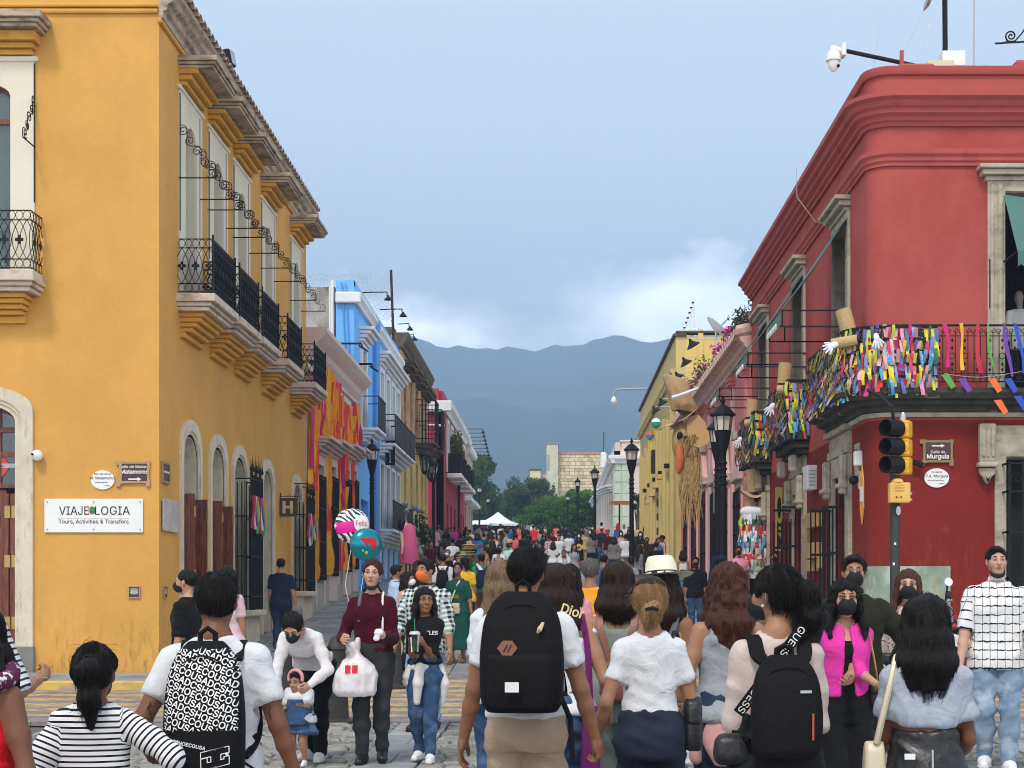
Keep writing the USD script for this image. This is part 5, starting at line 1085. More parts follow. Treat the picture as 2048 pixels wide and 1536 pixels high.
S=thing('market_awning','maroon-sided market stall roof left of the white tent','stall',(tx0-1,Yt-2,g(Yt)));part(S,'side',box(tx0-.8,tx0+1.4,Yt-2,Yt-1.9,ze-1.2,ze-.2),mat('maroon_cloth',(.18,.01,.05)));part(S,'roof',(np.array([(tx0-1.2,Yt-2.4,ze-.2),(tx0+1.6,Yt-2.4,ze-.2),(tx0+1.6,Yt,ze+.35),(tx0-1.2,Yt,ze+.2)]),np.array([[0,1,2,3]])),MATS['tent_white'])
for q in(tx0-.8,tx0+1.4):part(S,'pole',rod((q,Yt-2,g(Yt)),(q,Yt-2,ze-.2),.05,5),M_metal)
def tree(name,label,px,Y,blobs,m,seed,n=1500,size=.16,group=None,trunk=.25):
 x=X_(px,Y);S=thing(name,label,'tree',(x,Y,g(Y)),group)
 limbs=[]
 top=np.array([x,Y,Z_(blobs[0][1],Y)])
 limbs.append(tube([(x,Y,g(Y)-.2),(x+.1,Y,g(Y)+1.5),(x,Y,top[2]-.5)],[trunk,trunk*.7,.08],7))
 for i,(bx,by,r,sq)in enumerate(blobs):
  p=np.array([X_(bx,Y),Y+(i%3-1)*.8,Z_(by,Y)]);limbs.append(tube([(x,Y,g(Y)+1.3+.2*i),(x+p[0])/2*np.array([1,0,0])+[0,Y,(g(Y)+2+p[2])/2-.3],p],[.11,.07,.03],5))
 part(S,'trunk',limbs,M_bark)
 part(S,'crown',[foliage((X_(bx,Y),Y+(i%3-1)*.8,Z_(by,Y)),r,int(n*(r/2)**1.6)+200,size,seed*31+i,(1,.9,sq),clump=18)for i,(bx,by,r,sq)in enumerate(blobs)],m)
tree('broadleaf_tree','tall broad green tree at the far left street end behind the lamps',935,175,[(940,952,3.5,1),(956,930,2.1,.9),(970,926,1.7,.7),(930,1000,3,1),(965,985,2.2,.9),(985,1010,1.9,1),(948,1020,2.4,.9),(920,945,2,1)],M_leaf,1,size=.2)
tree('broadleaf_tree','dark tree behind the white tent, right of the tall left tree',1000,200,[(995,1018,1.9,.9),(1012,1005,2.0,.9),(1000,1035,1.6,.8),(985,1030,1.6,.9)],M_leafd,2,size=.2)
tree('broadleaf_tree','olive green bushy tree in front of the small far tower',1045,185,[(1045,985,2.6,.9),(1030,1000,2.2,.9),(1062,980,2,.8),(1078,985,2.1,1),(1020,1015,2.2,1),(1050,1015,2.6,.9),(1085,1005,2,.9)],M_leafo,3,size=.19)
tree('spreading_tree','wide bright green spreading tree in front of the limestone block wall',1110,150,[(1110,1018,2.4,.55),(1085,1025,2.0,.5),(1140,1005,2.3,.5),(1165,1000,2.0,.55),(1060,1037,1.5,.5),(1180,1010,1.6,.7),(1130,1030,2.4,.7),(1160,1030,2.2,.8),(1090,1045,2.0,.6),(1120,1052,2.0,.5),(1150,1050,2.0,.6),(1150,988,1.2,.45)],M_leafa,4,n=2000,size=.13)
tree('street_sapling','small dark sapling leaning out from behind the pale yellow house',1275,93,[(1275,995,.45,.8),(1282,1005,.4,.9),(1270,1012,.35,.6)],M_leafd,5,n=900,size=.09,trunk=.06)
tree('potted_shrub','dark upright shrub against the crimson house foot, left side',846,60,[(846,1050,.5,1.2),(848,1070,.5,1)],M_leafd,6,n=2200,size=.06,trunk=.05)
# hanging plants of the crimson house
S=thing('hanging_plant','yellow-green plant hanging over the crimson house balcony','plant',(-5.6,84,9));part(S,'foliage',[foliage((-5.35,83+k,9.6-.25*k),.8,500,.08,200+k,(.6,1,1.1))for k in range(5)],leafmat('leaf_lime',(.18,.19,.03)));part(S,'stem',rod((-5.6,83,9.9),(-5.6,87,9.3),.03,4),M_bark)
# mountain ridges
def ridge(name,prof,y0,y1,zlow,seed,amp):
 px=np.array([p[0]for p in prof]);py=np.array([p[1]for p in prof])
 nx,ny=260,60
 q=np.linspace(-1400,3600,nx);t=np.linspace(0,1,ny);Q,T=np.meshgrid(q,t,indexing='ij')
 Yw=y0+(y1-y0)*T;X=(Q-VX)*y1/F_PX*(.75+.25*T)
 top=CAMZ+(VY-np.interp(Q,px,py))*y1/F_PX
 nz=meshkit.fbm(np.stack([X/420,Yw/420,0*X],-1),6,seed)-.5
 fine=meshkit.noise(np.stack([X/16,Yw/30,0*X],-1),seed+3)*10+meshkit.noise(np.stack([X/45,Yw/60,0*X],-1),seed+5)*14
 Z=zlow+(top-zlow)*T**1.15+nz*amp*np.sin(PI*np.clip(T,0,1))*1.2+fine*np.clip(T*2,0,1)-9
 back=np.stack([X[:,-1],Yw[:,-1]+250,Z[:,-1]-300],-1)
 V=np.concatenate([np.stack([X,Yw,Z],-1),back[:,None]],1);ny+=1
 i,j=np.meshgrid(np.arange(nx-1),np.arange(ny-1),indexing='ij')
 f=np.stack([i*ny+j,(i+1)*ny+j,(i+1)*ny+j+1,i*ny+j+1],-1).reshape(-1,4)
 part(None,name,(V.reshape(-1,3),f),mat('forest_slope',(.022,.038,.022),rough=.95,var=.5,vscale=.02,bump=0,spec=.1),smooth=True,kind='structure')
ridge('mountain',[(-1400,560),(300,640),(620,672),(820,683),(880,692),(930,700),(985,704),(1040,702),(1100,696),(1160,688),(1230,682),(1300,690),(1380,676),(1480,650),(1700,640),(3600,560)],1300,3000,15,3,150)
0 and ridge('far_mountain',[(-1400,560),(600,655),(780,660),(850,655),(880,648),(905,640),(935,662),(1000,700),(1200,720),(1380,660),(1450,606),(1480,600),(1530,640),(3600,600)],3050,3250,100,9,60)
# the air
hz=box(-3400,3400,-60,3540,-60,740)
hm=usdkit.material(stage,'/World/Looks/haze_air',{'v':('principled_volume',{'color':(.47,.695,.99),'density':HAZE,'anisotropy':-.3})},[],volume='v.volume')if HAZE else None
if hm:part(None,'haze',hz,hm,kind='stuff')
# ---------------------------------------------------------------- street furniture
M_lampglass=mat('frosted_glass',(.62,.55,.50),rough=.3,var=.08,bump=.02,spec=.5)
def lamp_parts(S):
 part(S,'base',[lathe([(.33,0),(.33,.06),(.27,.1),(.2,.32),(.13,.42),(.13,.5),(0,.5)],4),lathe([(.12,.45),(.12,.7),(.085,.75)],12)],M_black)
 part(S,'pole',[lathe([(.085,.7),(.07,3.6),(.07,3.75)],12)]+[lathe([(.075,z),(.1,z+.03),(.075,z+.06)],12)for z in(3.2,3.35,3.5,3.62)]+[lathe([(.07,1.3),(.088,1.33),(.088,1.5),(.07,1.53)],12)],M_black,smooth=40)
 part(S,'lantern_cup',lathe([(.06,3.7),(.075,3.85),(.13,4.05),(.165,4.25),(.17,4.28),(0,4.28)],8),M_black)
 part(S,'lantern_glass',lathe([(.15,4.28),(.19,4.58),(.0,4.58)],8),M_lampglass)
 part(S,'lantern_frame',[rod((.157*math.cos(a),.157*math.sin(a),4.27),(.2*math.cos(a),.2*math.sin(a),4.6),.012,4)for a in np.arange(8)*PI/4]+[lathe([(.165,4.27),(.175,4.3),(.155,4.3)],8)],M_black)
 part(S,'lantern_cap',[lathe([(.19,4.58),(.26,4.6),(.262,4.63),(.2,4.7),(.12,4.78),(.06,4.82),(.0,4.82)],8),lathe([(.03,4.8),(.03,4.86),(.055,4.89),(.055,4.92),(.02,4.95),(.03,4.98),(0,5.02)],8)],M_black)
lamps=[(3.38,31.0,'nearest lamp post on the right, in front of the pink house'),(3.86,36.5,'lamp post just behind the nearest right one, half hidden'),(2.49,50,'lamp post in front of the pale yellow house'),(2.12,82,'right lamp post with a stepped base showing, by the green stone house'),(1.65,112,'right lamp post against the limestone block wall'),(1.2,146,'small right lamp post against the spreading tree'),(.35,165,'tiny lamp post before the spreading tree, nearest the street middle'),(-5.95,50,'left lamp post before the blue house, nearest on the left'),(-5.45,69,'left lamp post in front of the crimson house'),(-5.5,88,'left lamp post by the hanging plant'),(-5.95,109,'left lamp post without visible glass, before the tall tree'),(-6.3,128,'thin left lamp post, second before the white tent'),(-6.6,152,'farthest thin left lamp post by the white tent')]
L0=None
for k,(x,y,lb)in enumerate(lamps):
 if L0 is None:
  L0=thing('street_lamp','black '+lb,'street lamp',(0,0,0),'black lantern lamp posts along the street');lamp_parts(L0);stage.GetPrimAtPath(L0).GetAttribute('xformOp:translate').Set((x,y,float(g(y))))
 else:copy_thing(L0,'street_lamp',(x,y,float(g(y))),'black '+lb,'street lamp','black lantern lamp posts along the street')
 # traffic light
Yq=23.0;tx=X_(1790,Yq);tl=thing('traffic_light','yellow traffic light with black hoods on a scuffed grey post by the red corner','traffic light',(tx,Yq,.2))
part(tl,'post',lathe([(.075,.0),(.075,3.2),(.06,3.2),(.06,3.86),(0,3.86)],10,(tx,Yq,.2)),mat('scuffed_post',(.045,.043,.042),rough=.6,color2=(.45,.44,.42),c2scale=9,c2=(.68,.72),var=.2),smooth=40)
M_ty=mat('signal_yellow',(.72,.36,.02),rough=.45,var=.06,bump=.05,spec=.4)
z0,z1=Z_(950,Yq),Z_(841,Yq);sx=X_(1803,Yq);hh=(z1-z0)/3
for k in range(3):
 a=z0+k*hh;H=part(tl,'signal_section',xf(box(-.13,.13,-.1,.1,0,hh-.012,.025),rotz(-.55,(sx,Yq-.05,a))),M_ty)
 M=rotz(-.95,(sx-.06,Yq-.1,a+hh/2))
 part(H,'visor',xf([lathe([(.118,-.30),(.128,-.30),(.128,0),(.118,0),(.118,-.30)],20,(0,0,0),'y')],M),M_black,smooth=40)
 part(H,'lens',xf(lathe([(0,-.04),(.07,-.03),(.118,0.0),(0,.0)],18,(0,0,0),'y'),M),mat('dark_lens',(.02,.02,.02),rough=.2,bump=0),smooth=40)
 part(H,'side_cap',xf(xf(trimesh.creation.icosphere(2,1),frame((0,0,0),(.045,0,0),(0,.03,0),(0,0,.085))),rotz(0,(sx+.035,Yq-.17,a+hh/2))),M_ty,smooth=True)
part(tl,'cap',lathe([(.05,0),(.05,.08),(.03,.12),(0,.12)],10,(sx+.02,Yq,z1)),M_metal,smooth=40)
part(tl,'cable',tube([(sx-.12,Yq,z1),(sx-.14,Yq,z1+.2),(sx-.2,Yq+.6,z1+.45),(sx-.25,Yq+1.2,z1+.6)],.03,6),M_black)
CB=part(tl,'control_box',box(X_(1773,Yq),X_(1814,Yq),Yq-.24,Yq-.08,Z_(1007,Yq),Z_(967,Yq),.015),mat('box_yellow',(.72,.42,.10),rough=.5,var=.08,bump=.05))
for px in(1786,1795):part(CB,'button',lathe([(0,-.01),(.012,-.01),(.012,.01)],8,(X_(px,Yq),Yq-.245,Z_(996,Yq)),'y'),M_black)
part(CB,'print',[box(X_(1782,Yq),X_(1800+3*(k%2),Yq),Yq-.2415,Yq-.24,Z_(974+3*k,Yq),Z_(973.2+3*k,Yq))for k in range(5)],mat('box_print',(.3,.15,.04),bump=0));part(CB,'lid',lathe([(.09,0),(.085,.04),(.05,.06),(0,.065)],12,(X_(1790,Yq),Yq-.16,Z_(967,Yq))),MATS['box_yellow'],smooth=40)
for z in(990,1002):part(CB,'latch',box(X_(1814,Yq),X_(1818,Yq),Yq-.2,Yq-.16,Z_(z,Yq),Z_(z-3,Yq)),M_metal)
part(tl,'push_button',[xf(lathe([(0,0),(.035,0),(.035,.03),(0,.03)],12,(0,0,0),'y'),frame((X_(1794,Yq),Yq-.1,Z_(1022,Yq)),(1,0,0),(0,1,0),(0,0,2)))],M_metal)
part(tl,'sticker',[box(tx-.05+.02*(k%3),tx-.02+.02*(k%3),Yq-.0765,Yq-.075,z,z+.04)for k,z in enumerate((1.9,2.2,1.55,1.3))],M_white)
# motorcycle parked by the red wall
Ym=12.1+1.2;mx=X_(1905,Ym);zb=float(g(Ym))
mc=thing('motorcycle','black motorcycle with round chrome mirror standing behind the woman in grey-blue tee','motorcycle',(mx,Ym,zb))
cz=lambda py:Z_(py,Ym)
part(mc,'handlebar',tube([(X_(1878,Ym),Ym-.1,cz(1232)),(X_(1884,Ym),Ym,cz(1222)),(X_(1896,Ym),Ym+.05,cz(1212)),(X_(1905,Ym),Ym+.12,cz(1195)),(X_(1914,Ym),Ym+.3,cz(1184))],.014,8),M_metal)
part(mc,'grip',tube([(X_(1903,Ym),Ym+.1,cz(1198)),(X_(1913,Ym),Ym+.28,cz(1186))],.022,8),M_black);part(mc,'mirror_stem',tube([(X_(1897,Ym),Ym+.05,cz(1212)),(X_(1891,Ym),Ym,cz(1205)),(X_(1892,Ym),Ym,cz(1190)),(X_(1895,Ym),Ym,cz(1172))],.008,6),M_black)
part(mc,'mirror',xf(lathe([(0,-.01),(.034,-.01),(.037,0),(.03,.012),(0,.014)],20,(0,0,0),'y'),frame((X_(1896,Ym),Ym-.02,cz(1164)),(1,0,0),(.1,1,0),(0,.1,1))),mat('mirror_glass',(.85,.87,.9),rough=.15,bump=0,spec=.6),smooth=40)
part(mc,'brake_lever',[tube([(X_(1884,Ym),Ym-.05,cz(1212)),(X_(1890,Ym),Ym-.08,cz(1203)),(X_(1899,Ym),Ym-.1,cz(1200))],.009,6),rod((X_(1882,Ym),Ym,cz(1225)),(X_(1886,Ym),Ym+.02,cz(1232)),.03,8)],M_metal)
part(mc,'headlight',xf(trimesh.creation.icosphere(2,1),frame((X_(1900,Ym),Ym+.1,cz(1256)),(.1,0,0),(0,.1,0),(0,0,.1))),M_black,smooth=True)
for s in(-.035,.04):part(mc,'lens',xf(trimesh.creation.icosphere(2,.032),frame((X_(1900,Ym)+s,Ym+.02,cz(1254)),(1,0,0),(0,1,0),(0,0,1))),mat('red_lens',(.3,.04,.04),rough=.2,bump=0),smooth=True)
part(mc,'fender',xf(box(-.09,.09,-.3,.3,-.14,.14,.06),frame((X_(1922,Ym),Ym+.3,cz(1290)),(1,0,0),(0,1,0),(0,0,1))),M_black);part(mc,'licence_plate',xf(box(-.09,.09,-.004,.004,-.05,.05),frame((X_(1918,Ym),Ym-.02,cz(1283)),(.95,0,-.3),(0,1,0),(.3,0,.95))),M_white)
part(mc,'fork',[tube([(X_(1886+s,Ym),Ym,cz(1215)),(X_(1900+s,Ym),Ym+.1,cz(1300)),(X_(1904+s,Ym),Ym+.15,zb+.3)],.02,6)for s in(0,14)],M_metal)
for dy in(0.15,1.35):
 W=part(mc,'wheel',tube([(mx,Ym+dy+.27*math.cos(a),zb+.3+.27*math.sin(a))for a in np.linspace(0,2*PI,25)[:-1]],.045,8,closed=True),M_black,smooth=True)
 part(W,'rim',tube([(mx,Ym+dy+.22*math.cos(a),zb+.3+.22*math.sin(a))for a in np.linspace(0,2*PI,25)[:-1]],.015,6,closed=True),M_metal);part(W,'spoke',[rod((mx,Ym+dy,zb+.3),(mx,Ym+dy+.22*math.cos(a),zb+.3+.22*math.sin(a)),.008,4)for a in np.arange(6)*PI/3],M_metal)
part(mc,'seat',xf(box(-.13,.13,-.35,.35,-.05,.05,.04),frame((mx,Ym+.95,zb+.8),(1,0,0),(0,1,0),(0,0,1))),M_black);part(mc,'engine',xf(box(-.15,.15,-.2,.2,-.15,.15,.05),frame((mx,Ym+.7,zb+.45),(1,0,0),(0,1,0),(0,0,1))),M_metal);part(mc,'cable',[tube([(X_(1890,Ym),Ym,cz(1205)),(X_(1905,Ym),Ym-.05,cz(1225)),(X_(1893,Ym),Ym,cz(1248))],.005,4)],M_black)
# bollards
bl=[(X_(673,17.2),17.2,'dark iron bollard between bending woman and maroon-sweater woman, nearer'),(X_(787,22.9),22.9,'dark iron bollard behind the girl with the drink'),(X_(568,17.4),17.4,'dark bollard half hidden beside the man with lettered backpack')]
B0=None
M_boll=mat('bollard_iron',(.035,.03,.027),rough=.6,var=.4,vscale=8,bump=.3)
for x,y,lb in bl:
 if B0 is None:
  B0=thing('bollard',lb,'bollard',(0,0,0),'iron bollards at the crossing');part(B0,'post',[lathe([(.15,.03),(.14,.06),(.105,.75),(.1,.8),(.115,.82),(.1,.86),(.06,.94),(0,.97)],16)],M_boll,smooth=40);part(B0,'base',lathe([(.22,0),(.22,.025),(.15,.04),(0,.04)],16),M_boll);stage.GetPrimAtPath(B0).GetAttribute('xformOp:translate').Set((x,y,float(g(y))))
 else:copy_thing(B0,'bollard',(x,y,float(g(y))),lb,'bollard','iron bollards at the crossing')
 # foil balloons
Yb=22.0
def balloon(name,label,px,py,r,mats,Y=Yb,tilt=0):
 S=thing(name,label,'balloon',(X_(px,Y),Y,Z_(py,Y)));m=trimesh.creation.icosphere(4,1.0);v=np.array(m.vertices)
 a=np.arctan2(v[:,2],v[:,0]);rad=np.hypot(v[:,0],v[:,2]);v[:,1]*=.52;edge=np.clip(rad,0,1)**6
 v*=(1+.02*edge*np.cos(26*a))[:,None]
 R=rotz(.35);part(S,'skin',xf((v*r,np.array(m.faces)),frame((X_(px,Y),Y,Z_(py,Y)),R[:3,0],R[:3,1],R[:3,2])),mats,smooth=True)
 part(S,'string',tube([(X_(px,Y),Y,Z_(py,Y)-r*.95),(X_(px,Y)-.1,Y,Z_(py,Y)-r-.6),(X_(px,Y)+.02,Y,g(Y)+.95)],.004,4),M_inkw);part(S,'neck',lathe([(.03,.0),(.015,-.05),(.03,-.09),(0,-.09)],6,(X_(px,Y),Y,Z_(py,Y)-r*.98)),mats)
 return S,R
M_teal=mat('foil_teal',(.005,.20,.25),rough=.22,metal=.55,var=.15,vscale=5,bump=.12,bscale=16,spec=.6)
S,R=balloon('foil_balloon','round teal foil balloon with red map shape above maroon-sweater woman',732,1089,.235,M_teal)
cx,cz_=X_(732,Yb),Z_(1089,Yb)
blob=shapely.union_all([affinity.scale(Point(.02,.05).buffer(1),.10,.045),affinity.scale(Point(.085,.02).buffer(1),.05,.065),affinity.scale(Point(-.05,.07).buffer(1),.05,.03),affinity.scale(Point(.10,-.04).buffer(1),.022,.05),affinity.scale(Point(-.02,.01).buffer(1),.025,.035)])
def decal(S,name,poly,m,c,r,off=.004,ky=.52):
 gs=[q for q in getattr(poly,'geoms',[poly])];out=[]
 for q in gs:
  pv,pf=trimesh.creation.triangulate_polygon(q,engine='earcut');tm=trimesh.Trimesh(np.c_[pv,np.zeros(len(pv))],pf).subdivide_to_size(.03);v=np.array(tm.vertices)
  dy=-ky*np.sqrt(np.maximum(r*r-v[:,0]**2-v[:,1]**2,1e-4))-off
  w=np.stack([v[:,0],dy,v[:,1]],1)@rotz(.35)[:3,:3].T+c;out.append((w,np.array(tm.faces)))
 part(S,name,out,m,smooth=True)
c0=np.array([cx,Yb,cz_])
decal(S,'red_map',blob,mat('foil_red',(.45,.01,.012),rough=.3,metal=.2,bump=.1),c0,.235);decal(S,'yellow_mark',Point(-.02,-.12).buffer(.025),mat('foil_yellow',(.4,.42,.03),rough=.3,bump=0),c0,.235);decal(S,'yellow_mark',Point(-.07,-.09).buffer(.015),MATS['foil_yellow'],c0,.235)
Yz=22.6
M_zebra=usdkit.material(stage,'/World/Looks/zebra_foil',{'g':('geometry',{}),'w':('wave_texture',{'scale':5.5,'distortion':5.0,'detail':1.0,'detail_scale':1.2,'bands_direction':'diagonal'}),'r':('rgb_ramp',{'ramp':[(.46,(.01,.01,.012)),(.54,(.78,.78,.78))]}),'p':('principled_bsdf',{'roughness':.3,'specular_ior_level':.6})},[('g.position','w.vector'),('w.fac','r.fac'),('r.color','p.base_color')],surface='p.BSDF')
S,R=balloon('zebra_balloon','zebra-striped foil balloon with pink band and greeting, behind the teal balloon',704,1052,.26,M_zebra,Yz)
c0=np.array([X_(704,Yz),Yz,Z_(1052,Yz)]);disc=Point(0,0).buffer(.255)
decal(S,'pink_band',affinity.rotate(sbox(-.3,-.09,.3,.07),8,origin=(0,0)).intersection(disc),mat('foil_pink',(.72,.01,.30),rough=.3,bump=.05),c0,.26);decal(S,'white_badge',affinity.scale(Point(.12,.03).buffer(1),.12,.13).intersection(disc),M_white,c0,.26,.008)
tm=meshkit.text_mesh('Feliz',.075,.003);v=np.array(tm.vertices);v[:,0]*=.8;v=v+[.02,0,0];dy=-.52*np.sqrt(np.maximum(.26**2-v[:,0]**2-v[:,1]**2,1e-4))-.012
part(S,'greeting',(np.stack([v[:,0],dy,v[:,1]],1)@rotz(.35)[:3,:3].T+c0,np.array(tm.faces)),mat('foil_pink2',(.70,.02,.22),bump=0))
for k,(px,py,Y)in enumerate([(811,1009,52),(813,1022,52),(829,1016,54),(837,1020,54)]):
 S=thing('grey_balloon','small grey balloon floating over the shop doors of the blue house','balloon',(X_(px,Y),Y,Z_(py,Y)),'grey balloons by the blue house');part(S,'skin',xf(trimesh.creation.icosphere(2,.1),frame((X_(px,Y),Y,Z_(py,Y)),(1,0,0),(0,1,0),(0,0,1.15))),mat('grey_balloon',(.13,.15,.17),rough=.25,bump=0,spec=.5),smooth=True);part(S,'string',rod((X_(px,Y),Y,Z_(py,Y)),(X_(px,Y),Y,Z_(py,Y)-.8),.004,3),M_inkw)
 # straw giant on the pink house
M_sack=mat('sackcloth',(.46,.29,.15),rough=.9,var=.12,vscale=14,bump=.5,bscale=140,color2=(.45,.10,.06),c2scale=1.0,c2=(.62,.66));M_hat=mat('plaited_hat',(.58,.38,.17),rough=.85,var=.12,vscale=20,bump=.4,bscale=120);M_straw=mat('straw',(.42,.28,.11),rough=.8,var=.3,vscale=10,bump=.2)
Yg=45.5;P3=lambda px,py,dy=0:np.array([X_(px,Yg+dy),Yg+dy,Z_(py,Yg+dy)])
sg=thing('straw_giant','giant straw figure with sackcloth hat, long straw beard and orange nose on the pink house','festival figure',(P3(1375,850)[0],Yg,g(Yg)))
cr=[lathe([(.50,0),(.52,.25),(.46,.9),(.40,1.25),(.30,1.27),(0,1.2)],16)]
crm=(lambda m:(m[0]+(meshkit.noise(m[0]*4.2,8)[:,None]-.5)*.16+(meshkit.noise(m[0]*11,9)[:,None]-.5)*.05,m[1]))
lathe_fine=lathe([(.46,0),(.48,.12),(.475,.25),(.46,.4),(.44,.55),(.43,.7),(.42,.85),(.40,1.0),(.36,1.1),(.28,1.12),(0,1.07)],40);cr=[crm(lathe_fine)]
part(sg,'hat_crown',xf(cr,frame(P3(1372,828),(.95,.0,-.28),(0,.85,0),(-.30,0,.95))),M_sack,smooth=50)
a=np.linspace(0,2*PI,49)[:-1];rr=np.linspace(.45,1.0,8);vb=np.array([(r*math.cos(t)*.72,r*math.sin(t)*.66,.30*(r-.4)*math.cos(2*t+.5)-.15*math.sin(t)*r+.12*math.cos(t))for r in rr for t in a]);nb=48
fb_=[[i*nb+j,i*nb+(j+1)%nb,(i+1)*nb+(j+1)%nb,(i+1)*nb+j]for i in range(7)for j in range(nb)]
part(sg,'hat_brim',xf(crm((vb*.88,np.array(fb_))),frame(P3(1374,838),(.96,0,.28),(0,1,0),(-.28,0,.96))),M_hat,smooth=True)
part(sg,'hat_band',[tube([P3(1340,802)+[0,-.75,0],P3(1365,794)+[0,-.7,0],P3(1392,782)+[0,-.6,0]],[.06,.07,.05],6)],M_glove)
eb=[(1376,850),(1383,835),(1396,832),(1408,846),(1416,870),(1414,885),(1398,893),(1384,888),(1378,870)]
PE=Plane((0,Yg-.35,0),(1,0,0),(0,-1,0));part(sg,'ear_flap',PE.ext(Polygon([(X_(x,Yg-.35),Z_(y,Yg-.35))for x,y in eb]).buffer(.08).buffer(-.04),-.08,.02),M_hat)
part(sg,'head',xf(trimesh.creation.icosphere(3,1),frame(P3(1364,880),(.30,0,.05),(0,.35,0),(0,0,.62))),M_straw,smooth=True)
for px,py,r in((1358,874,.09),(1370,878,.05)):part(sg,'eye',xf(trimesh.creation.icosphere(2,1),frame(P3(px,py)+[0,-.33,0],(r,0,0),(0,.06,0),(0,0,r*1.5))),M_black,smooth=True)
part(sg,'nose',tube([P3(1357,893)+[0,-.3,0],P3(1358,915)+[0,-.35,0],P3(1357,935)+[0,-.35,0],P3(1353,950)+[0,-.35,0]],[.10,.13,.12,.02],10),mat('orange_cloth',(.55,.15,.06),rough=.8),smooth=50)
bs=[]
for k in range(260):
 x0=rng.uniform(1358,1392);y0=rng.uniform(870,915);ln=rng.uniform(60,150);p=[P3(x0,y0)+[0,-.3+rng.uniform(-.15,.25),0]]
 for j in range(1,6):p.append(P3(x0+(6+.12*(x0-1375))*j/5+4*math.sin(j+k)+rng.uniform(-2,2),y0+ln*j/5)+[0,-.25+.1*math.sin(j*1.3+k),0])
 bs.append(tube(p,[.02,.022,.02,.018,.014,.006],3,caps=False))
part(sg,'straw_beard',bs,M_straw,kind='stuff')
# rag puppet with straw hat
Yp=37.0;Q3=lambda px,py,dy=0:np.array([X_(px,Yp),Yp+dy,Z_(py,Yp)])
pp_=thing('rag_puppet','tall rag-strip puppet with straw hat and white shoulders before the red building end','festival figure',(Q3(1508,1000)[0],Yp,g(Yp)))
part(pp_,'hat_crown',matroll(Q3(1512,984),(-.12,0,1),.2,.55),M_petate,smooth=40);part(pp_,'hat_tuft',[rod(Q3(1505,938),Q3(1505,938)+[.2*math.cos(k*2.4)*rng.random(),.2*math.sin(k),.12+.12*rng.random()],.008,3)for k in range(40)],M_straw)
vb2=np.array([(r*math.cos(t)*.32,r*math.sin(t)*.32,.10*r*math.cos(2*t)-.05*r)for r in np.linspace(.5,1.0,5)for t in a]);part(pp_,'hat_brim',xf((vb2,np.array([[i*nb+j,i*nb+(j+1)%nb,(i+1)*nb+(j+1)%nb,(i+1)*nb+j]for i in range(4)for j in range(nb)])),frame(Q3(1507,985),(1,0,0),(0,1,0),(0,0,1))),M_petate,smooth=True)
part(pp_,'head',xf(trimesh.creation.icosphere(3,1),frame(Q3(1502,1003),(.15,0,0),(0,.15,0),(0,0,.22))),mat('cloth_face',(.50,.30,.20)),smooth=True);part(pp_,'eye_patch',xf(trimesh.creation.icosphere(2,1),frame(Q3(1512,995)+[0,-.13,0],(.085,0,0),(0,.04,0),(0,0,.12))),M_black,smooth=True)
part(pp_,'shoulders',xf(trimesh.creation.icosphere(3,1),frame(Q3(1506,1024),(.32,0,0),(0,.22,0),(0,0,.16))),M_glove,smooth=True);part(pp_,'body',lathe([(.2,-.1),(.26,-.5),(.30,-1.2),(.26,-1.6),(0,-1.6)],12,Q3(1506,1024)),M_glove)
nmix=[M_glove,M_glove,M_glove,RIBM[8],RIBM[7],mat('rag_grey',(.35,.40,.5),rough=.9),RIBM[4],mat('rag_mint',(.4,.6,.48),rough=.9)]
tierc=[0,7,4,0,6,5,0,4,1];tierm=[M_glove,RIBM[8],RIBM[7],M_glove,RIBM[4],nmix[5],M_glove,RIBM[7],nmix[7]]
for t_ in range(9):
 for j in range(26):
  an=PI+PI*j/25;r=.27+.012*t_
  cpt=Q3(1506,1028+11.5*t_)+[r*math.cos(an),r*math.sin(an)*.8,0]
  part(pp_,'rag',rag(cpt,(-math.sin(an),math.cos(an)),(math.cos(an),math.sin(an)),.26,.06,rng.uniform(0,6)),tierm[t_]if rng.random()<.8 else RIBM[rng.integers(14)])
for s_,mm in((-1,RIBM[9]),(1,RIBM[13])):
 part(pp_,'sleeve',tube([Q3(1506+13*s_,1026),Q3(1506+20*s_,1045),Q3(1506+18*s_,1068)],[.12,.12,.1],8),mm,smooth=40)
 # giant pink puppet (left), hot-air-balloon paper lanterns, hat stacks
Yk=47;K3=lambda px,py,dy=0:np.array([X_(px,Yk),Yk+dy,Z_(py,Yk)])
gp=thing('pink_giant_puppet','giant papier-mache woman puppet in pink dress with black hair, by the left lamp post','festival figure',(K3(815,1110)[0],Yk,g(Yk)))
part(gp,'dress',lathe([(.06,.78),(.16,.72),(.22,.55),(.26,.1),(.30,-.2),(.27,-.45),(0,-.5)],20,K3(817,1098),squash=.8),mat('pink_dress',(.62,.10,.24),rough=.7,var=.1,bump=.2),smooth=50)
part(gp,'head',xf(trimesh.creation.icosphere(3,1),frame(K3(811,1054),(.10,0,0),(0,.12,0),(0,0,.16))),mat('puppet_face',(.68,.42,.30),rough=.5),smooth=True);part(gp,'hair',xf(trimesh.creation.icosphere(3,1),frame(K3(804,1049),(.13,0,0),(0,.16,0),(0,0,.2))),M_black,smooth=True);part(gp,'hair_bow',xf(box(-.05,.05,-.05,.05,-.03,.03,.01),frame(K3(812,1044),(1,0,0),(0,1,0),(0,0,1))),RIBM[7])
part(gp,'arm',tube([K3(804,1068,-.2),K3(807,1090,-.28),K3(806,1108,-.3)],[.055,.05,.035],8),MATS['puppet_face'],smooth=50);part(gp,'skirt_rods',[rod(K3(812,1120),(K3(812,1120)[0],Yk,g(Yk)),.03,6),rod(K3(820,1120),(K3(820,1120)[0],Yk,g(Yk)),.03,6)],M_wood)
Yl=60
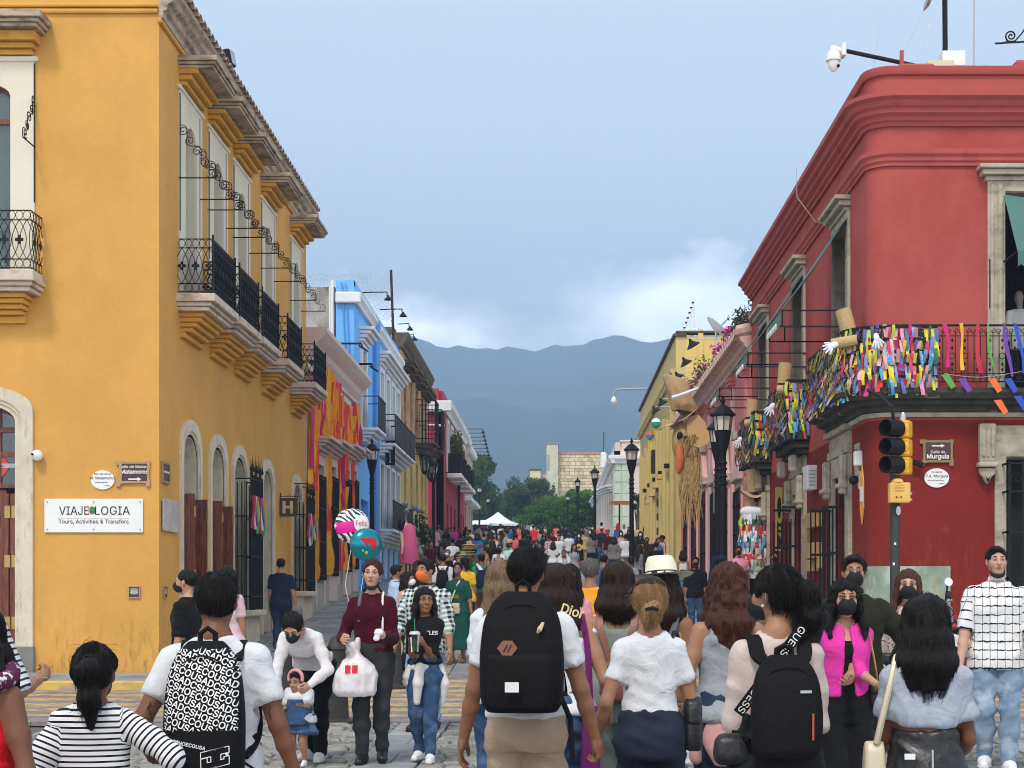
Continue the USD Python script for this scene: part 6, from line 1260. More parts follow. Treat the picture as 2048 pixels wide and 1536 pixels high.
for k,(px,py,r,lb,cs)in enumerate([(1312,846,.2,'white and green paper lantern hung before the pale yellow house',[M_white,mat('paper_green',(.05,.42,.28),bump=0)]),(1300,871,.17,'small red and blue paper lantern hung below the green one',[mat('paper_red',(.65,.12,.06),bump=0),mat('paper_blue',(.06,.35,.62),bump=0)])]):
 S=thing('paper_lantern',lb,'lantern',(X_(px,Yl),Yl,Z_(py,Yl)));c=np.array([X_(px,Yl),Yl,Z_(py,Yl)])
 part(S,'upper_half',lathe([(0,r),(r*.7,r*.72),(r,.02),(0,.02)],12,c),cs[0]);part(S,'lower_half',lathe([(r,.018),(r*.75,-r*.6),(r*.3,-r),(0,-r)],12,c),cs[1]);part(S,'tail',[rod(c+[.05*q,0,-r],c+[.06*q,0,-r-.4],.02,3)for q in(-1,0,1)],RIBM[13]);part(S,'cord',rod(c,(XR,Yl,c[2]+.8),.006,3),M_ink)
 # ---------------------------------------------------------------- people: implicit surfaces meshed on a grid
A3=lambda*a:np.array(a,float)
def cone(a,b,ra,rb,k=.02,op=1):
 a,b=np.array(a,float),np.array(b,float);m=max(ra,rb)+.05
 ab=b-a;L2=float(ab@ab)+1e-12
 def fn(x,y,z):
  t=np.clip(((x-a[0])*ab[0]+(y-a[1])*ab[1]+(z-a[2])*ab[2])/L2,0,1)
  return np.sqrt((x-a[0]-t*ab[0])**2+(y-a[1]-t*ab[1])**2+(z-a[2]-t*ab[2])**2)-(ra+(rb-ra)*t)
 return fn,np.minimum(a,b)-m,np.maximum(a,b)+m,k,op
def chain(pts,rs,k=.02,op=1):return[cone(p,q,r,s,k,op)for p,q,r,s in zip(pts[:-1],pts[1:],rs[:-1],rs[1:])]
def ell(c,r,R=None,k=.02,op=1):
 c,r=np.array(c,float),np.array(r,float);R=np.eye(3)if R is None else R
 def fn(x,y,z):
  X,Y,Z=x-c[0],y-c[1],z-c[2]
  p=[(X*R[0,i]+Y*R[1,i]+Z*R[2,i])/r[i]for i in range(3)]
  k0=np.sqrt(p[0]**2+p[1]**2+p[2]**2)+1e-9;k1=np.sqrt(sum((p[i]/r[i])**2 for i in range(3)))+1e-9
  return k0*(k0-1)/k1
 e=np.sqrt(((R*r)**2).sum(1))+.05
 return fn,c-e,c+e,k,op
def loft(st,o,R,k=.02,n=2.3,op=1,z0=None,z1=None):
 """stations (z, half width, half depth, y) up an axis; o origin, R columns = local axes"""
 st=np.array(st,float);zs=np.linspace(st[0,0],st[-1,0],40);ip=PchipInterpolator(st[:,0],st[:,1:],axis=0)(zs)
 o=np.array(o,float);z0=st[0,0]if z0 is None else z0;z1=st[-1,0]if z1 is None else z1
 def fn(x,y,z):
  X,Y,Z=x-o[0],y-o[1],z-o[2]
  p=[X*R[0,i]+Y*R[1,i]+Z*R[2,i]for i in range(3)]
  a,b,cy=(np.interp(p[2],zs,ip[:,i])for i in range(3))
  q=((np.abs(p[0])/a)**n+(np.abs(p[1]-cy)/b)**n)**(1/n)
  return np.maximum((q-1)*np.sqrt(a*b)*.9,np.maximum(z0-p[2],p[2]-z1))
 m=max(st[:,1].max(),st[:,2].max())+np.abs(st[:,3]).max()+.06
 a,b=o+R[:,2]*z0,o+R[:,2]*z1
 e=np.abs(R[:,0])*m+np.abs(R[:,1])*m+.04
 return fn,np.minimum(a,b)-e,np.maximum(a,b)+e,k,op
def plane(p,n):p,n=np.array(p,float),np.array(n,float)/np.linalg.norm(n);return(lambda x,y,z:(x-p[0])*n[0]+(y-p[1])*n[1]+(z-p[2])*n[2]),None,None,0,-2
def sdf(prims,r,smooth=1):
 lo=np.min([p[1]for p in prims if p[4]==1],0)-r;hi=np.max([p[2]for p in prims if p[4]==1],0)+r
 N=np.ceil((hi-lo)/r).astype(int)+1;ax=[(lo[i]+r*np.arange(N[i])).astype(np.float32)for i in range(3)]
 D=np.full(N,.3,np.float32)
 for fn,a,b,k,op in prims:
  if a is None:i0,i1=[0,0,0],N
  else:i0=np.clip(np.floor((a-lo)/r).astype(int),0,N);i1=np.clip(np.ceil((b-lo)/r).astype(int)+1,0,N)
  if np.any(np.array(i1)-i0<1):continue
  s=tuple(slice(i0[i],i1[i])for i in range(3))
  d=fn(ax[0][s[0]][:,None,None],ax[1][s[1]][None,:,None],ax[2][s[2]][None,None,:])
  if op==1:
   h=np.maximum(k-np.abs(D[s]-d),0)/max(k,1e-6);D[s]=np.minimum(D[s],d)-h*h*k*.25
  elif op<=-2:D[s]=np.maximum(D[s],d)
  else:
   h=np.maximum(k-np.abs(D[s]+d),0)/max(k,1e-6);D[s]=np.maximum(D[s],-d)+h*h*k*.25
 D[0],D[-1],D[:,0],D[:,-1],D[:,:,0],D[:,:,-1]=(.3,)*6
 neg=D<0;C=N-1;acc=np.zeros((C.prod(),3));cnt=np.zeros(C.prod());quads=[]
 st=np.array([C[1]*C[2],C[2],1])
 for a in range(3):
  s0=[slice(None)]*3;s1=[slice(None)]*3;s0[a]=slice(0,-1);s1[a]=slice(1,None);s0,s1=tuple(s0),tuple(s1)
  ix=np.argwhere(neg[s0]!=neg[s1])
  if not len(ix):continue
  d0=D[s0][tuple(ix.T)];d1=D[s1][tuple(ix.T)];pos=ix.astype(float);pos[:,a]+=d0/(d0-d1)
  b,c=(a+1)%3,(a+2)%3;ids=[]
  for ob,oc in((-1,-1),(0,-1),(0,0),(-1,0)):
   q=ix.copy();q[:,b]+=ob;q[:,c]+=oc;ids.append(q@st)
  for q in ids:
   for m in range(3):acc[:,m]+=np.bincount(q,pos[:,m],len(acc))
   cnt+=np.bincount(q,minlength=len(acc))
  Q=np.stack(ids,1);fl=d0>0;Q[fl]=Q[fl][:,::-1];quads.append(Q)
 used=cnt>0;mp=np.cumsum(used)-1;v=acc[used]/cnt[used][:,None]*r+lo;f=mp[np.vstack(quads)]
 for _ in range(smooth):
  e=np.concatenate([f[:,[0,1]],f[:,[1,2]],f[:,[2,3]],f[:,[3,0]]]);s=np.zeros_like(v);n=np.bincount(e.ravel(),minlength=len(v)).clip(1)
  for m in range(3):s[:,m]=np.bincount(e[:,0],v[e[:,1],m],len(v))+np.bincount(e[:,1],v[e[:,0],m],len(v))
  v=v*.5+s/n[:,None]*.5
 return v,f
def vnorm(v,f):
 n=np.zeros_like(v);c=np.cross(v[f[:,2]]-v[f[:,0]],v[f[:,3]]-v[f[:,1]])
 for k in range(4):
  for m in range(3):n[:,m]+=np.bincount(f[:,k],c[:,m],len(v))
 return n/(np.linalg.norm(n,axis=1,keepdims=True)+1e-12)
def evalsdf(prims,P):
 D=np.full(len(P),.3)
 for fn,a,b,k,op in prims:
  d=fn(P[:,0],P[:,1],P[:,2])
  if op==1:h=np.maximum(k-np.abs(D-d),0)/max(k,1e-6);D=np.minimum(D,d)-h*h*k*.25
  else:D=np.maximum(D,d if op<=-2 else-d)
 return D
def hand_prims(curl):
 P=[ell((0,0,.048),(.040,.015,.050),k=.012),cone((0,0,-.02),(0,0,.03),.024,.026,.02)]
 for bx,L,w in((.030,.070,.0088),(.010,.080,.0092),(-.010,.074,.009),(-.029,.056,.0078)):
  p=A3(bx,0,.085);a=0;pts=[p]
  for fr,c in((.45,curl[0]),(.32,curl[1]),(.23,curl[2])):
   a+=c;p=p+A3(bx*.12,math.sin(a)*L*fr*1.15,math.cos(a)*L*fr*1.15);pts.append(p)
  P+=chain(pts,[w*1.05,w,w*.93,w*.8],.006)
 P+=chain([(.022,.004,.015),(.050,.014,.045),(.060-.02*curl[0],.02+.03*curl[0],.078),(.058-.035*curl[0],.028+.035*curl[0],.102)],[.016,.0125,.0105,.0085],.008)
 return P
HANDS={}
def hand_mesh(kind,r):
 if(kind,r)not in HANDS:HANDS[kind,r]=sdf(hand_prims({'relax':(.3,.45,.35),'fist':(1.25,1.5,.9),'grip':(.8,1.1,.7),'open':(.1,.15,.1)}[kind]),r)
 return HANDS[kind,r]
def SK(t):return mat(f'skin_{t}',[(.44,.23,.145),(.33,.16,.09),(.24,.105,.055),(.17,.068,.035),(.50,.28,.195)][t],rough=.5,var=.06,vscale=25,bump=.08,bscale=350,spec=.35)
def hairmat(name,c,c2=None,zramp=None):
 if name in MATS:return MATS[name]
 c=np.array(c)
 MATS[name]=usdkit.material(stage,f'/World/Looks/{name}',{'g':('geometry',{}),'mp':('mapping',{'scale':(330,330,8)}),'n':('noise_texture',{'scale':1,'detail':4}),'r':('rgb_ramp',{'ramp':[(.3,tuple(c*.45)),(.5,tuple(c)),(.72,tuple(c2 if c2 is not None else c*2.2))]}),'b':('bump',{'strength':.9,'distance':.008}),'p':('principled_bsdf',{'roughness':.42,'specular_ior_level':.16})},
 [('g.position','mp.vector'),('mp.vector','n.vector'),('n.fac','r.fac'),('r.color','p.base_color'),('n.fac','b.height'),('b.normal','p.normal')],surface='p.BSDF')
 return MATS[name]
HB,HBR,HRB,HBL,HGR,HOM=hairmat('hair_black',(.0075,.006,.0055)),hairmat('hair_brown',(.022,.012,.008)),hairmat('hair_chestnut',(.06,.022,.014)),hairmat('hair_blonde',(.30,.17,.07),(.5,.34,.17)),hairmat('hair_grey',(.09,.08,.075),(.22,.21,.2)),hairmat('hair_ombre',(.16,.10,.055),(.34,.22,.12))
HRD=hairmat('hair_red',(.35,.015,.02))
def cl(name,c,**k):return mat('cloth_'+name,c,**{**dict(rough=.9,var=.05,vscale=6,bump=.5,bscale=10,dist=.035,crease=.9,spec=.04,sheen=.04),**k})
def pattern(name,kind,c1,c2,s=1.,rough=.85):
 """woven or printed pattern that follows the cloth's own coordinates"""
 if name in MATS:return MATS[name]
 N={'u':('uvmap',{'attribute':'st'}),'s':('separate_xyz',{}),'p':('principled_bsdf',{'roughness':rough,'specular_ior_level':.2})};L=[('u.UV','s.vector')]
 def band(tag_,src,per,duty,ph=0.):
  N[tag_+'a']=('math',{'math_type':'multiply_add','value2':1/per,'value3':50+ph});N[tag_+'b']=('math',{'math_type':'fraction'});N[tag_]=('math',{'math_type':'less_than','value2':duty})
  L.extend([(src,tag_+'a.value1'),(tag_+'a.value',tag_+'b.value1'),(tag_+'b.value',tag_+'.value1')]);return tag_+'.value'
 N['mx']=('mix',{'color1':c1,'color2':c2})
 if kind=='stripe':L.append((band('h','s.y',s,.36),'mx.fac'))
 elif kind=='plaid':
  N['ad']=('math',{'math_type':'multiply_add','value2':.5});N['hf']=('math',{'math_type':'multiply','value2':.5});a,b=band('h','s.y',s,.5),band('w','s.x',s,.5);L+=[(a,'ad.value1'),(b,'hf.value1'),('hf.value','ad.value3'),('ad.value','mx.fac')]
 elif kind=='grid':
  N['no']=('noise_texture',{'scale':30,'detail':3});N['w1']=('math',{'math_type':'multiply_add','value2':.035});N['m']=('math',{'math_type':'maximum'})
  L+=[('u.UV','no.vector'),('no.fac','w1.value1'),('s.y','w1.value3')];a,b=band('h','w1.value',s,.13),band('w','s.x',s*.8,.07);L+=[(a,'m.value1'),(b,'m.value2'),('m.value','mx.fac')]
 elif kind=='floral':
  N['v']=('voronoi_texture',{'scale':s,'feature':'f1'});N['lt']=('math',{'math_type':'less_than','value2':.33});L+=[('u.UV','v.vector'),('v.distance','lt.value1'),('lt.value','mx.fac')]
 L.append(('mx.color','p.base_color'));MATS[name]=usdkit.material(stage,f'/World/Looks/{name}',N,L,surface='p.BSDF');return MATS[name]
def rot3(yaw=0,pitch=0,roll=0):return rotz(yaw)[:3,:3]@rotx(-pitch)[:3,:3]@roty(roll)[:3,:3]
def ik(S,T,l1,l2,pole):
 d=T-S;L=min(np.linalg.norm(d),(l1+l2)*.995);u=d/np.linalg.norm(d);T=S+u*L
 x=(l1*l1-l2*l2+L*L)/(2*L);hgt=math.sqrt(max(l1*l1-x*x,1e-6));p=pole-u*(pole@u);p/=np.linalg.norm(p)+1e-9
 return S+u*x+p*hgt,T
M_eye,M_iris,M_lip,M_brow=mat('eye_white',(.55,.53,.50),rough=.25,bump=0,spec=.5),mat('iris_brown',(.018,.009,.006),rough=.15,bump=0,spec=.6),mat('lip_rose',(.33,.10,.085),rough=.45,bump=0),mat('brow_dark',(.018,.012,.01),rough=.8,bump=0)
SHOES={}
def shoe_mesh(kind,r):
 if(kind,r)not in SHOES:
  pr_=[cone((0,-.055,.045),(0,.03,.05),.044,.046,.03),cone((0,.03,.045),(0,.135,.03),.044,.036,.03),cone((0,-.05,.06),(0,-.045,.10 if kind=='shoe' else .2),.04,.043,.03),plane((0,0,.018),(0,0,-1))]
  sole=[cone((0,-.06,.03),(0,.03,.03),.046,.049,.03),cone((0,.03,.03),(0,.14,.03),.049,.042,.03),plane((0,0,.0),(0,0,-1)),plane((0,0,.026),(0,0,1))]
  SHOES[kind,r]=sdf(pr_,r),sdf(sole,r)
 return SHOES[kind,r]
class Person:pass
FEM=[(.47,.096,.068,-.004),(.52,.106,.072,-.008),(.57,.094,.060,0),(.625,.076,.050,.002),(.68,.082,.054,.004),(.735,.088,.062,.010),(.775,.089,.054,.004),(.805,.080,.042,-.004),(.828,.050,.034,-.008),(.85,.032,.030,-.01)]
MAL=[(.47,.092,.064,-.004),(.52,.098,.068,-.006),(.57,.094,.060,0),(.625,.090,.058,.002),(.68,.096,.062,.004),(.735,.101,.066,.006),(.775,.102,.058,.002),(.805,.091,.046,-.004),(.830,.056,.038,-.010),(.855,.036,.034,-.012)]
def person(label,px,py,Y,th=0,fem=0,w=1.,skin=1,hair=('short',None),top=('tee',None,.5),bot=('pants',None),shoes=None,L=None,R=None,stride=.5,yaw=0,pitch=0,roll=0,bend=0,mask=None,z0=None,h=None,res=None,group=None,hands=('relax','relax'),hem=None,kid=1.,extra=None,face=None,poleL=None,poleR=None):
 res=res or(.012 if Y<10 else .014 if Y<15 else .02 if Y<32 else .029 if Y<62 else .038)
 base=A3(X_(px,Y),Y,float(g(Y))if z0 is None else z0);h=h or Z_(py,Y)-base[2]-.012
 M=rotz(math.radians(th),base);face=(Y<32 and math.cos(math.radians(th)+yaw)<.55)if face is None else face
 S=thing('person',label,'person',base,group);Pn=Person();Pn.S,Pn.M,Pn.h,Pn.base=S,M,h,base
 put=lambda name,m,mt,parent=None,**k:part(parent or S,name,xf(m if not isinstance(m,list)else geo(m),M),mt,**k)
 Pn.put=put
 st=[(z*h,a*h*w,b*h*(w*.5+.5),c*h)for z,a,b,c in(FEM if fem else MAL)]
 hipz=.52*h;Rb=rotx(-bend)[:3,:3];ub=lambda p:A3(0,0,hipz)+Rb@(np.array(p,float)-A3(0,0,hipz));To=A3(0,0,hipz)-Rb@A3(0,0,hipz)
 sw=(.086 if fem else .099)*h*w;Pn.ub,Pn.sw=ub,sw
 s=np.clip(.62+.22*h,.70,1.0)*kid;C=ub((0,.012*h,h-.112*s));Rh=Rb@rot3(yaw,pitch,roll);Pn.C,Pn.Rh,Pn.s=C,Rh,s
 hp=lambda*p:C+Rh@(np.array(p)*s);Pn.hp=hp
 # limbs
 arms=[]
 for sg,tgt,pole in((-1,L,poleL),(1,R,poleR)):
  Sh=ub((sg*sw*.97,-.004*h,.789*h));sway=.05*h*stride*-sg
  T=A3(sg*(sw+.028*h),.015*h+sway,.445*h)if tgt is None else A3(*tgt)*h
  E,W=ik(Sh,T,.178*h,.15*h,A3(sg*.18,-1,-.1)if pole is None else A3(*pole));arms.append((Sh,E,W))
 Pn.arms=arms
 legs=[]
 for sg in(-1,1):
  H_=A3(sg*.052*h*w,0,.51*h);f=stride*sg;An=A3(sg*.045*h*w,.12*h*f,.047*h+max(-f,0)*.035*h)
  K,An=ik(H_,An,.235*h,.235*h,A3(0,1,0));legs.append((H_,K,An))
 Pn.legs=legs
 ra=(.0235 if fem else .0265)*h*(w*.6+.4);rl=(.047 if fem else .047)*h*(w*.7+.3)
 armp=lambda o=0,k=.02:[q for Sh,E,W in arms for q in chain([Sh,Sh+(E-Sh)*.5,E,E+(W-E)*.35,W],[ra*1.2+o,ra*1.05+o,ra*.86+o,ra*.84+o,ra*.60+o],k)]
 legp=lambda o=0,k=.03:[q for H_,K,An in legs for q in chain([H_-A3(0,0,.02*h),H_+(K-H_)*.5,K,K+(An-K)*.35,An],[rl*1.0+o,rl*.93+o,rl*.66+o,rl*.68+o,rl*.42+o],k)]
 skm=SK(skin);nb=ub((0,-.012*h,.845*h))
 sk=[loft(st,To,Rb,.03)]+armp()+legp()+[cone(hp(0,-.022,-.055),nb,.050*s*(.86 if fem else 1),.056*s*(.86 if fem else 1.05),.03)]
 hd=[ell(hp(0,-.012,.022),A3(.073,.093,.088)*s,Rh,.02),ell(hp(0,.020,-.035),A3(.057,.068,.078)*s,Rh,.04),ell(hp(0,.056,-.092),A3(.026,.024,.020)*s,Rh,.03),cone(hp(0,-.022,-.055),hp(0,-.03,-.13),.05*s*(.86 if fem else 1),.052*s*(.86 if fem else 1),.03)]
 for sg in(-1,1):hd+=[ell(hp(sg*.034,.058,-.018),A3(.026,.026,.028)*s,Rh,.02),ell(hp(sg*.075,-.008,-.006),A3(.010,.019,.031)*s,Rh@rotz(sg*.35)[:3,:3],.006)]
 if face:
  hd+=[cone(hp(0,.086,.020),hp(0,.107,-.022),.008*s,.0125*s,.014),cone(hp(-.012,.096,-.025),hp(.012,.096,-.025),.008*s,.008*s,.008),cone(hp(-.042,.073,.030),hp(.042,.073,.030),.012*s,.012*s,.02),cone(hp(-.016,.083,-.054),hp(.016,.083,-.054),.011*s,.011*s,.012)]
  hd+=[ell(hp(sg*.031,.095,.010),A3(.018,.015,.011)*s,Rh,.012,-1)for sg in(-1,1)]
 hr=.0045 if(face and Y<15)else .0065 if Y<20 else min(res,.016)
 body=[sdf(sk,res*(1.3 if Y<32 else 1)),sdf(hd,hr if Y<62 else res)]
 hk=.0044 if Y<9 else .005 if Y<15 else .007 if Y<25 else .014
 if Y<50:
  for i,(Sh,E,W)in enumerate(arms):
   d=(W-E)/np.linalg.norm(W-E);t=A3(0,1,.15)if hands[i]=='relax' else A3(0,.3,1);t=t-d*(t@d);t/=np.linalg.norm(t);sg=(-1,1)[i];n=np.cross(d,t)*(-sg)
   hs=h/1.78*(.92 if fem else 1)
   body.append(xf(hand_mesh(hands[i],hk),frame(W-d*.005,t*hs,n*hs,d*hs)))
 put('body',body,skm,smooth=True)
 if face:
  for sg in(-1,1):
   e=put('eye',xf(trimesh.creation.icosphere(2,.0125*s),frame(hp(sg*.031,.080,.010),Rh[:,0],Rh[:,1],Rh[:,2]*.54)),M_eye,smooth=True)
   put('iris',xf(lathe([(0,.0),(.0066*s,0),(.0066*s,.002),(0,.0025)],10,(0,0,0),'y'),frame(hp(sg*.031,.0912,.0108),Rh[:,0],Rh[:,1],Rh[:,2])),M_iris,e)
   put('eyelid',tube([hp(sg*(.031+q),.0895-abs(q)*.25,.0165-q*q*22)for q in(-.016,-.008,0,.008,.016)],.0028*s,5),M_brow if fem else skm)
   put('eyebrow',tube([hp(sg*(.014+q),.0925-q*.32,.032+.006*math.sin(q*70))for q in(0,.010,.022,.036)],[.0022,.0040,.0036,.0015],5),M_brow)
  if mask is None or mask[0]=='chin':
   put('lips',[tube([hp(q,.0945-q*q*12,-.051+(.0014 if abs(q)>.003 else-.001))for q in(-.023,-.012,-.004,0,.004,.012,.023)],[.0012,.0042,.0050,.0045,.0050,.0042,.0012],6),tube([hp(q,.0945-q*q*12,-.0585+q*q*6)for q in(-.02,-.01,0,.01,.02)],[.0015,.0055,.0065,.0055,.0015],6)],M_lip if fem else mat('lip_tan',(.28,.11,.08),rough=.5,bump=0),smooth=True)
 if mask:
  kind,mm=mask
  if kind=='chin':mp_=[ell(hp(0,.028,-.076),A3(.061,.070,.052)*s,Rh,.01),ell(hp(0,.056,-.094),A3(.031,.031,.027)*s,Rh,.02),plane(hp(0,.06,-.094),Rh@A3(0,-.35,1)),plane(hp(0,.0,0),Rh@A3(0,-1,0))]
  else:mp_=[ell(hp(0,.030,-.048),A3(.062,.078,.062)*s,Rh,.01),ell(hp(0,.088,-.040),A3(.040,.042,.046)*s,Rh,.04),plane(hp(0,.09,.002),Rh@A3(0,.22,1)),plane(hp(0,.012,0),Rh@A3(0,-1,0))]
  if kind=='chin':mk=put('face_mask',[tube([hp(sg2*x,y,z+dz)for sg2,x,y,z in((-1,.060,.020,-.075),(-1,.052,.040,-.098),(-1,.034,.064,-.114),(1,0,.076,-.120),(1,.034,.064,-.114),(1,.052,.040,-.098),(1,.060,.020,-.075))],[.003,.008,.011,.012,.011,.008,.003],7)for dz in(0,-.010)],mm,smooth=True)
  else:mk=put('face_mask',sdf(mp_,max(hr,.005)),mm,smooth=True)
  for sg in(-1,1):put('ear_loop',tube([hp(sg*.05,.05,-.02 if kind!='chin' else-.08),hp(sg*.070,.02,-.01),hp(sg*.079,-.012,.012)],.0022,4),mm,mk)
  # hair
 kind,hm=hair[0],hair[1]or HB;hl=hair[2]if len(hair)>2 else .2
 if kind:
  th_=.012 if kind in('short','buzz')else .017
  hc=[ell(hp(0,-.017,.024),A3(.073+th_,.091+th_,.088+th_)*s,Rh,.02)]
  if kind=='short':hc+=[ell(hp(.01,.055,.088),A3(.052,.040,.024)*s,Rh,.02)]
  hairline=.084 if kind in('short','buzz')else .088
  cut=[ell(hp(0,.112,-.018),A3(.066 if fem else .078,.078,hairline+.026)*s,Rh,.012,-1),ell(hp(0,.10,-.06),A3(.085,.075,.075)*s,Rh,.012,-1),plane(hp(0,-.05,-.058 if kind not in('buzz',)else-.03),Rh@A3(0,.55,-1))]
  if kind in('short','buzz','bun','pony'):cut+=[ell(hp(sg*.085,.0,-.022),A3(.03,.030,.036)*s,Rh,.01,-1)for sg in(-1,1)]if kind!='pony' or 1 else[]
  hg=sdf(hc+cut,max(res*.7,.0065));meshes=[hg]
  if kind in('long','bob','wavy'):
   b0=hp(0,-.05,.05);zl=-hl;dn=A3(0,-.02,0)
   lo=[]
   for x,y,wd,l in((0,-.088,.048,1),(-.045,-.070,.042,.97),(.045,-.070,.042,.97),(-.070,-.030,.030,.92),(.070,-.030,.030,.92))+(((-.080,.022,.022,.8),(.080,.022,.022,.8))if kind!='bob' or 1 else()):
    a=hp(x*.8,y*.8,.06);b=hp(x*1.08,y*1.1,-.06);e=A3(b[0]+x*.25,b[1]-.02*(y<0)+(.05 if y>0 else 0),C[2]-.06-(hl-.06)*l);m_=(b+e)/2+A3(x*.15,-.01,0)
    if kind=='bob':e=A3(b[0]*1+x*.12,b[1]+.012,C[2]-.06-(hl-.06)*l)
    lo+=chain([a,b,m_,e],[wd*.85*s,wd*1.05*s,wd*s*(1.15 if kind=='wavy' else 1),wd*(.9 if kind=='bob' else .62)*s],.03)
   meshes=[sdf(hc+lo+[ell(hp(0,.112,-.045),A3(.062,.075,.115)*s,Rh,.012,-1)],max(res*.75,.008))]
  elif kind=='pony':
   hi=hair[3]if len(hair)>3 else .03;a=hp(0,-.095,hi);b=hp(hair[4]if len(hair)>4 else .01,-.135,hi-.03);e=hp((hair[4]if len(hair)>4 else .01)*1.5,-.10,hi-hl)
   meshes.append(sdf(chain([a,b,(b+e)/2+Rh@A3(0,-.02,0),e],[.026*s,.040*s,.042*s,.016*s],.03),max(res*.7,.007)));put('hair_tie',xf(lathe([(.022,-.01),(.03,0),(.022,.01)],10),frame(a+Rh@A3(0,-.014,0),Rh[:,0],Rh[:,2],-Rh[:,1])),M_black)
  elif kind=='bun':meshes.append(sdf([ell(hp(0,-.115,hl),A3(.048,.042,.046)*s,Rh,.02),ell(hp(.02,-.12,hl+.02),A3(.03,.03,.03)*s,Rh,.02),ell(hp(-.018,-.118,hl-.035),A3(.028,.026,.04)*s,Rh,.02)],max(res*.7,.007)))
  V,Fq=geo(meshes)
  nn=V-np.array(C);nn/=np.linalg.norm(nn,axis=1,keepdims=True);q=np.stack([np.arctan2(nn[:,0],nn[:,1])*9,V[:,2]*(5 if kind!='wavy' else 14)*1.0,nn[:,2]*2],-1)
  V=V+nn*((meshkit.noise(q*[2,1,1],5)-.5)*.012+(meshkit.noise(q*[.7,2.2,1],6)-.5)*(.03 if kind=='wavy' else .012))[:,None]*s*(1 if Y<40 else .5)
  hpth=put('hair',(V,Fq),hm,smooth=True)
  if Y<17 and kind!='buzz':
   rg=np.random.default_rng(abs(int(px)));n=2600 if Y<10.5 else 500;pick=rg.choice(len(V),n);fly=rg.random(n)<.03;Q0=V[pick]+nn[pick]*.001;cur=[Q0];d=np.tile(A3(0,-.05,-1),(n,1))if kind not in('short','pony','bun')else A3(0,-.5,-.5)+nn[pick]*[.8,.8,.2]
   if kind in('pony','bun'):tie=hp(0,-.125,.03 if kind=='pony' and len(hair)<4 else hair[3]if kind=='pony' else hl);d=tie-Q0;far_=Q0[:,1]<tie[1]+.02;d[far_]=A3(0,-.1,-1);d/=np.linalg.norm(d,axis=1,keepdims=True)
   d=d+rg.normal(size=(n,3))*(.22 if kind=='wavy' else .10)+fly[:,None]*rg.normal(size=(n,3))*.6;Lh=(rg.uniform(.008,.022,n)if kind in('short',)else rg.uniform(.03,.07,n))[:,None]
   for k in range(4):
    nk=cur[-1]-C;nk[:,2]*=(.25 if kind in('long','wavy','bob')else 1);nk/=np.linalg.norm(nk,axis=1,keepdims=True);t=d-nk*(d*nk).sum(1,keepdims=True);t/=np.linalg.norm(t,axis=1,keepdims=True)+1e-9;cur.append(cur[-1]+t*Lh/4+nk*(.0008+fly[:,None]*.004))
   cu=np.stack(cur,1).reshape(-1,3)@M[:3,:3].T+M[:3,3]-base
   bc=UsdGeom.BasisCurves.Define(stage,_name(hpth,'hair_strands'));bc.CreateTypeAttr('linear');bc.CreatePointsAttr(Vt.Vec3fArray.FromNumpy(cu.astype(np.float32)));bc.CreateCurveVertexCountsAttr([5]*n);bc.CreateWidthsAttr([.0011 if Y<10.5 else .002]);bc.SetWidthsInterpolation('constant');UsdShade.MaterialBindingAPI.Apply(bc.GetPrim()).Bind(hm);tag(str(bc.GetPath()),kind='stuff')
   # clothes
 def cloth(name,prims,mt,fold=.008,r=None,seed=1,fs=(7,7,10)):
  v,f=sdf(prims,r or res);n=vnorm(v,f);fl=fold*(1 if Y<40 else .6)
  nz=meshkit.noise(v*fs+seed,seed);rz=1-np.abs(2*meshkit.noise((v+A3(.0,.0,.4)*v[:,:1])*A3(5,5,15)+seed*3,seed+2)-1)
  dg=1-np.abs(2*meshkit.noise(np.stack([v[:,0]*4+v[:,2]*7,v[:,1]*5,v[:,2]*5-np.abs(v[:,0])*9],-1)+seed,seed+4)-1)
  v2=v+n*((nz-.5)*fl*1.5+(rz-.5)*fl*1.1+(dg**2-.4)*fl*1.5+(fl*.5 if name in('top','dress')else 0))[:,None]
  uv=np.stack([v[:,0],v[:,2]],1)
  for sg,(Sh,E,W)in zip((-1,1),arms):
   ab=E-Sh;t=((v-Sh)@ab)/(ab@ab);d=np.linalg.norm(v-Sh-np.clip(t,0,1)[:,None]*ab,axis=1);ab2=W-E;t2=((v-E)@ab2)/(ab2@ab2);d2=np.linalg.norm(v-E-np.clip(t2,0,1)[:,None]*ab2,axis=1)
   on=(np.minimum(d,d2)<ra*1.2+.03)&(np.abs(v[:,0])>sw*.93)&((t>.12)|(t2>0));up=on&(d<=d2);lo_=on&(d>d2);la=np.linalg.norm(ab)
   uv[up,1]=1.0-t[up]*la;uv[lo_,1]=1.0-la-t2[lo_]*np.linalg.norm(ab2);uv[on,0]=v[on,1]
  v2,f2=xf((v2,f),M);path=part(S,name,(v2,f2),mt,smooth=True,uv=uv);return path
 def sleeves(frac,o):
  out,cutp=[],[]
  for Sh,E,W in arms:
   l1,l2=np.linalg.norm(E-Sh),np.linalg.norm(W-E)
   if frac<=.5:end=Sh+(E-Sh)*frac*2;d=(E-Sh)/l1;out+=chain([Sh,end],[ra*1.14+o*.6,ra*1.02+o*.85],.03);holes.append((lambda e,d:(lambda x,y,z:-np.maximum(-((x-e[0])*d[0]+(y-e[1])*d[1]+(z-e[2])*d[2]),np.sqrt((x-e[0])**2+(y-e[1])**2+(z-e[2])**2)-.085)*1.0,e-.11,e+.11,0,-3))(end,d))
   else:end=E+(W-E)*(frac-.5)*2;out+=chain([Sh,Sh+(E-Sh)*.5,E,E+(end-E)*.5,end],[ra*1.14+o*.7,ra*1.02+o*.8,ra*.88+o*.9,ra*.78+o*.8,ra*.66+o*.6],.03)
  return out
 holes=[]
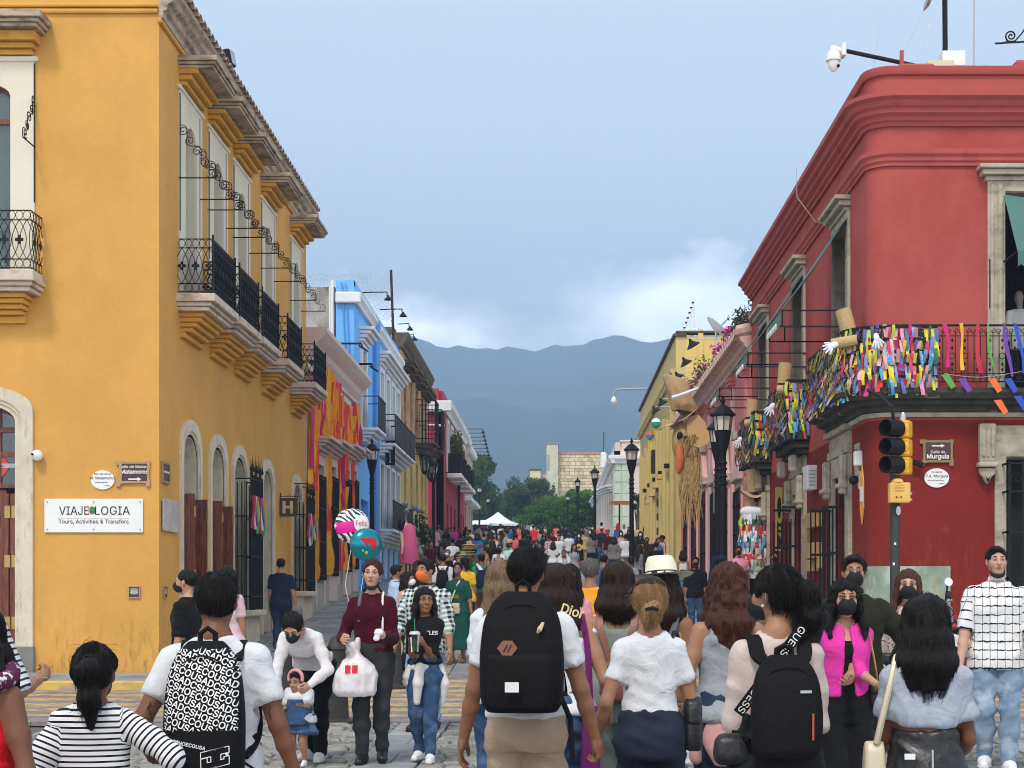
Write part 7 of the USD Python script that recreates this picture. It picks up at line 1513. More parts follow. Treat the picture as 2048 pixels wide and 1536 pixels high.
 tk,tm=top[0],top[1];sl=top[2]if len(top)>2 else .45;o=top[3]if len(top)>3 else{'tee':.012,'polo':.013,'knit':.008,'shirt':.015,'blazer':.02,'tank':.008,'dress':.014,'strap':.008,'tube':.008}.get(tk,.014)
 hm_=(hem if hem is not None else{'tee':.475,'polo':.47,'knit':.52,'shirt':.46,'blazer':.50,'tank':.50,'strap':.52,'tube':.52}.get(tk,.48))*h
 ztop=.838*h if tk not in('tank','strap','tube')else{'tank':.772,'strap':.765,'tube':.76}[tk]*h
 S2=[(z,a+o*(1.15 if z<.66*h else .8),b+o*(1.2 if z<.66*h else .8),c)for z,a,b,c in st];hw_=max(q[1]for q in S2[:3])+.010,max(q[2]for q in S2[:3])+.014;S2=[(min(hm_,S2[0][0]),*hw_,S2[1][3])]+[(q[0],*hw_,S2[1][3])if q[0]<.56*h else q for q in S2[1:]]
 if tk=='dress':S2=[(hm_,.15*h*w,.12*h,0),(.35*h,.128*h*w,.10*h,0)]+[q for q in S2 if q[0]>.5*h]
 if tk:
  tp=[loft(S2,To,Rb,.03,z0=hm_,z1=ztop+(.0 if tk not in('tee','polo','shirt','blazer','knit','dress')else .012))]
  if tk in('tank','strap','tube'):
   if tk!='tube':
    for sg in(-1,1):tp+=chain([ub((sg*.050*h,.050*h,.758*h)),ub((sg*.054*h,.022*h,.806*h)),ub((sg*.053*h,-.02*h,.814*h)),ub((sg*.048*h,-.046*h,.758*h))],[.017*h if tk=='tank' else .009]*4,.012)
   tp+=[cone(Sh+(E-Sh)*.02,Sh+(E-Sh)*.5,ra*1.1,ra,.01,-1)for Sh,E,W in arms]
  else:tp+=sleeves(sl,o)
  tp+=holes
  if tk in('tee','dress','knit'):tp+=[cone(nb,hp(0,0,0),.064*s,.075*s,.01,-1)]
  if tk in('polo','shirt','blazer'):
   tp+=[cone(nb+A3(0,0,.02),hp(0,0,0),.056*s,.07*s,.01,-1)]
   if face and tk=='blazer':tp+=[loft([(.46*h,.05*h,.2,.1*h),(.70*h,.035*h,.2,.12*h),(.85*h,.03*h,.2,.12*h)],To,Rb,.01,op=-1)]
  Pn.topp=cloth('blazer' if tk=='blazer' else 'dress' if tk=='dress' else 'top',tp,tm,fold=.0065 if tk in('tee','polo','shirt')else .005,seed=int(px)%17)
  if tk in('polo','shirt'):put('collar',xf(lathe([(.062,-.012),(.072,-.005),(.064,.028),(.058,.030),(.055,0)],18),frame(nb+A3(0,-.0,.012),A3(1,0,0)*s,A3(0,1.08,.25)*s,A3(0,-.2,1)*s)),top[4]if len(top)>4 else tm,Pn.topp,smooth=40)
 bk,bm=bot[0],bot[1]
 if bk:
  ob=bot[2]if len(bot)>2 else .010;wz=.60*h
  B2=[(z,a+ob*.7,b+ob*.7,c)for z,a,b,c in st if z<(.64 if bk in('pants','shorts')else .70)*h];B2[0]=(.455*h,*B2[0][1:])
  if bk in('pants','shorts'):
   pp2=[loft(B2,(0,0,0),np.eye(3),.04,z1=wz)];e=.30 if bk=='shorts' else .052
   lp=[]
   for H_,K,An in legs:
    if bk=='shorts':lp+=chain([H_,H_+(K-H_)*.85],[rl*1.15+ob,rl*.85+ob*2.2],.03)
    else:lp+=chain([H_-A3(0,0,.02*h),H_+(K-H_)*.5,K,K+(An-K)*.4,An+A3(0,0,.005)],[rl*1.0+ob,rl*.94+ob,rl*.68+ob*1.1,rl*.66+ob*1.2,rl*.44+ob*(1.6 if ob<.02 else 2.2)],.03)
   Pn.botp=cloth('trousers' if bk=='pants' else 'shorts',pp2+lp,bm,.010,r=res*1.25,seed=3+int(px)%5,fs=(9,9,12))
  else:
   lz=(bot[3]if len(bot)>3 else .30)*h;fl=bot[4]if len(bot)>4 else 1.25
   Pn.botp=cloth('skirt',[loft([(lz,.105*h*w*fl,.085*h*fl,0),(.42*h,.108*h*w*(1+(fl-1)*.5),.083*h,0)]+[q for q in B2 if q[0]>.47*h],(0,0,0),np.eye(3),.04,z1=.645*h)],bm,.012,seed=4,fs=(12,12,3))
 if shoes:
  sk_,sm,so=shoes
  for(H_,K,An),sg in zip(legs,(-1,1)):
   a=0 if An[2]<.06*h else-min(.7,(An[2]-.047*h)*9);(u,so_)=shoe_mesh(sk_,.018 if Y<9 or Y>35 else .010 if Y<16 else .014);hs=h/1.7*(.92 if fem else 1.02)
   FM=frame((An[0],An[1]+.02,An[2]-.047*h),(hs,0,0),(0,hs,0),(0,0,hs))@rotz(-sg*.12)@rotx(a);p=put('shoe',xf(u,FM),sm,smooth=True);put('sole',xf(so_,FM),so,p,smooth=40)
 return Pn
def bag_thing(P,name,label,cat,group=None):
 S=thing(name,label,cat,P.base,group);return S,(lambda nm,m,mt,parent=None,**k:part(parent or S,nm,xf(geo(m)if isinstance(m,list)else m,P.M),mt,**k))
def backpack(P,label,m,size=(.15,.10,.22),zc=.66,strap=None,yoff=.0,res=.009,pocket=True,band=None,uvm=None):
 """rounded rucksack on the back, its straps over the shoulders"""
 h=P.h;S,put=bag_thing(P,'backpack',label,'backpack');w,d,t=size;tor=.064*h+.02;y=-(tor+d)-yoff;ub=P.ub;c=A3(0,y,zc*h)
 pr_=[loft([(-t,w*.82,d*.75,0),(-t*.8,w*.97,d*.98,-.005),(-t*.2,w,d,-.01),(t*.4,w*.93,d*.86,-.005),(t*.8,w*.72,d*.62,.01),(t,w*.42,d*.4,.02)],c,np.eye(3),.02,n=3.0)]
 bd=put('bag_body',sdf(pr_,res),m,smooth=True)
 if pocket:
  pk_=[loft([(-t*.92,w*.72,.05,0),(-t*.6,w*.80,.06,0),(-t*.08,w*.76,.055,0),(0,w*.7,.03,.0)],c+A3(0,-d*.72,0),np.eye(3),.02,n=4)];put('front_pocket',sdf(pk_,res),m,bd,smooth=True)
 sm=strap or m
 for sg in(-1,1):
  pts=[c+A3(sg*w*.35,d*.55,t*.75),A3(sg*.058*h,-.066*h,.785*h),A3(sg*.062*h,-.02*h,.829*h),A3(sg*.064*h,.040*h,.79*h),A3(sg*.085*h,.085*h,.70*h),A3(sg*.10*h*1.05,.02*h,.60*h),c+A3(sg*w*.9,d*.6,-t*.7)]
  q=np.array(pts);tt=np.linspace(0,1,26);ip=PchipInterpolator(np.linspace(0,1,len(q)),q)(tt);v=[]
  for i,p in enumerate(ip):
   wd=(.029 if tt[i]<.66 else .013)*min(1,w/.14);v+=[p+A3(-wd,0,0)+A3(0,-.004,.012),p+A3(wd,0,0)+A3(0,-.004,.012),p+A3(wd,.0,.0)+A3(0,.006,-.002),p+A3(-wd,0,0)+A3(0,.006,-.002)]
  n_=len(ip);f=[[4*i+a,4*i+(a+1)%4,4*i+4+(a+1)%4,4*i+4+a]for i in range(n_-1)for a in range(4)];put('strap',(np.array(v),np.array(f)),sm,smooth=50)
 put('grab_handle',tube([c+A3(-.03,d*.5,t*.88),c+A3(-.028,d*.55,t*1.1),c+A3(0,d*.5,t*1.18),c+A3(.028,d*.55,t*1.1),c+A3(.03,d*.5,t*.88)],.011,6),sm,smooth=50)
 zp=c+A3(0,0,0);put('zip',[tube([c+A3(w*.8*math.cos(a),-d*(.55-.12*abs(math.cos(a)))-.012,t*.25+t*.55*math.sin(a))for a in np.linspace(.1,PI-.1,14)],.004,4)],M_black,bd)
 return S,put,c,pr_,bd
def on_surface(put,name,parent,m2d,prims,mt,off=.0015,y0=-.9):
 """lays flat lettering (x, z in metres) on the outside (-y) of a bag"""
 v,f=geo(m2d);tm_=trimesh.Trimesh(v,f,process=False);v=np.array(tm_.vertices);f=np.array(tm_.faces)
 p=np.stack([v[:,0],np.full(len(v),y0),v[:,1]],1)
 for _ in range(24):d=evalsdf(prims,p);p[:,1]+=np.minimum(d*.8,.3)
 ok=(np.abs(evalsdf(prims,p))<.02);p[:,1]-=off+v[:,2]-v[:,2].min()
 f=f[ok[f].all(1)]
 if len(f):put(name,(p,f),mt,parent)
def shoulder_bag(P,label,m,c,size,strap_pts,strap_r=.009,strap_m=None,name='shoulder_bag',flap=True):
 S,put=bag_thing(P,name,label,'bag');w,d,t=size;c=A3(*c)
 b=put('bag_body',sdf([loft([(-t,w*.86,d*.9,0),(-t*.6,w,d,0),(t*.5,w*.92,d*.8,0),(t,w*.8,d*.35,0)],c,np.eye(3),.01,n=4)],.008),m,smooth=True)
 if flap:put('flap',sdf([loft([(0,w*.9,d*.95+.006,0),(t*.8,w*.95,d*.72+.006,0),(t*1.03,w*.82,d*.4,0)],c,np.eye(3),.01,n=4)],.008),m,b,smooth=True)
 q=np.array(strap_pts,float);tt=np.linspace(0,1,24);put('strap',tube(PchipInterpolator(np.linspace(0,1,len(q)),q)(tt),strap_r,6),strap_m or m,smooth=50);return S,put
def hat(P,label_m,brim=.16,crown=(.088,.105,.12),tilt=0,m=None,band=None,zo=.045):
 Rh,hp,s=P.Rh,P.hp,P.s;a=np.linspace(0,2*PI,41)[:-1];n=40;prof=[(1.0,0.0,brim),(.85,.0,brim),(.62,.0,brim),(.5,0,brim)]
 v=[];rings=[(brim,0),(brim*.85,.0),(brim*.70,.002),(crown[0]*1.08,.006),(crown[0]*1.04,.03),(crown[0]*.98,crown[2]*.6),(crown[0]*.80,crown[2]*.93),(crown[0]*.5,crown[2]),(.012,crown[2]*.9)]
 for r,z in rings:
  for t in a:v.append(A3(r*math.cos(t),r*math.sin(t)*1.12,z+(.16*(r-crown[0])*abs(math.cos(t))**2 if r>crown[0]*1.1 else 0)-(.02*(1-abs(math.cos(t)))if r<.06 else 0)))
 f=[[i*n+j,i*n+(j+1)%n,(i+1)*n+(j+1)%n,(i+1)*n+j]for i in range(len(rings)-1)for j in range(n)]
 F_=frame(hp(0,-.015,zo),Rh[:,0],Rh[:,1]*math.cos(tilt)+Rh[:,2]*math.sin(tilt),Rh[:,2]);H=P.put('hat',xf((np.array(v),np.array(f)),F_),m,smooth=60)
 if band:P.put('hat_band',xf(lathe([(crown[0]*1.06,.008),(crown[0]*1.05,.03),(crown[0]*1.0,.03)],40,squash=1.12),F_),band,H)
 return H,F_
def cap(P,m):
 Rh,hp,s=P.Rh,P.hp,P.s;c=P.put('cap',sdf([ell(hp(0,-.015,.035),A3(.092,.112,.088)*s,Rh,.01),plane(hp(0,0,.03),Rh@A3(0,.1,-1))],.012),m,smooth=True);P.put('peak',xf(lathe([(0,.012),(.075,.006),(.085,0),(.075,-.004),(0,.004)],18),frame(hp(0,.09,.035),Rh[:,0]*.95,Rh[:,1]*1.0,Rh[:,2])),m,c)
 # ---------------------------------------------------------------- cloth colours
cW,cK,cNV,cGR=cl('white',(.63,.63,.65)),cl('black',(.012,.012,.013)),cl('navy',(.014,.019,.045)),cl('grey',(.30,.31,.33))
cBE,cKH,cPK,cMG=cl('blush',(.56,.44,.40)),cl('khaki',(.40,.29,.20)),cl('pink',(.66,.30,.30)),cl('magenta',(.68,.045,.33))
cRD,cMR,cYE,cGN=cl('red',(.55,.012,.02)),cl('maroon',(.055,.006,.014)),cl('yellow',(.72,.42,.03)),cl('green',(.02,.22,.10))
cDG,cOL,cBL,cLB=cl('deep_green',(.012,.06,.045)),cl('olive',(.022,.023,.014)),cl('blue',(.03,.12,.35)),cl('light_blue',(.38,.48,.62))
cSG,cGB,cTQ,cSA=cl('sage',(.22,.26,.23)),cl('grey_blue',(.34,.37,.45)),cl('turquoise',(.05,.35,.42)),cl('salmon',(.68,.25,.20))
cAM,cCO,cTN,cAG=cl('amber',(.70,.31,.03)),cl('coral',(.75,.14,.15)),cl('tan',(.45,.33,.20)),cl('ash',(.16,.16,.165))
dJ=[mat(f'denim_{i}',c,rough=.85,var=.25,vscale=7,bump=.2,bscale=300,spec=.2,color2=c2,c2=(.5,.68),c2scale=5)for i,(c,c2)in enumerate([((.028,.062,.135),(.09,.15,.25)),((.19,.27,.37),(.38,.46,.55)),((.018,.032,.065),(.03,.05,.10))])]
mLea=mat('black_leather',(.010,.010,.011),rough=.4,var=.1,bump=.3,bscale=30,dist=.02,spec=.4,coat=.05);mBrL=mat('brown_leather',(.20,.065,.035),rough=.45,var=.15,bump=.2,spec=.45);mNyl=mat('black_nylon',(.009,.008,.0085),rough=.75,var=.15,bump=.5,bscale=14,dist=.02,crease=.8,spec=.10);mCrm=mat('cream_leather',(.62,.53,.38),rough=.4,bump=.1,spec=.5);mMaskK=mat('mask_black',(.010,.010,.011),rough=.75,bump=.1);mMaskW=mat('mask_white',(.68,.70,.72),rough=.8,bump=.1);mMaskO=mat('mask_orange',(.80,.14,.02),rough=.7,bump=.1);mMaskP=mat('mask_print',(.10,.02,.04),rough=.8,bump=0,color2=(.4,.25,.3),c2scale=60,c2=(.5,.55))
mStripe=pattern('navy_stripes','stripe',(.72,.71,.70),(.012,.014,.03),.0205);mPlaid=pattern('green_plaid','plaid',(.62,.66,.64),(.010,.028,.03),.05);mGrid=pattern('brush_grid','grid',(.74,.73,.72),(.015,.015,.018),.072);mFlor=pattern('floral_print','floral',(.52,.42,.38),(.12,.05,.05),55);mRPl=pattern('red_plaid','plaid',(.66,.62,.60),(.30,.02,.05),.07);mStrG=pattern('grey_stripes','stripe',(.62,.63,.66),(.03,.03,.04),.03)
mHat,mRib=mat('cream_hat',(.72,.68,.54),rough=.7,var=.05,vscale=30,bump=.2,bscale=300),mat('hat_ribbon',(.012,.01,.01),rough=.5,bump=0)
wSole=mat('white_sole',(.66,.65,.63),rough=.6);kSole=M_black
SW,SB,SNV=('shoe',mat('white_leather',(.70,.69,.68),rough=.5,bump=.05),wSole),('shoe',mat('dark_shoe',(.02,.018,.016),rough=.5),kSole),('shoe',mat('navy_shoe',(.03,.03,.04),rough=.6),wSole)
BOOT=('boot',mLea,kSole);SAN=('shoe',mBrL,mBrL)
# ---------------------------------------------------------------- the front row, backs to the camera
P=person('man in white polo with black diamond-patched backpack and khaki trousers, back to camera',1052,1092,7.0,-3,0,1.0,2,('short',HB),('polo',cW,.31,.014,pattern('collar_stripes','stripe',(.5,.52,.58),(.10,.12,.18),.004)),('pants',cKH,.012),SB,L=(-.18,.05,.46),R=(.19,.03,.475),stride=.35,yaw=-.12,roll=.04,hands=('relax','grip'),hem=.545)
S,put,c,pr_,bd=backpack(P,'big black backpack with brown diamond patch and white label on man in white polo',mNyl,(.185,.115,.265),.725)
PT2=lambda poly,t=.003:xf(trimesh.creation.extrude_polygon(poly,t,engine='earcut').subdivide_to_size(.02)if 0 else trimesh.creation.extrude_polygon(poly,t,engine='earcut'),np.eye(4))
cxz=lambda dx,dz,poly:xf(PT2(poly),frame((c[0]+dx,c[2]+dz,0),(1,0,0),(0,1,0),(0,0,1)))
on_surface(put,'diamond_patch',bd,cxz(-.055,.02,Polygon([(-.045,0),(-.02,.032),(.02,.032),(.045,0),(.02,-.032),(-.02,-.032)])),pr_,mBrL,.004)
on_surface(put,'patch_slit',bd,[cxz(-.055+q,.02,Polygon([(-.010,-.016),(-.006,-.016),(.010,.016),(.006,.016)]))for q in(-.008,.010)],pr_,M_black,.008)
on_surface(put,'white_label',bd,cxz(-.03,-.145,sbox(-.03,-.022,.03,.022)),pr_,M_white,.062)
put('tag_cord',tube([c+A3(.10,-.115,.13),c+A3(.085,-.135,.10),c+A3(.075,-.13,.085)],[.006,.012,.003],6),mat('bone_tag',(.55,.42,.25),rough=.5));put('side_strap',tube([c+A3(.17,.02,-.2),c+A3(.21,.06,-.3),c+A3(.22,.05,-.48)],.012,4),mNyl)
P1=P
P=person('woman in white tee with blonde bun and sunglasses on her head, back view',1300,1156,7.3,0,1,.97,1,('bun',HBL,-.035),('tee',cW,.30,.011),('pants',mat('navy_cargo',(.013,.017,.034),rough=.85,var=.2,vscale=5,bump=.25),.014),SW,L=(-.165,.04,.50),R=(.12,.15,.58),stride=.4,roll=.02,hands=('grip','relax'),hem=.59)
P.put('hair_roots',sdf([ell(P.hp(0,-.014,.030),A3(.098,.117,.109)*P.s,P.Rh),plane(P.hp(0,0,.062),P.Rh@A3(0,-.35,-1))],.011),HBR,smooth=True)
SG=P.put('sunglasses',[tube([P.hp(x,.03-abs(x)*.5,.118-abs(x)*.45)for x in np.linspace(-.092,.092,13)],.007,6)]+[tube([P.hp(s_*.092,-.015,.077),P.hp(s_*.096,-.06,.05)],.006,5)for s_ in(-1,1)],M_black);P.put('clip',tube([P.hp(-.03,-.165,-.03),P.hp(0,-.175,-.02),P.hp(.03,-.165,-.03)],.008,5),M_black)
shoulder_bag(P,'black shoulder bag on right side of woman in white tee',mLea,(.205,.02,.555*P.h),(.045,.085,.125),[(.10,-.05,.80*P.h),(.12,-.01,.842*P.h),(.155,.02,.77*P.h),(.20,.01,.64*P.h)],.010)
P2=P
P=person('woman in ribbed blush top with slim black backpack and curly black ponytail, back view',1552,1130,6.0,3,1,1.0,1,('pony',HB,.22,.045,.035),('knit',cl('ribbed_blush',(.56,.45,.41),bump=.3),.98,.012),('skirt',cl('washed_black',(.016,.016,.018),var=.25),.02,.22,1.9),SB,L=(-.075,.17,.60),R=(.085,.17,.60),stride=.2,yaw=.75,mask=('full',mMaskK),hem=.625)
P.put('ponytail_curls',sdf(sum([chain([P.hp(.06+q*.03,-.10,-.02),P.hp(.085+q*.04,-.125,-.09),P.hp(.07+q*.03,-.11,-.16),P.hp(.10+q*.035,-.10,-.23)],[.03,.038,.035,.012],.02)for q in(-1,0,1)],[]),.009),HB,smooth=True)
P.put('pearl_earring',xf(trimesh.creation.icosphere(1,.006),frame(P.hp(-.083,.0,-.04),(1,0,0),(0,1,0),(0,0,1))),M_white)
S,put,c,pr_,bd=backpack(P,'slim black backpack with orange zip on woman in ribbed blush top',mNyl,(.135,.075,.195),.665,pocket=False)
sbp=Polygon([(-.085,-.02),(.085,-.02),(.075,-.17),(-.075,-.17)]).buffer(.012);put('pocket_seam',tube([c+A3(.105*math.cos(a),-.073,-.06+.11*math.sin(a))for a in np.linspace(.3,PI-.3,12)],.0035,4),M_black,bd)
on_surface(put,'orange_zip',bd,xf(PT2(sbox(-.004,-.05,.004,.05)),frame((c[0]+.085,c[2]-.07,0),(1,0,0),(0,1,0),(0,0,1))),pr_,mat('orange_zip',(.42,.08,.03),bump=0),.004);on_surface(put,'logo_bar',bd,xf(PT2(sbox(-.022,-.005,.022,.005)),frame((c[0]+.06,c[2]+.06,0),(1,0,0),(0,1,0),(0,0,1))),pr_,M_metal,.003)
S,put=bag_thing(P,'lettered_strap','black strap with white lettering across the back of woman in blush top','strap');a_,b_=A3(.085,-.098,.855*P.h),A3(-.17,-.125,.645*P.h);d_=(b_-a_)/np.linalg.norm(b_-a_);n_=np.cross(d_,A3(0,-1,0));L_=np.linalg.norm(b_-a_)
put('band',xf(box(0,L_,-.022,.022,-.004,.004,.001),frame(a_,d_,n_,np.cross(d_,n_))),mNyl);tm=meshkit.text_mesh('GUESS 1981 GUESS',.026,.002);tv=np.array(tm.vertices);tv[:,0]*=L_*.98/tv[:,0].max()
put('lettering',xf((tv-[0,.012,0],np.array(tm.faces)),frame(a_+A3(0,-.0065,0),d_,-n_,A3(0,-1,0))),M_inkw);put('hip_bag',sdf([loft([(-.06,.06,.04,0),(-.03,.075,.05,0),(.03,.07,.045,0),(.06,.05,.02,0)],(-.18,-.06,.555*P.h),np.eye(3),n=4)],.01),mLea,smooth=True)
P=person('woman in cropped grey-blue tee and black leather skirt with long black hair, back view',1852,1188,6.0,-4,1,1.02,3,('long',HB,.24),('tee',cl('heather_blue',(.36,.39,.47),var=.1,vscale=40),.32,.013),('skirt',mLea,.012,.28,1.15),SB,L=(-.10,.17,.55),R=(.11,.16,.55),stride=.25,yaw=-.1,hem=.655)
put_=P.put;put_('skirt_zip',tube([(0.0,-.135,.60*P.h),(0,-.15,.53*P.h),(0,-.155,.48*P.h)],.006,5),M_metal);put_('skirt_label',box(-.105,-.065,-.148,-.142,.575*P.h,.59*P.h),M_white)
shoulder_bag(P,'small cream leather bag hanging at left side of woman in grey-blue tee',mCrm,(-.20,.0,.555*P.h),(.045,.05,.085),[(-.10,-.06,.80*P.h),(-.115,-.02,.842*P.h),(-.15,-.06,.76*P.h),(-.195,-.03,.61*P.h)],.013,flap=False)
P=person('broad man in white tee with black and white lettered backpack, tattooed arms, back view',432,1143,6.0,2,0,1.03,3,('short',HB),('tee',cW,.32,.013),('pants',cK,.012),SB,L=(-.185,.06,.56),R=(.215,.02,.44),stride=.25,hands=('grip','relax'),hem=.46)
M_lp=mat('pack_black',(.009,.009,.010),rough=.75,bump=.4,bscale=16,dist=.02,spec=.1);S,put,c,pr_,bd=backpack(P,'black backpack covered in white capitals with big outlined logo on broad man',M_lp,(.15,.10,.265),.665,pocket=False)
rows=[];base_t='DCSHOECOUSA'
for k in range(15):
 t_=(base_t*3)[(k*4)%11:][:16];m=meshkit.text_mesh(t_,.0245,.0012,True);v=np.array(m.vertices);v[:,0]-=v[:,0].max()/2;ang=-.42;R2=np.array([[math.cos(ang),-math.sin(ang)],[math.sin(ang),math.cos(ang)]]);v[:,:2]=v[:,:2]@R2.T+[c[0],c[2]+.315-k*.0335];f=np.array(m.faces)
 cen=v[f].mean(1);okk=(np.abs(cen[:,0]-c[0])<.135)&(cen[:,1]>c[2]-.062)&(cen[:,1]<c[2]+.235);rows.append((v,f[okk]))
on_surface(put,'lettering',bd,rows,pr_,M_inkw,.001)
for sg in(-1,1):
 m=meshkit.text_mesh('DCSHOECO',.02,.001,True);v=np.array(m.vertices)
 a_,b_=c+A3(sg*.15*.35,.055,.265*.75),A3(sg*.062*P.h,-.075*P.h,.79*P.h);q_=np.clip(v[:,0]/v[:,0].max(),0,1)[:,None];w_=(a_*(1-q_)+b_*q_)+A3(0,-.010,.016)+(v[:,1:2]-.01)*A3(1,0,0)*1.6;put('strap_lettering',(w_,np.array(m.faces)),M_inkw)
on_surface(put,'small_print',bd,xf(xf(meshkit.text_mesh('DCSHOECOUSA',.013,.001,True),rotz(-.22)),frame((c[0]-.115,c[2]-.105,0),(1,0,0),(0,1,0),(0,0,1))),pr_,M_inkw,.002)
lg=shapely.union_all([Polygon([(-.05,.03),(.0,.03),(.012,.018),(.012,-.02),(0,-.03),(-.05,-.03),(-.05,.006),(-.03,.006),(-.03,-.012),(-.012,-.012),(-.012,.012),(-.05,.012)]),sbox(.004,-.03,.05,-.012),sbox(.004,.012,.05,.03),sbox(.004,-.03,.02,.03),sbox(.036,-.03,.05,-.004)]);lg=affinity.skew(lg,12).buffer(.004).difference(affinity.skew(lg,12).buffer(.0008)).union(Point(.046,.006).buffer(.006))
on_surface(put,'outlined_logo',bd,xf(xf(trimesh.util.concatenate([trimesh.creation.extrude_polygon(q,.001,engine='earcut')for q in getattr(lg,'geoms',[lg])]),rotz(.22)),frame((c[0]+.055,c[2]-.165,0),(1,0,0),(0,1,0),(0,0,1))),pr_,M_inkw,.002);put('side_strap',tube([c+A3(.14,.05,-.2),c+A3(.21,.07,-.25),c+A3(.2,.05,-.30),c+A3(.19,.03,-.38)],.007,4),mNyl)
for sg,k in((-1,0),(1,1)):
 Sh,E,W=P.arms[k];q=Sh+(E-Sh)*.80;P.put('tattoo',[tube([q+A3(-sg*.010+.005*math.sin(9*t),-.0395,-.025+.05*t)for t in np.linspace(0,1,12)],.0025,4)],mat('tattoo_ink',(.03,.025,.03),bump=0))
girl=person('girl in navy and white striped top with ponytail, beside the lettered backpack man',187,1286,5.6,6,1,1.08,3,('pony',HB,.26,.055,.004),('knit',mStripe,.98,.011),('pants',dJ[2],.01),SW,L=(-.20,.03,.50),R=(.20,.10,.70),stride=.2,hem=.46,mask=('full',mMaskK))
P=person('woman in sleeveless red dress with polka-dot scarf, cut by left edge',-52,1170,5.0,-6,1,1.05,3,('long',HB,.2),('tank',cRD,0),('skirt',cRD,.012,.25,1.3),SB,h=1.44,hem=.5,R=(.17,.0,.46),stride=.15)
P.put('scarf',tube([A3(.12*math.cos(a),.10*math.sin(a)-.01,.835*P.h+.02*math.sin(2*a))for a in np.linspace(0,2*PI,20)[:-1]],.035,7,closed=True),mat('dotted_scarf',(.10,.01,.05),bump=0,color2=(.7,.65,.65),c2scale=24,c2=(.56,.58)),smooth=True)
P=person('person in black and grey top reaching out an arm with bracelet, cut by left edge',-52,1175,7.2,-20,1,1.0,1,('short',HBR),('shirt',mStrG,.5),('pants',cK),SB,R=(.115,.16,.66),h=1.62,hands=('relax','grip'),stride=.1)
P.put('bracelet',xf(lathe([(.028,-.006),(.033,0),(.028,.006)],12),frame(P.arms[1][2]*.9+P.arms[1][1]*.1,(1,0,0),(0,1,0),(0,0,1))),M_brass)
# second row
P=person('woman with wavy chestnut hair, grey tank top and pink jumper round her waist',1455,1125,8.0,6,1,1.08,1,('wavy',HRB,.32),('tank',cGR,0,.012),('pants',dJ[2],.012),SW,L=(-.17,.06,.5),stride=.4,yaw=.1)
jm=P.put('tied_jumper',sdf([loft([(.36*P.h,.06,.03,-.12),(.45*P.h,.125,.07,-.085),(.55*P.h,.138,.10,-.03),(.59*P.h,.125,.09,0)],(-.03,0,0),np.eye(3))]+chain([(-.12,.06,.58*P.h),(-.16,.02,.48*P.h),(-.17,-.02,.38*P.h)],[.045,.05,.035],.03),.011),cl('dusty_pink',(.62,.33,.31),bump=.2),smooth=True)
P=person('woman with dark bob in sage tank top wearing small brown leather backpack',1235,1123,8.7,-4,1,1.12,1,('bob',HBR,.20),('tank',cSG,0,.01),('pants',cSG,.03),SW,L=(-.18,.05,.46),stride=.4)
backpack(P,'small brown leather backpack on woman in sage tank top',mBrL,(.09,.055,.12),.60,mBrL)
P=person('woman in cream hat with long dark hair and mustard strap top, back view',1324,1127,8.9,-14,1,1.02,2,('long',HBR,.30),('strap',cl('mustard',(.50,.26,.05)),0),('skirt',cW,.012,.3,1.3),SAN,stride=.3,roll=-.08)
H,F_=hat(P,None,.185,(.090,.108,.125),-.1,mHat,mRib);P.put('embroidery',[xf(tube([(.13+.016*math.cos(a)+.006*q,-.06-.02*q+.014*math.sin(a),.014)for a in np.linspace(0,5,10)],.0022,4),F_)for q in range(4)],M_ink,H)
backpack(P,'small white patterned backpack on woman in cream hat',mat('white_print_pack',(.6,.6,.58),rough=.6,bump=0,color2=(.05,.05,.06),c2scale=25,c2=(.58,.6)),(.075,.045,.09),.66,mat('grey_strap',(.1,.1,.11)),pocket=False)
P=person('woman with long dark hair and gold letter clip, behind man in white polo',1116,1128,8.1,4,1,1.08,1,('long',HBR,.33),('strap',cW,0,.014),('pants',dJ[0],.02),SW,R=(.17,.04,.52),stride=.3,yaw=-.2)
P.put('letter_clip',xf(meshkit.text_mesh('Dior',.048,.006,True),frame(P.hp(.03,-.165,-.13),(.92,0,-.3),(.3,0,.92),(0,-1,0))),mat('clip_gold',(.75,.62,.30),rough=.35,metal=.3,bump=0))
P.put('ruffle',[tube([A3(.17+.02*math.sin(k*1.9),-.02+.02*math.cos(k*2.3),.80*P.h-.022*k)for k in range(9)],.016,5)],cW,smooth=True)
shoulder_bag(P,'purple tote hanging from woman with gold letter clip',mat('purple_cloth',(.14,.01,.10),rough=.85,var=.1),(.16,-.12,.40*P.h),(.05,.06,.24),[(.115,-.05,.79*P.h),(.12,-.02,.845*P.h),(.15,-.08,.72*P.h),(.16,-.11,.53*P.h)],.018,name='tote_bag',flap=False)
P=person('woman with long ombre hair half hidden left of man in white polo',1002,1121,9.6,3,1,1.0,1,('long',HOM,.42),('tee',cW,.4),('pants',dJ[0]),SW)
# facing the camera, right side
P=person('woman in magenta blazer and black crop top wearing black mask, walking toward camera',1690,1158,9.2,180,1,.98,0,('wavy',HB,.27),('strap',cK,0,.010),('pants',cK,.016),SB,L=(.02,.16,.62),R=(-.10,.17,.60),mask=('full',mMaskK),stride=.35,yaw=-.05,hem=.605)
h_=P.h;bz=[loft([(.555*h_,.150,.118,0),(.66*h_,.140,.112,.005),(.74*h_,.150,.122,.008),(.805*h_,.132,.085,0),(.84*h_,.075,.058,-.01)],(0,0,0),np.eye(3))]
for Sh,E,W in P.arms:bz+=chain([Sh,E,E+(W-E)*.3],[.052,.046,.042],.03)
bz+=[loft([(.50*h_,.065,.3,.32),(.66*h_,.042,.3,.33),(.80*h_,.022,.3,.33),(.9*h_,.04,.3,.30)],(0,0,0),np.eye(3),.01,op=-1),cone((0,0,.83*h_),(0,.03,.95*h_),.06,.08,.01,-1)]
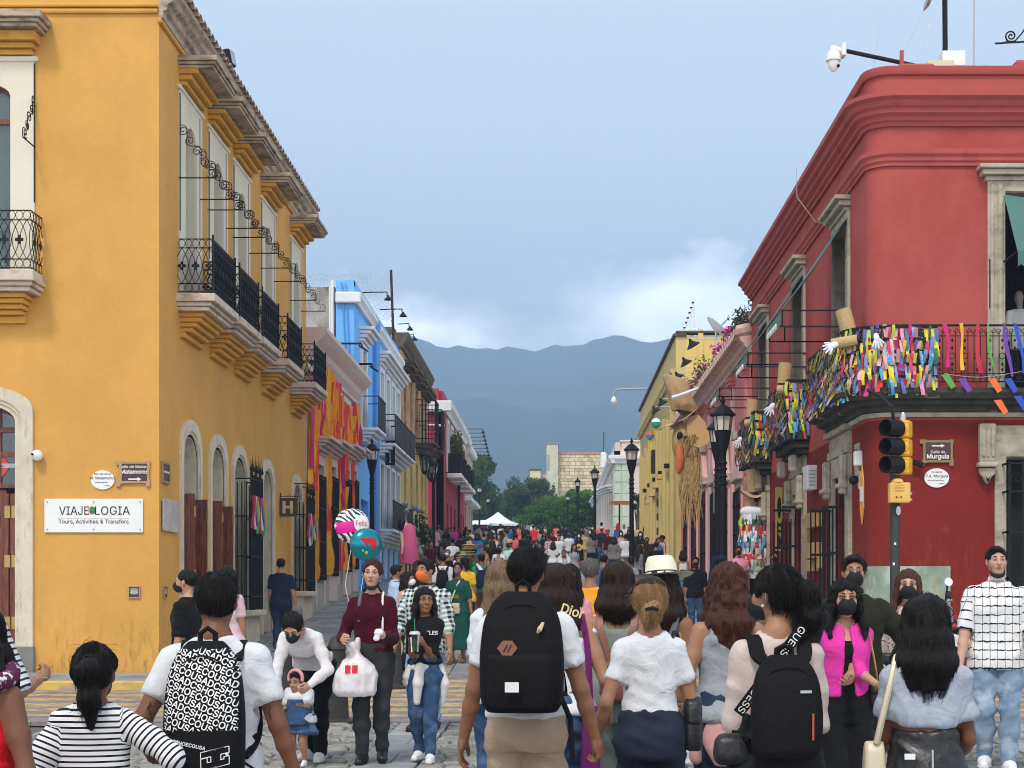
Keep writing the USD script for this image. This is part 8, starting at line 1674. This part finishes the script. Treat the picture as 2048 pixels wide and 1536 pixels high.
v,f=sdf(bz,.010);n=vnorm(v,f);v=v+n*((meshkit.noise(v*[9,9,14],3)-.5)*.012)[:,None];BZ=P.put('blazer',(v,f),cMG,smooth=True)
for sg in(-1,1):P.put('lapel',xf(trimesh.creation.extrude_polygon(Polygon([(0,0),(.05,.12),(.035,.17),(-.005,.19)]),.006,engine='earcut'),frame((sg*.035,.105,.64*h_),(sg,0,0),(0,.03,1),(0,1,0))),cMG,BZ)
P.put('pendant',[tube([P.hp(.05,.03,-.13),(.0,.082,.775*h_),P.hp(-.05,.03,-.13)],.0018,4)],M_brass)
P.put('bracelet',xf(lathe([(.026,-.006),(.031,0),(.026,.006)],12),frame(P.arms[1][2],(1,0,0),(0,0,1),(0,1,0))),M_brass)
shoulder_bag(P,'black chain bag at left side of woman in magenta blazer',mLea,(-.20,.05,.56*h_),(.07,.045,.075),[(-.115,.03,.84*h_),(-.15,.09,.72*h_),(-.18,.07,.61*h_)],.006,M_brass)
person('tall man in dark olive shirt wearing black mask, behind woman in magenta blazer',1708,1109,10.6,172,0,1.05,1,('short',HB),('shirt',cOL,.72,.022),('pants',cK),SB,L=(-.26,.10,.58),R=(.14,.06,.46),mask=('full',mMaskK),stride=.2,hands=('relax','relax'))
P=person('woman with long brown hair in floral blouse and black mask, before the green stone base',1816,1139,11.4,168,1,1.0,4,('long',HRB,.30),('tee',mFlor,.5,.018),('pants',cK),SB,L=(.02,.14,.6),R=(.12,.1,.56),mask=('full',mMaskK),stride=.2)
shoulder_bag(P,'black crossbody bag on woman in floral blouse',mLea,(.12,.13,.58*P.h),(.07,.04,.08),[(-.06,.08,.84*P.h),(.03,.125,.74*P.h),(.11,.14,.63*P.h)],.011)
P=person('young man in white shirt with black brushed grid and pale jeans, mask at chin',1993,1092,12.6,168,0,1.10,4,('short',HB),('shirt',mGrid,.45,.018,cW),('pants',dJ[1],.012),SW,R=(.165,.08,.46),L=(-.15,.1,.5),mask=('chin',mMaskK),stride=-.35,yaw=.12,hands=('relax','relax'))
P.put('red_bracelet',xf(lathe([(.028,-.005),(.033,0),(.028,.005)],12),frame(P.arms[1][2],(1,0,0),(0,1,0),(0,0,1))),RIBM[7])
# middle group, left of centre
P=person('woman in maroon cardigan and charcoal jeans carrying a white plastic bag, facing camera',745,1119,13.2,180,1,1.02,4,('bun',hairmat('hair_wine',(.045,.014,.014)),-.03),('knit',cMR,.98,.012),('pants',mat('charcoal_denim',(.025,.026,.028),rough=.85,var=.2,bump=.15),.008),BOOT,R=(.125,.16,.615),L=(-.075,.17,.635),mask=('chin',mMaskK),stride=.25,roll=-.05,hands=('grip','grip'),hem=.555)
P.put('buttons',[xf(trimesh.creation.icosphere(1,.007),frame((0,.118-.01*(k>2),(.60+.045*k)*P.h),(1,0,0),(0,1,0),(0,0,1)))for k in range(5)],mat('button_wine',(.1,.03,.03),rough=.3,bump=0))
P.put('white_strap',tube([A3(-.095,.085,.60*P.h),A3(-.10,.115,.72*P.h),A3(-.095,.075,.82*P.h),A3(-.09,-.03,.845*P.h)],.010,5),M_glove,smooth=True);P.put('grey_strap',tube([A3(.10,.10,.70*P.h),A3(.10,.085,.80*P.h),A3(.095,-.03,.845*P.h)],.018,5),mat('grey_strap',(.2,.2,.21)),smooth=True)
S,put=bag_thing(P,'plastic_bag','full white plastic carrier bag with red print, carried by maroon cardigan woman','bag');c=A3(.115,.22,.40*P.h+.10)
v,f=sdf([loft([(-.20,.15,.09,0),(-.15,.185,.12,0),(-.02,.178,.115,0),(.07,.13,.085,0),(.13,.05,.04,0),(.17,.03,.025,0)],c,np.eye(3),.02,n=2.6),ell(c+A3(.015,0,.20),(.05,.03,.05)),ell(c+A3(-.02,.01,.24),(.02,.03,.05))],.010);n=vnorm(v,f);rz=1-np.abs(2*meshkit.noise(v*[16,16,6],4)-1)
bgp=[loft([(-.20,.15,.09,0),(-.15,.185,.12,0),(-.02,.165,.11,0),(.08,.10,.07,0),(.15,.035,.03,0)],c,np.eye(3),.02,n=2.6)]
B_=put('bag',(v+n*((rz-.5)*.022)[:,None],f),mat('plastic_white',(.68,.64,.64),rough=.35,var=.06,bump=.25,bscale=30,spec=.5,color2=(.62,.42,.42),c2scale=3,c2=(.5,.7)),smooth=True)
put('red_print',[xf(box(-.03+q,.015+q,-.003,.003,-.035,.03),frame(c+A3(.0,.118,.03),(1,0,0),(0,1,.2),(.0,-.25,1)))for q in(.0,.06)],mat('bag_red',(.6,.02,.04),bump=0),B_)
S,put=bag_thing(P,'paper_tissue','crumpled white tissue held by maroon cardigan woman','tissue');put('tissue',sdf([ell(P.arms[0][2]+A3(.03,.10,.03),(.04,.02,.03)),ell(P.arms[0][2]+A3(.05,.10,-.02),(.03,.015,.025))],.008),M_glove)
P=person('girl in black tee with long black hair drinking from a plastic cup, blue ripped jeans',850,1174,13.3,172,1,.92,2,('long',HB,.36),('tee',cK,.48,.02),('pants',dJ[0],.008),SW,R=(.045,.17,.70),L=(-.03,.18,.69),stride=-.3,yaw=.45,hands=('grip','grip'),hem=.57)
tm=meshkit.text_mesh('ANGELES',.032,.003,True);tv=np.array(tm.vertices);P.put('shirt_print',xf((tv-[tv[:,0].max()/2,0,0],np.array(tm.faces)),frame((-.04,.118,.735*P.h),(-1,0,0),(0,0,1),(0,1,0))),M_inkw)
tj=P.put('tied_jumper',sdf([loft([(.525*P.h,.125,.10,0),(.545*P.h,.132,.105,0),(.565*P.h,.125,.10,0)],(0,0,0),np.eye(3))]+chain([(.02,.11,.55*P.h),(.03,.135,.46*P.h),(.045,.12,.35*P.h)],[.04,.045,.03],.02)+chain([(-.12,-.02,.55*P.h),(-.155,-.03,.45*P.h),(-.13,-.03,.33*P.h)],[.04,.05,.035],.02)+chain([(.12,.03,.55*P.h),(.15,.05,.49*P.h),(.14,.05,.45*P.h)],[.03,.035,.025],.02),.010),cl('ivory',(.66,.64,.58),bump=.3),smooth=True)
S,put=bag_thing(P,'drink_cup','clear plastic cup of greenish drink with straw, held by girl in black tee','cup');c=(P.arms[0][2]+P.arms[1][2])/2+A3(0,.075,.0)
put('drink',lathe([(0,-.075),(.032,-.075),(.040,.03),(0,.03)],16,c),mat('green_drink',(.36,.34,.14),rough=.3,bump=0),smooth=40);put('cup',lathe([(.034,-.078),(.046,.07),(.048,.07),(.035,-.08)],16,c),M_glass);put('lid',lathe([(.048,.068),(.048,.078),(.035,.095),(0,.097)],16,c),mat('clear_lid',(.5,.52,.52),rough=.2,bump=0,spec=.6),smooth=40);put('straw',rod(c+A3(0,0,.05),c+A3(.012,-.04,.20),.005,6),mat('straw_green',(.03,.2,.1),bump=0))
P=person('woman in white long-sleeved top and black trousers bending down to a toddler',628,1256,13.4,172,1,1.0,0,('bun',HB,-.03),('knit',cl('off_white',(.66,.62,.62)),.98,.010),('pants',cK,.014),SW,h=1.64,bend=1.05,R=(.10,.36,.36),L=(-.09,.38,.42),pitch=-.25,stride=-.3,hands=('grip','relax'),hem=.54,poleR=(.5,-.6,.2),poleL=(-.5,-.6,.2),mask=('full',mMaskK))
P=person('crying toddler girl in denim dress with pink flower headband, held by bending woman',598,1352,12.95,168,1,1.32,1,('short',HB),('tee',cW,.4,.02),('skirt',dJ[0],.03,.36,1.45),('shoe',SW[1],wSole),h=.79,L=(-.12,.24,.66),R=(.10,.2,.62),stride=.15,yaw=-.35,kid=1.02)
P.put('denim_bib',sdf([loft([(.45*P.h,.13,.125,0),(.60*P.h,.115,.105,0),(.72*P.h,.095,.09,.01)],(0,0,0),np.eye(3))],.010),dJ[0],smooth=True);P.put('flower_headband',[xf(trimesh.creation.icosphere(1,.016),frame(P.hp(.092*math.cos(a),.045,.055+.085*math.sin(a)),(1,0,0),(0,1,0),(0,0,1)))for a in np.linspace(-.2,PI+.2,15)],cPK)
backpack(P,'small turquoise and yellow toy backpack on the crying toddler',cTQ,(.075,.05,.10),.62,cYE)
# left pavement
person('balding man with big black mask in black tee, in profile by yellow corner',376,1138,14.5,78,0,1.08,0,('buzz',HB),('tee',cK,.45,.016),('pants',cNV),SB,mask=('full',mMaskK),stride=.3,face=True)
person('person in pale pink tee behind broad man with lettered backpack',452,1131,17,30,1,1.0,1,('bun',HB,.0),('tee',cl('pale_pink',(.66,.46,.48)),.33),('pants',dJ[2]),SB,yaw=.4)
P=person('man in navy tee and jeans walking away along the yellow wall carrying a dark bag',562,1116,29.5,-3,0,1.05,1,('short',HB),('tee',cNV,.33,.02),('pants',dJ[2],.012),SNV,R=(.17,.02,.44),stride=.35,z0=float(g(29.5)))
shoulder_bag(P,'dark jacket bundle hanging from the hand of man in navy tee',cAG,(.30,.02,.40*P.h),(.11,.08,.16),[(.28,.02,.45*P.h),(.29,.02,.48*P.h),(.30,.02,.5*P.h)],.02,name='bundle',flap=False)
# shops side, looking to camera
P=person('man in green and white plaid shirt with orange mask',852,1118,16.2,165,0,1.12,1,('short',HB),('shirt',mPlaid,.62,.022),('pants',dJ[1]),SB,mask=('full',mMaskO),stride=.25,yaw=-.35,L=(-.17,.06,.46),R=(.17,.1,.46))
P.put('neck_strap',tube([P.hp(.05,.0,-.14),A3(.05,.125,.73*P.h),A3(.09,.10,.60*P.h)],.006,5),mBrL)
P=person('woman in deep green embroidered dress with patterned mask and beige crossbody bag',916,1124,27.2,165,1,1.06,2,('pony',HB,.24,.0,.05),('dress',cDG,.42,.016),(None,None),SAN,hem=.14,mask=('full',mMaskP),R=(.11,.13,.62),L=(-.16,.05,.47),stride=.3,yaw=.25)
P.put('embroidered_yoke',sdf([loft([(.64*P.h,.075,.08,.055),(.80*P.h,.085,.06,.045)],(0,0,0),np.eye(3),n=4),cone((0,.0,.8*P.h),(0,.14,.84*P.h),.03,.07,.01,-1),plane((0,.055,0),(0,-1,0))],.012),pattern('yoke_print','plaid',(.22,.25,.04),(.10,.13,.02),.03),smooth=True)
shoulder_bag(P,'beige half-moon crossbody bag on woman in deep green dress',mat('beige_leather',(.50,.34,.23),rough=.45),(.02,.155,.545*P.h),(.11,.05,.095),[(-.07,.0,.845*P.h),(-.02,.12,.77*P.h),(.05,.15,.66*P.h),(.10,.15,.60*P.h)],.014,mCrm)
M5=('full',mMaskK);MW=('full',mMaskW)
J0,J1,J2=('pants',dJ[0]),('pants',dJ[1]),('pants',dJ[2]);BKp=('pants',cK);TNp=('pants',cTN)
# label, px, py, Y, facing, female, width, skin, hair, top, bottom, mask
rows=[
('man in light blue shirt with black mask, in profile by the white shop',792,1129,25.5,-70,0,1.05,2,('short',HB),('shirt',cLB,.8),TNp,M5),
('woman in salmon top with white mask, between blue shirt man and plaid shirt man',815,1143,25,-120,1,1.0,1,('long',HB,.25),('tee',cSA,.33),BKp,MW),
('woman with long dark hair behind plaid shirt man, mostly hidden',838,1120,27,-100,1,1.0,2,('long',HBR,.4),('tee',cK,.5),BKp,None),
('man in white tee and pale jeans wearing a black backpack, walking away',886,1107,35,0,0,1.05,2,('short',HB),('tee',cW,.5),J1,None),
('woman in yellow tee behind woman in deep green dress',930,1113,31.5,10,1,1.1,2,('pony',HB,.2),('tee',cYE,.33),BKp,None),
('man in green tee with navy backpack and white towel on his shoulder',963,1107,35.5,5,0,1.08,3,('short',HB),('tee',cGN,.33),('pants',cl('rosewood',(.14,.05,.045))),None),
('woman in pale grey top with dark brown backpack, back view',997,1094,41,0,1,1.0,1,('short',HB),('tee',cGR,.33),J2,None),
('man behind woman in pale grey top, face showing above her',1000,1088,45,175,0,1.0,2,('short',HB),('shirt',cW,.7),J0,None),
('woman in green strap top near the straw hat seller, looking left',947,1094,41.5,70,1,1.0,2,('short',HBR),('strap',cGN,0),J1,None),
('woman in nude strap top looking left beside woman in green strap top',973,1093,42.5,75,1,1.0,1,('pony',HBR,.15),('strap',cl('nude',(.55,.33,.24)),0),BKp,None),
('dark-haired woman in profile beside the stack of straw hats',917,1103,44,-60,1,1.0,1,('pony',HBR,.2),('strap',cAG,0),J0,None),
('straw hat seller in black tank holding up a stack of striped hats',896,1098,46,160,0,1.0,2,('short',HGR),('tank',cK,0),TNp,MW),
('woman in black slogan tee and mask walking toward camera past the hat seller',941,1076,54,175,1,1.0,2,('short',HB),('tank',cK,0,.015),BKp,M5),
('man in panama hat and mint shirt left of man in white polo',1019,1080,45,150,0,1.05,1,('short',HB),('shirt',cl('mint',(.42,.66,.58)),.7),TNp,M5),
('woman in grey hooded top looking left below the white tent',1012,1058,60,75,1,1.05,1,('bun',HBR,0),('knit',cGR,.98),J0,None),
('woman in white tee by the tent with long dark hair and grey shorts',990,1065,62,178,1,1.0,1,('long',HBR,.3),('tank',cW,0),('pants',cSA),None),
('man in white shirt and dark trousers standing by the shrub, left side',843,1061,64,-60,0,1.1,3,('short',HB),('shirt',cW,.5),TNp,None),
('man in pink shirt behind the left lamp post',868,1052,75,5,0,1.15,3,('short',HB),('shirt',cl('shell_pink',(.66,.36,.34)),.5),J2,None),
('tall man against the crimson wall in grey tee',878,1048,78,170,0,1.05,3,('short',HB),('tee',cAG,.33),BKp,M5),
('woman in pink tee and black leggings near the crimson house',909,1052,82,10,1,1.0,3,('pony',HB,.2),('tee',cMG,.33),BKp,None),
('man in red tee and jeans, big, walking away before the spreading tree',1067,1050,88,0,0,1.35,2,('short',HB),('tee',cl('bright_red',(.70,.03,.05)),.33),J0,None),
('woman in red and white checked shirt with dark bag, back view',1098,1069,66,-5,1,1.05,2,('short',HB),('shirt',mRPl,.5),J2,None),
('woman in white draped blouse, back view, right of checked shirt woman',1106,1083,56,0,1,1.1,2,('bob',HBR,.2),('tee',cW,.35),('pants',cAG),None),
('older man in white shirt with both hands raised to his mouth',1128,1098,44,178,0,1.08,3,('short',HGR),('shirt',cW,.5),('pants',cGR),None),
('woman with sunglasses and long dark hair in pink blouse, facing camera',1139,1128,13.8,178,1,.98,1,('long',HB,.3),('tee',cl('rose_pink',(.62,.26,.30)),.33,.02),('pants',cTN),None),
('man in amber tee with grey hair, back view, yellow cloth over his shoulder',1181,1116,14.6,-12,0,1.22,2,('short',HGR),('tee',cAM,.33,.02),TNp,None),
('man in blue tee and black vest beyond the amber tee man',1208,1108,33,-5,0,1.08,2,('short',HB),('tee',cBL,.33),J2,None),
('slim man in white tee with backpack straps and black mask, walking toward camera',1138,1063,67,178,0,1.0,2,('short',HB),('tee',cW,.5),J0,M5),
('woman in black dress with white mask holding a sunflower',1158,1065,66,178,1,.95,1,('long',HB,.35),('dress',cK,.3),(None,None),MW),
('man in white cap and black tee with jeans, walking toward camera on right paving',1203,1053,72,180,0,1.1,2,('short',HB),('tee',cNV,.33),J0,M5),
('broad man in coral shirt right behind the white cap man',1203,1044,82,0,0,1.35,2,('short',HB),('tee',cCO,.33),BKp,None),
('woman in pale pink top and jeans with white mask, walking on right paving',1242,1061,70,180,1,1.05,1,('long',HB,.3),('tank',cl('powder_pink',(.66,.45,.45)),0),J0,MW),
('woman with bright red hair in blue jacket, back view up the street',1236,1046,84,0,1,1.05,1,('long',HRD,.42),('knit',cBL,.98),BKp,None),
('person in black hoodie with white print and mask by the lamp post',1281,1062,66,175,1,1.0,1,('long',HB,.3),('knit',cK,.98),BKp,MW),
('person in black beside the lamp post, half hidden behind it',1259,1053,75,170,1,.95,1,('long',HB,.35),('knit',cK,.98),BKp,None),
('man with black mask by the yellow wall, taller of the group',1294,1074,56,178,0,1.0,2,('short',HB),('shirt',cMR,.7),BKp,M5),
('woman with long brown hair and red bag at the left of the yellow wall group',1279,1089,47,-60,1,1.0,1,('long',HBR,.4),('knit',cAG,.98),BKp,None),
('woman in coral top, back view, in the yellow wall group',1303,1087,50,-10,1,1.05,1,('bob',HBR,.22),('tee',cl('hot_coral',(.80,.13,.17)),.6),J2,None),
('man in black tee with black backpack, back view, by the yellow wall',1312,1083,49,-5,0,1.1,2,('short',HB),('tee',cK,.5),BKp,None),
('person in dark cap and red checked shirt at the yellow wall',1325,1070,56,100,0,1.0,3,('short',HB),('shirt',mRPl,.7),BKp,None),
('woman in grey top and pink bag in front of the yellow wall group',1262,1112,36,0,1,1.0,1,('bun',HB,0),('tee',cGR,.33),('pants',cPK),None),
('woman in white camisole and pale jeans, back view by the pink house',1366,1100,43,-5,1,1.0,1,('bob',HB,.17),('strap',cW,0),J1,None),
('man in black polo and jeans with mask looking down, walking toward camera',1391,1113,33.5,178,0,1.12,2,('short',HB),('polo',cK,.5),J0,M5),
('man in navy cap with navy backpack holding his hand to his face',1443,1110,30,-25,0,1.1,1,('short',HB),('knit',cNV,.98),J2,None),
('man in pink polo with glasses and dark mask beside the navy cap man',1477,1091,36.5,178,0,1.05,2,('short',HB),('polo',cl('candy_pink',(.66,.26,.36)),.33),J2,M5),
('woman with glasses and dark mask in black jacket by the red doors',1549,1102,33,175,1,1.0,1,('bun',HB,0),('knit',cK,.98),BKp,M5),
]
pose={'hands raised':dict(L=(-.03,.13,.88),R=(.03,.13,.88),hands=('fist','fist')),'hand to his face':dict(L=(-.06,.12,.90),stride=.2),'drinking':{},'sunflower':dict(L=(-.02,.14,.62),R=(.04,.14,.6)),'hat seller':dict(L=(-.15,.1,.85),R=(.2,.05,.72))}
CR={}
for r in rows:
 kw=next((v for k,v in pose.items()if k in r[0]),{});i=len(CR)
 CR[r[0]]=P=person(r[0],r[1],r[2],r[3],r[4],r[5],r[6],r[7],r[8],r[9],r[10],(SW,SB,SNV)[i%3],mask=r[11],**{**dict(stride=(.35,-.35,.2,-.2)[i%4],hem=.28 if r[9][0]=='dress' else None),**kw})
 if 'backpack' in r[0]and 'straps' not in r[0]:backpack(P,f'backpack worn by {r[0].split(" wearing")[0].split(" with")[0].split(",")[0]}, back to camera',cNV if 'navy' in r[0]else mat('brown_pack',(.035,.018,.015),rough=.6)if 'brown' in r[0]else mNyl,(.14,.09,.21)if r[5]==0 else(.10,.06,.14),.66,res=.018,pocket=False)
G=lambda s:next(v for k,v in CR.items()if s in k)
P=G('panama');hat(P,None,.14,(.088,.105,.11),0,M_hat,mRib)
P=G('hat seller');S,put=bag_thing(P,'hat_stack','tall stack of striped straw hats held up by the hat seller','hats')
for k in range(7):put('straw_hat',lathe([(.02,.10),(.07,.10),(.085,.02),(.20,0),(.20,-.012),(.0,-.005)],18,(-.12+.01*k,.1,.88*P.h+.045*k)),(M_hat,mat('hat_green',(.22,.26,.10)),M_petate,mat('hat_brown',(.16,.07,.035)))[k%4],smooth=40)
for k in range(5):put('straw_hat',lathe([(.02,.10),(.07,.10),(.085,.02),(.20,0),(.20,-.012),(.0,-.005)],18,(-.42,.12,.74*P.h+.055*k)),(MATS['hat_green'],M_hat)[k%2],smooth=40)
for k in('white cap',):cap(G(k),M_white)
cap(G('man in navy cap'),cNV);cap(G('person in dark cap'),cK)
P=G('sunglasses and long');P.put('sunglasses',[xf(trimesh.creation.icosphere(2,1),frame(P.hp(s_*.033,.094,.008),(.030,0,0),(0,.010,0),(0,0,.024)))for s_ in(-1,1)]+[tube([P.hp(-.075,.03,.015),P.hp(-.06,.088,.014),P.hp(.06,.088,.014),P.hp(.075,.03,.015)],.004,5)],M_black,smooth=True)
P=G('glasses and dark mask');P.put('glasses',[tube([P.hp(s_*.033+.022*math.cos(a),.104,.008+.018*math.sin(a))for a in np.linspace(0,2*PI,13)[:-1]],.003,4,closed=True)for s_ in(-1,1)],M_black)
P=G('amber tee man' if 0 else 'man in amber tee');P.put('yellow_cloth',sdf(chain([(-.0,-.19,.66*P.h),(.14,-.17,.68*P.h),(.22,-.1,.70*P.h),(.23,.05,.66*P.h)],[.055,.06,.055,.04],.03),.012),cYE,smooth=True);shoulder_bag(P,'black handbag at the right side of man in amber tee',mLea,(.25,-.05,.55*P.h),(.09,.05,.10),[(.18,-.05,.76*P.h),(.21,-.06,.70*P.h),(.24,-.05,.60*P.h)],.01)
P=G('sunflower');S,put=bag_thing(P,'sunflower','single sunflower held by woman in black dress','flower');c=A3(0,.2,.62*P.h);put('petals',[xf(trimesh.creation.icosphere(1,1),frame(c+A3(.10*math.cos(a),0,.10*math.sin(a)),A3(math.cos(a),0,math.sin(a))*.06,(0,.015,0),A3(-math.sin(a),0,math.cos(a))*.03))for a in np.arange(12)*PI/6],RIBM[0]);put('disc',lathe([(0,-.02),(.07,-.01),(.07,.02),(0,.03)],12,c,'y'),mBrL);put('stem',rod(c,c-A3(0,.05,.3),.01,5),M_leafd)
P=G('towel');P.put('towel',tube([A3(-.10,.10,.70*P.h),A3(-.09,.02,.85*P.h),A3(-.02,-.20,.78*P.h),A3(.06,-.24,.66*P.h)],.05,6),cW,smooth=True)
mq=thing('mannequin','pale shop mannequin in a white shirt standing in the red front upper window','mannequin',(X_(2036,25.7),25.7,4.8));mb=A3(X_(2040,25.7),25.7,4.8)
part(mq,'body',sdf([ell(mb+A3(-.02,0,1.62),(.075,.09,.115)),cone(mb+A3(0,.02,1.42),mb+A3(-.01,0,1.55),.05,.05),cone(mb+A3(-.2,0,1.2),mb+A3(-.22,-.05,.9),.04,.035)],.014),mat('mannequin_skin_shaded',(.30,.26,.23),rough=.5),smooth=True)  # skin colour lowered to paint in the shade inside the window
part(mq,'shirt',sdf([loft([(.75,.17,.12,0),(1.1,.17,.12,0),(1.3,.19,.12,0),(1.42,.13,.08,0)],mb,np.eye(3)),cone(mb+A3(-.17,0,1.34),mb+A3(-.21,0,1.05),.07,.065)],.016),cW,smooth=True)
# the far crowd
rg=np.random.default_rng(21);tops=[('dark grey',cAG),('white',cW),('black',cK),('dark green',cDG),('black',cK),('maroon',cMR),('grey',cGR),('navy',cNV),('black',cK),('olive',cOL),('dark grey',cAG),('tan',cTN),('navy',cNV),('coral',cCO),('blue',cBL),('white',cW)]
bots=[('jeans',dJ[0]),('black trousers',cK),('tan trousers',cTN),('pale jeans',dJ[1]),('navy trousers',cNV),('grey trousers',cAG)];hs_=[('short black hair',('short',HB)),('long dark hair',('long',HBR,.3)),('black ponytail',('pony',HB,.2)),('brown bob',('bob',HBR,.18))]
fx=[884,893,899,918,925,932,940,951,958,965,972,979,983,1001,1006,1017,1022,1029,1036,1043,1050,1057,1078,1083,1090,1097,1105,1112,1117,1124,1131,1146,1150,1164,1170,1176,1182,1188,1248,1268,1274,1290]
WH={899:0,958:6,979:3,1001:1,1112:13,1131:7,1170:0,1176:1}
fx+=[862,890,905,922,936,955,968,985,1032,1048,1074,1088,1118,1148,1166,1182,1216,1228,1252,1272,1286,1316];NF=len(fx)-22
for i,x in enumerate(fx):
 Y=float(rg.uniform(74,102))if x<1200 and i<NF else float(rg.uniform(84,100))if i<NF else float(rg.uniform(48,70));fem=i%2;ti=WH.get(x,(i*5+3)%16);bi=(i*7+i//3)%6;hi=(0,1,0,2,0,3)[i%6]if fem else 0;away=rg.random()<.6
 ref='left house fronts' if x<945 else 'white tent' if x<1045 else 'spreading tree' if x<1150 else 'limestone building' if x<1200 else 'pale yellow house'
 person(f'{"woman" if fem else "man"} in {tops[ti][0]} top and {bots[bi][0]}, {hs_[hi][0]}, {"near" if i < NF else "before"} the {ref}',x,VY-(float(g(Y))+rg.uniform(1.55,1.8)-CAMZ)*F_PX/Y,Y,rg.uniform(-25,25)+(0 if away else 180),fem,rg.uniform(.95,1.2),int(rg.integers(1,4)),hs_[hi][1],('tee',tops[ti][1],.34),('pants',bots[bi][1]),SB,stride=rg.uniform(-.4,.4),group='far crowd filling the street' if i<NF else 'middle crowd filling the street')
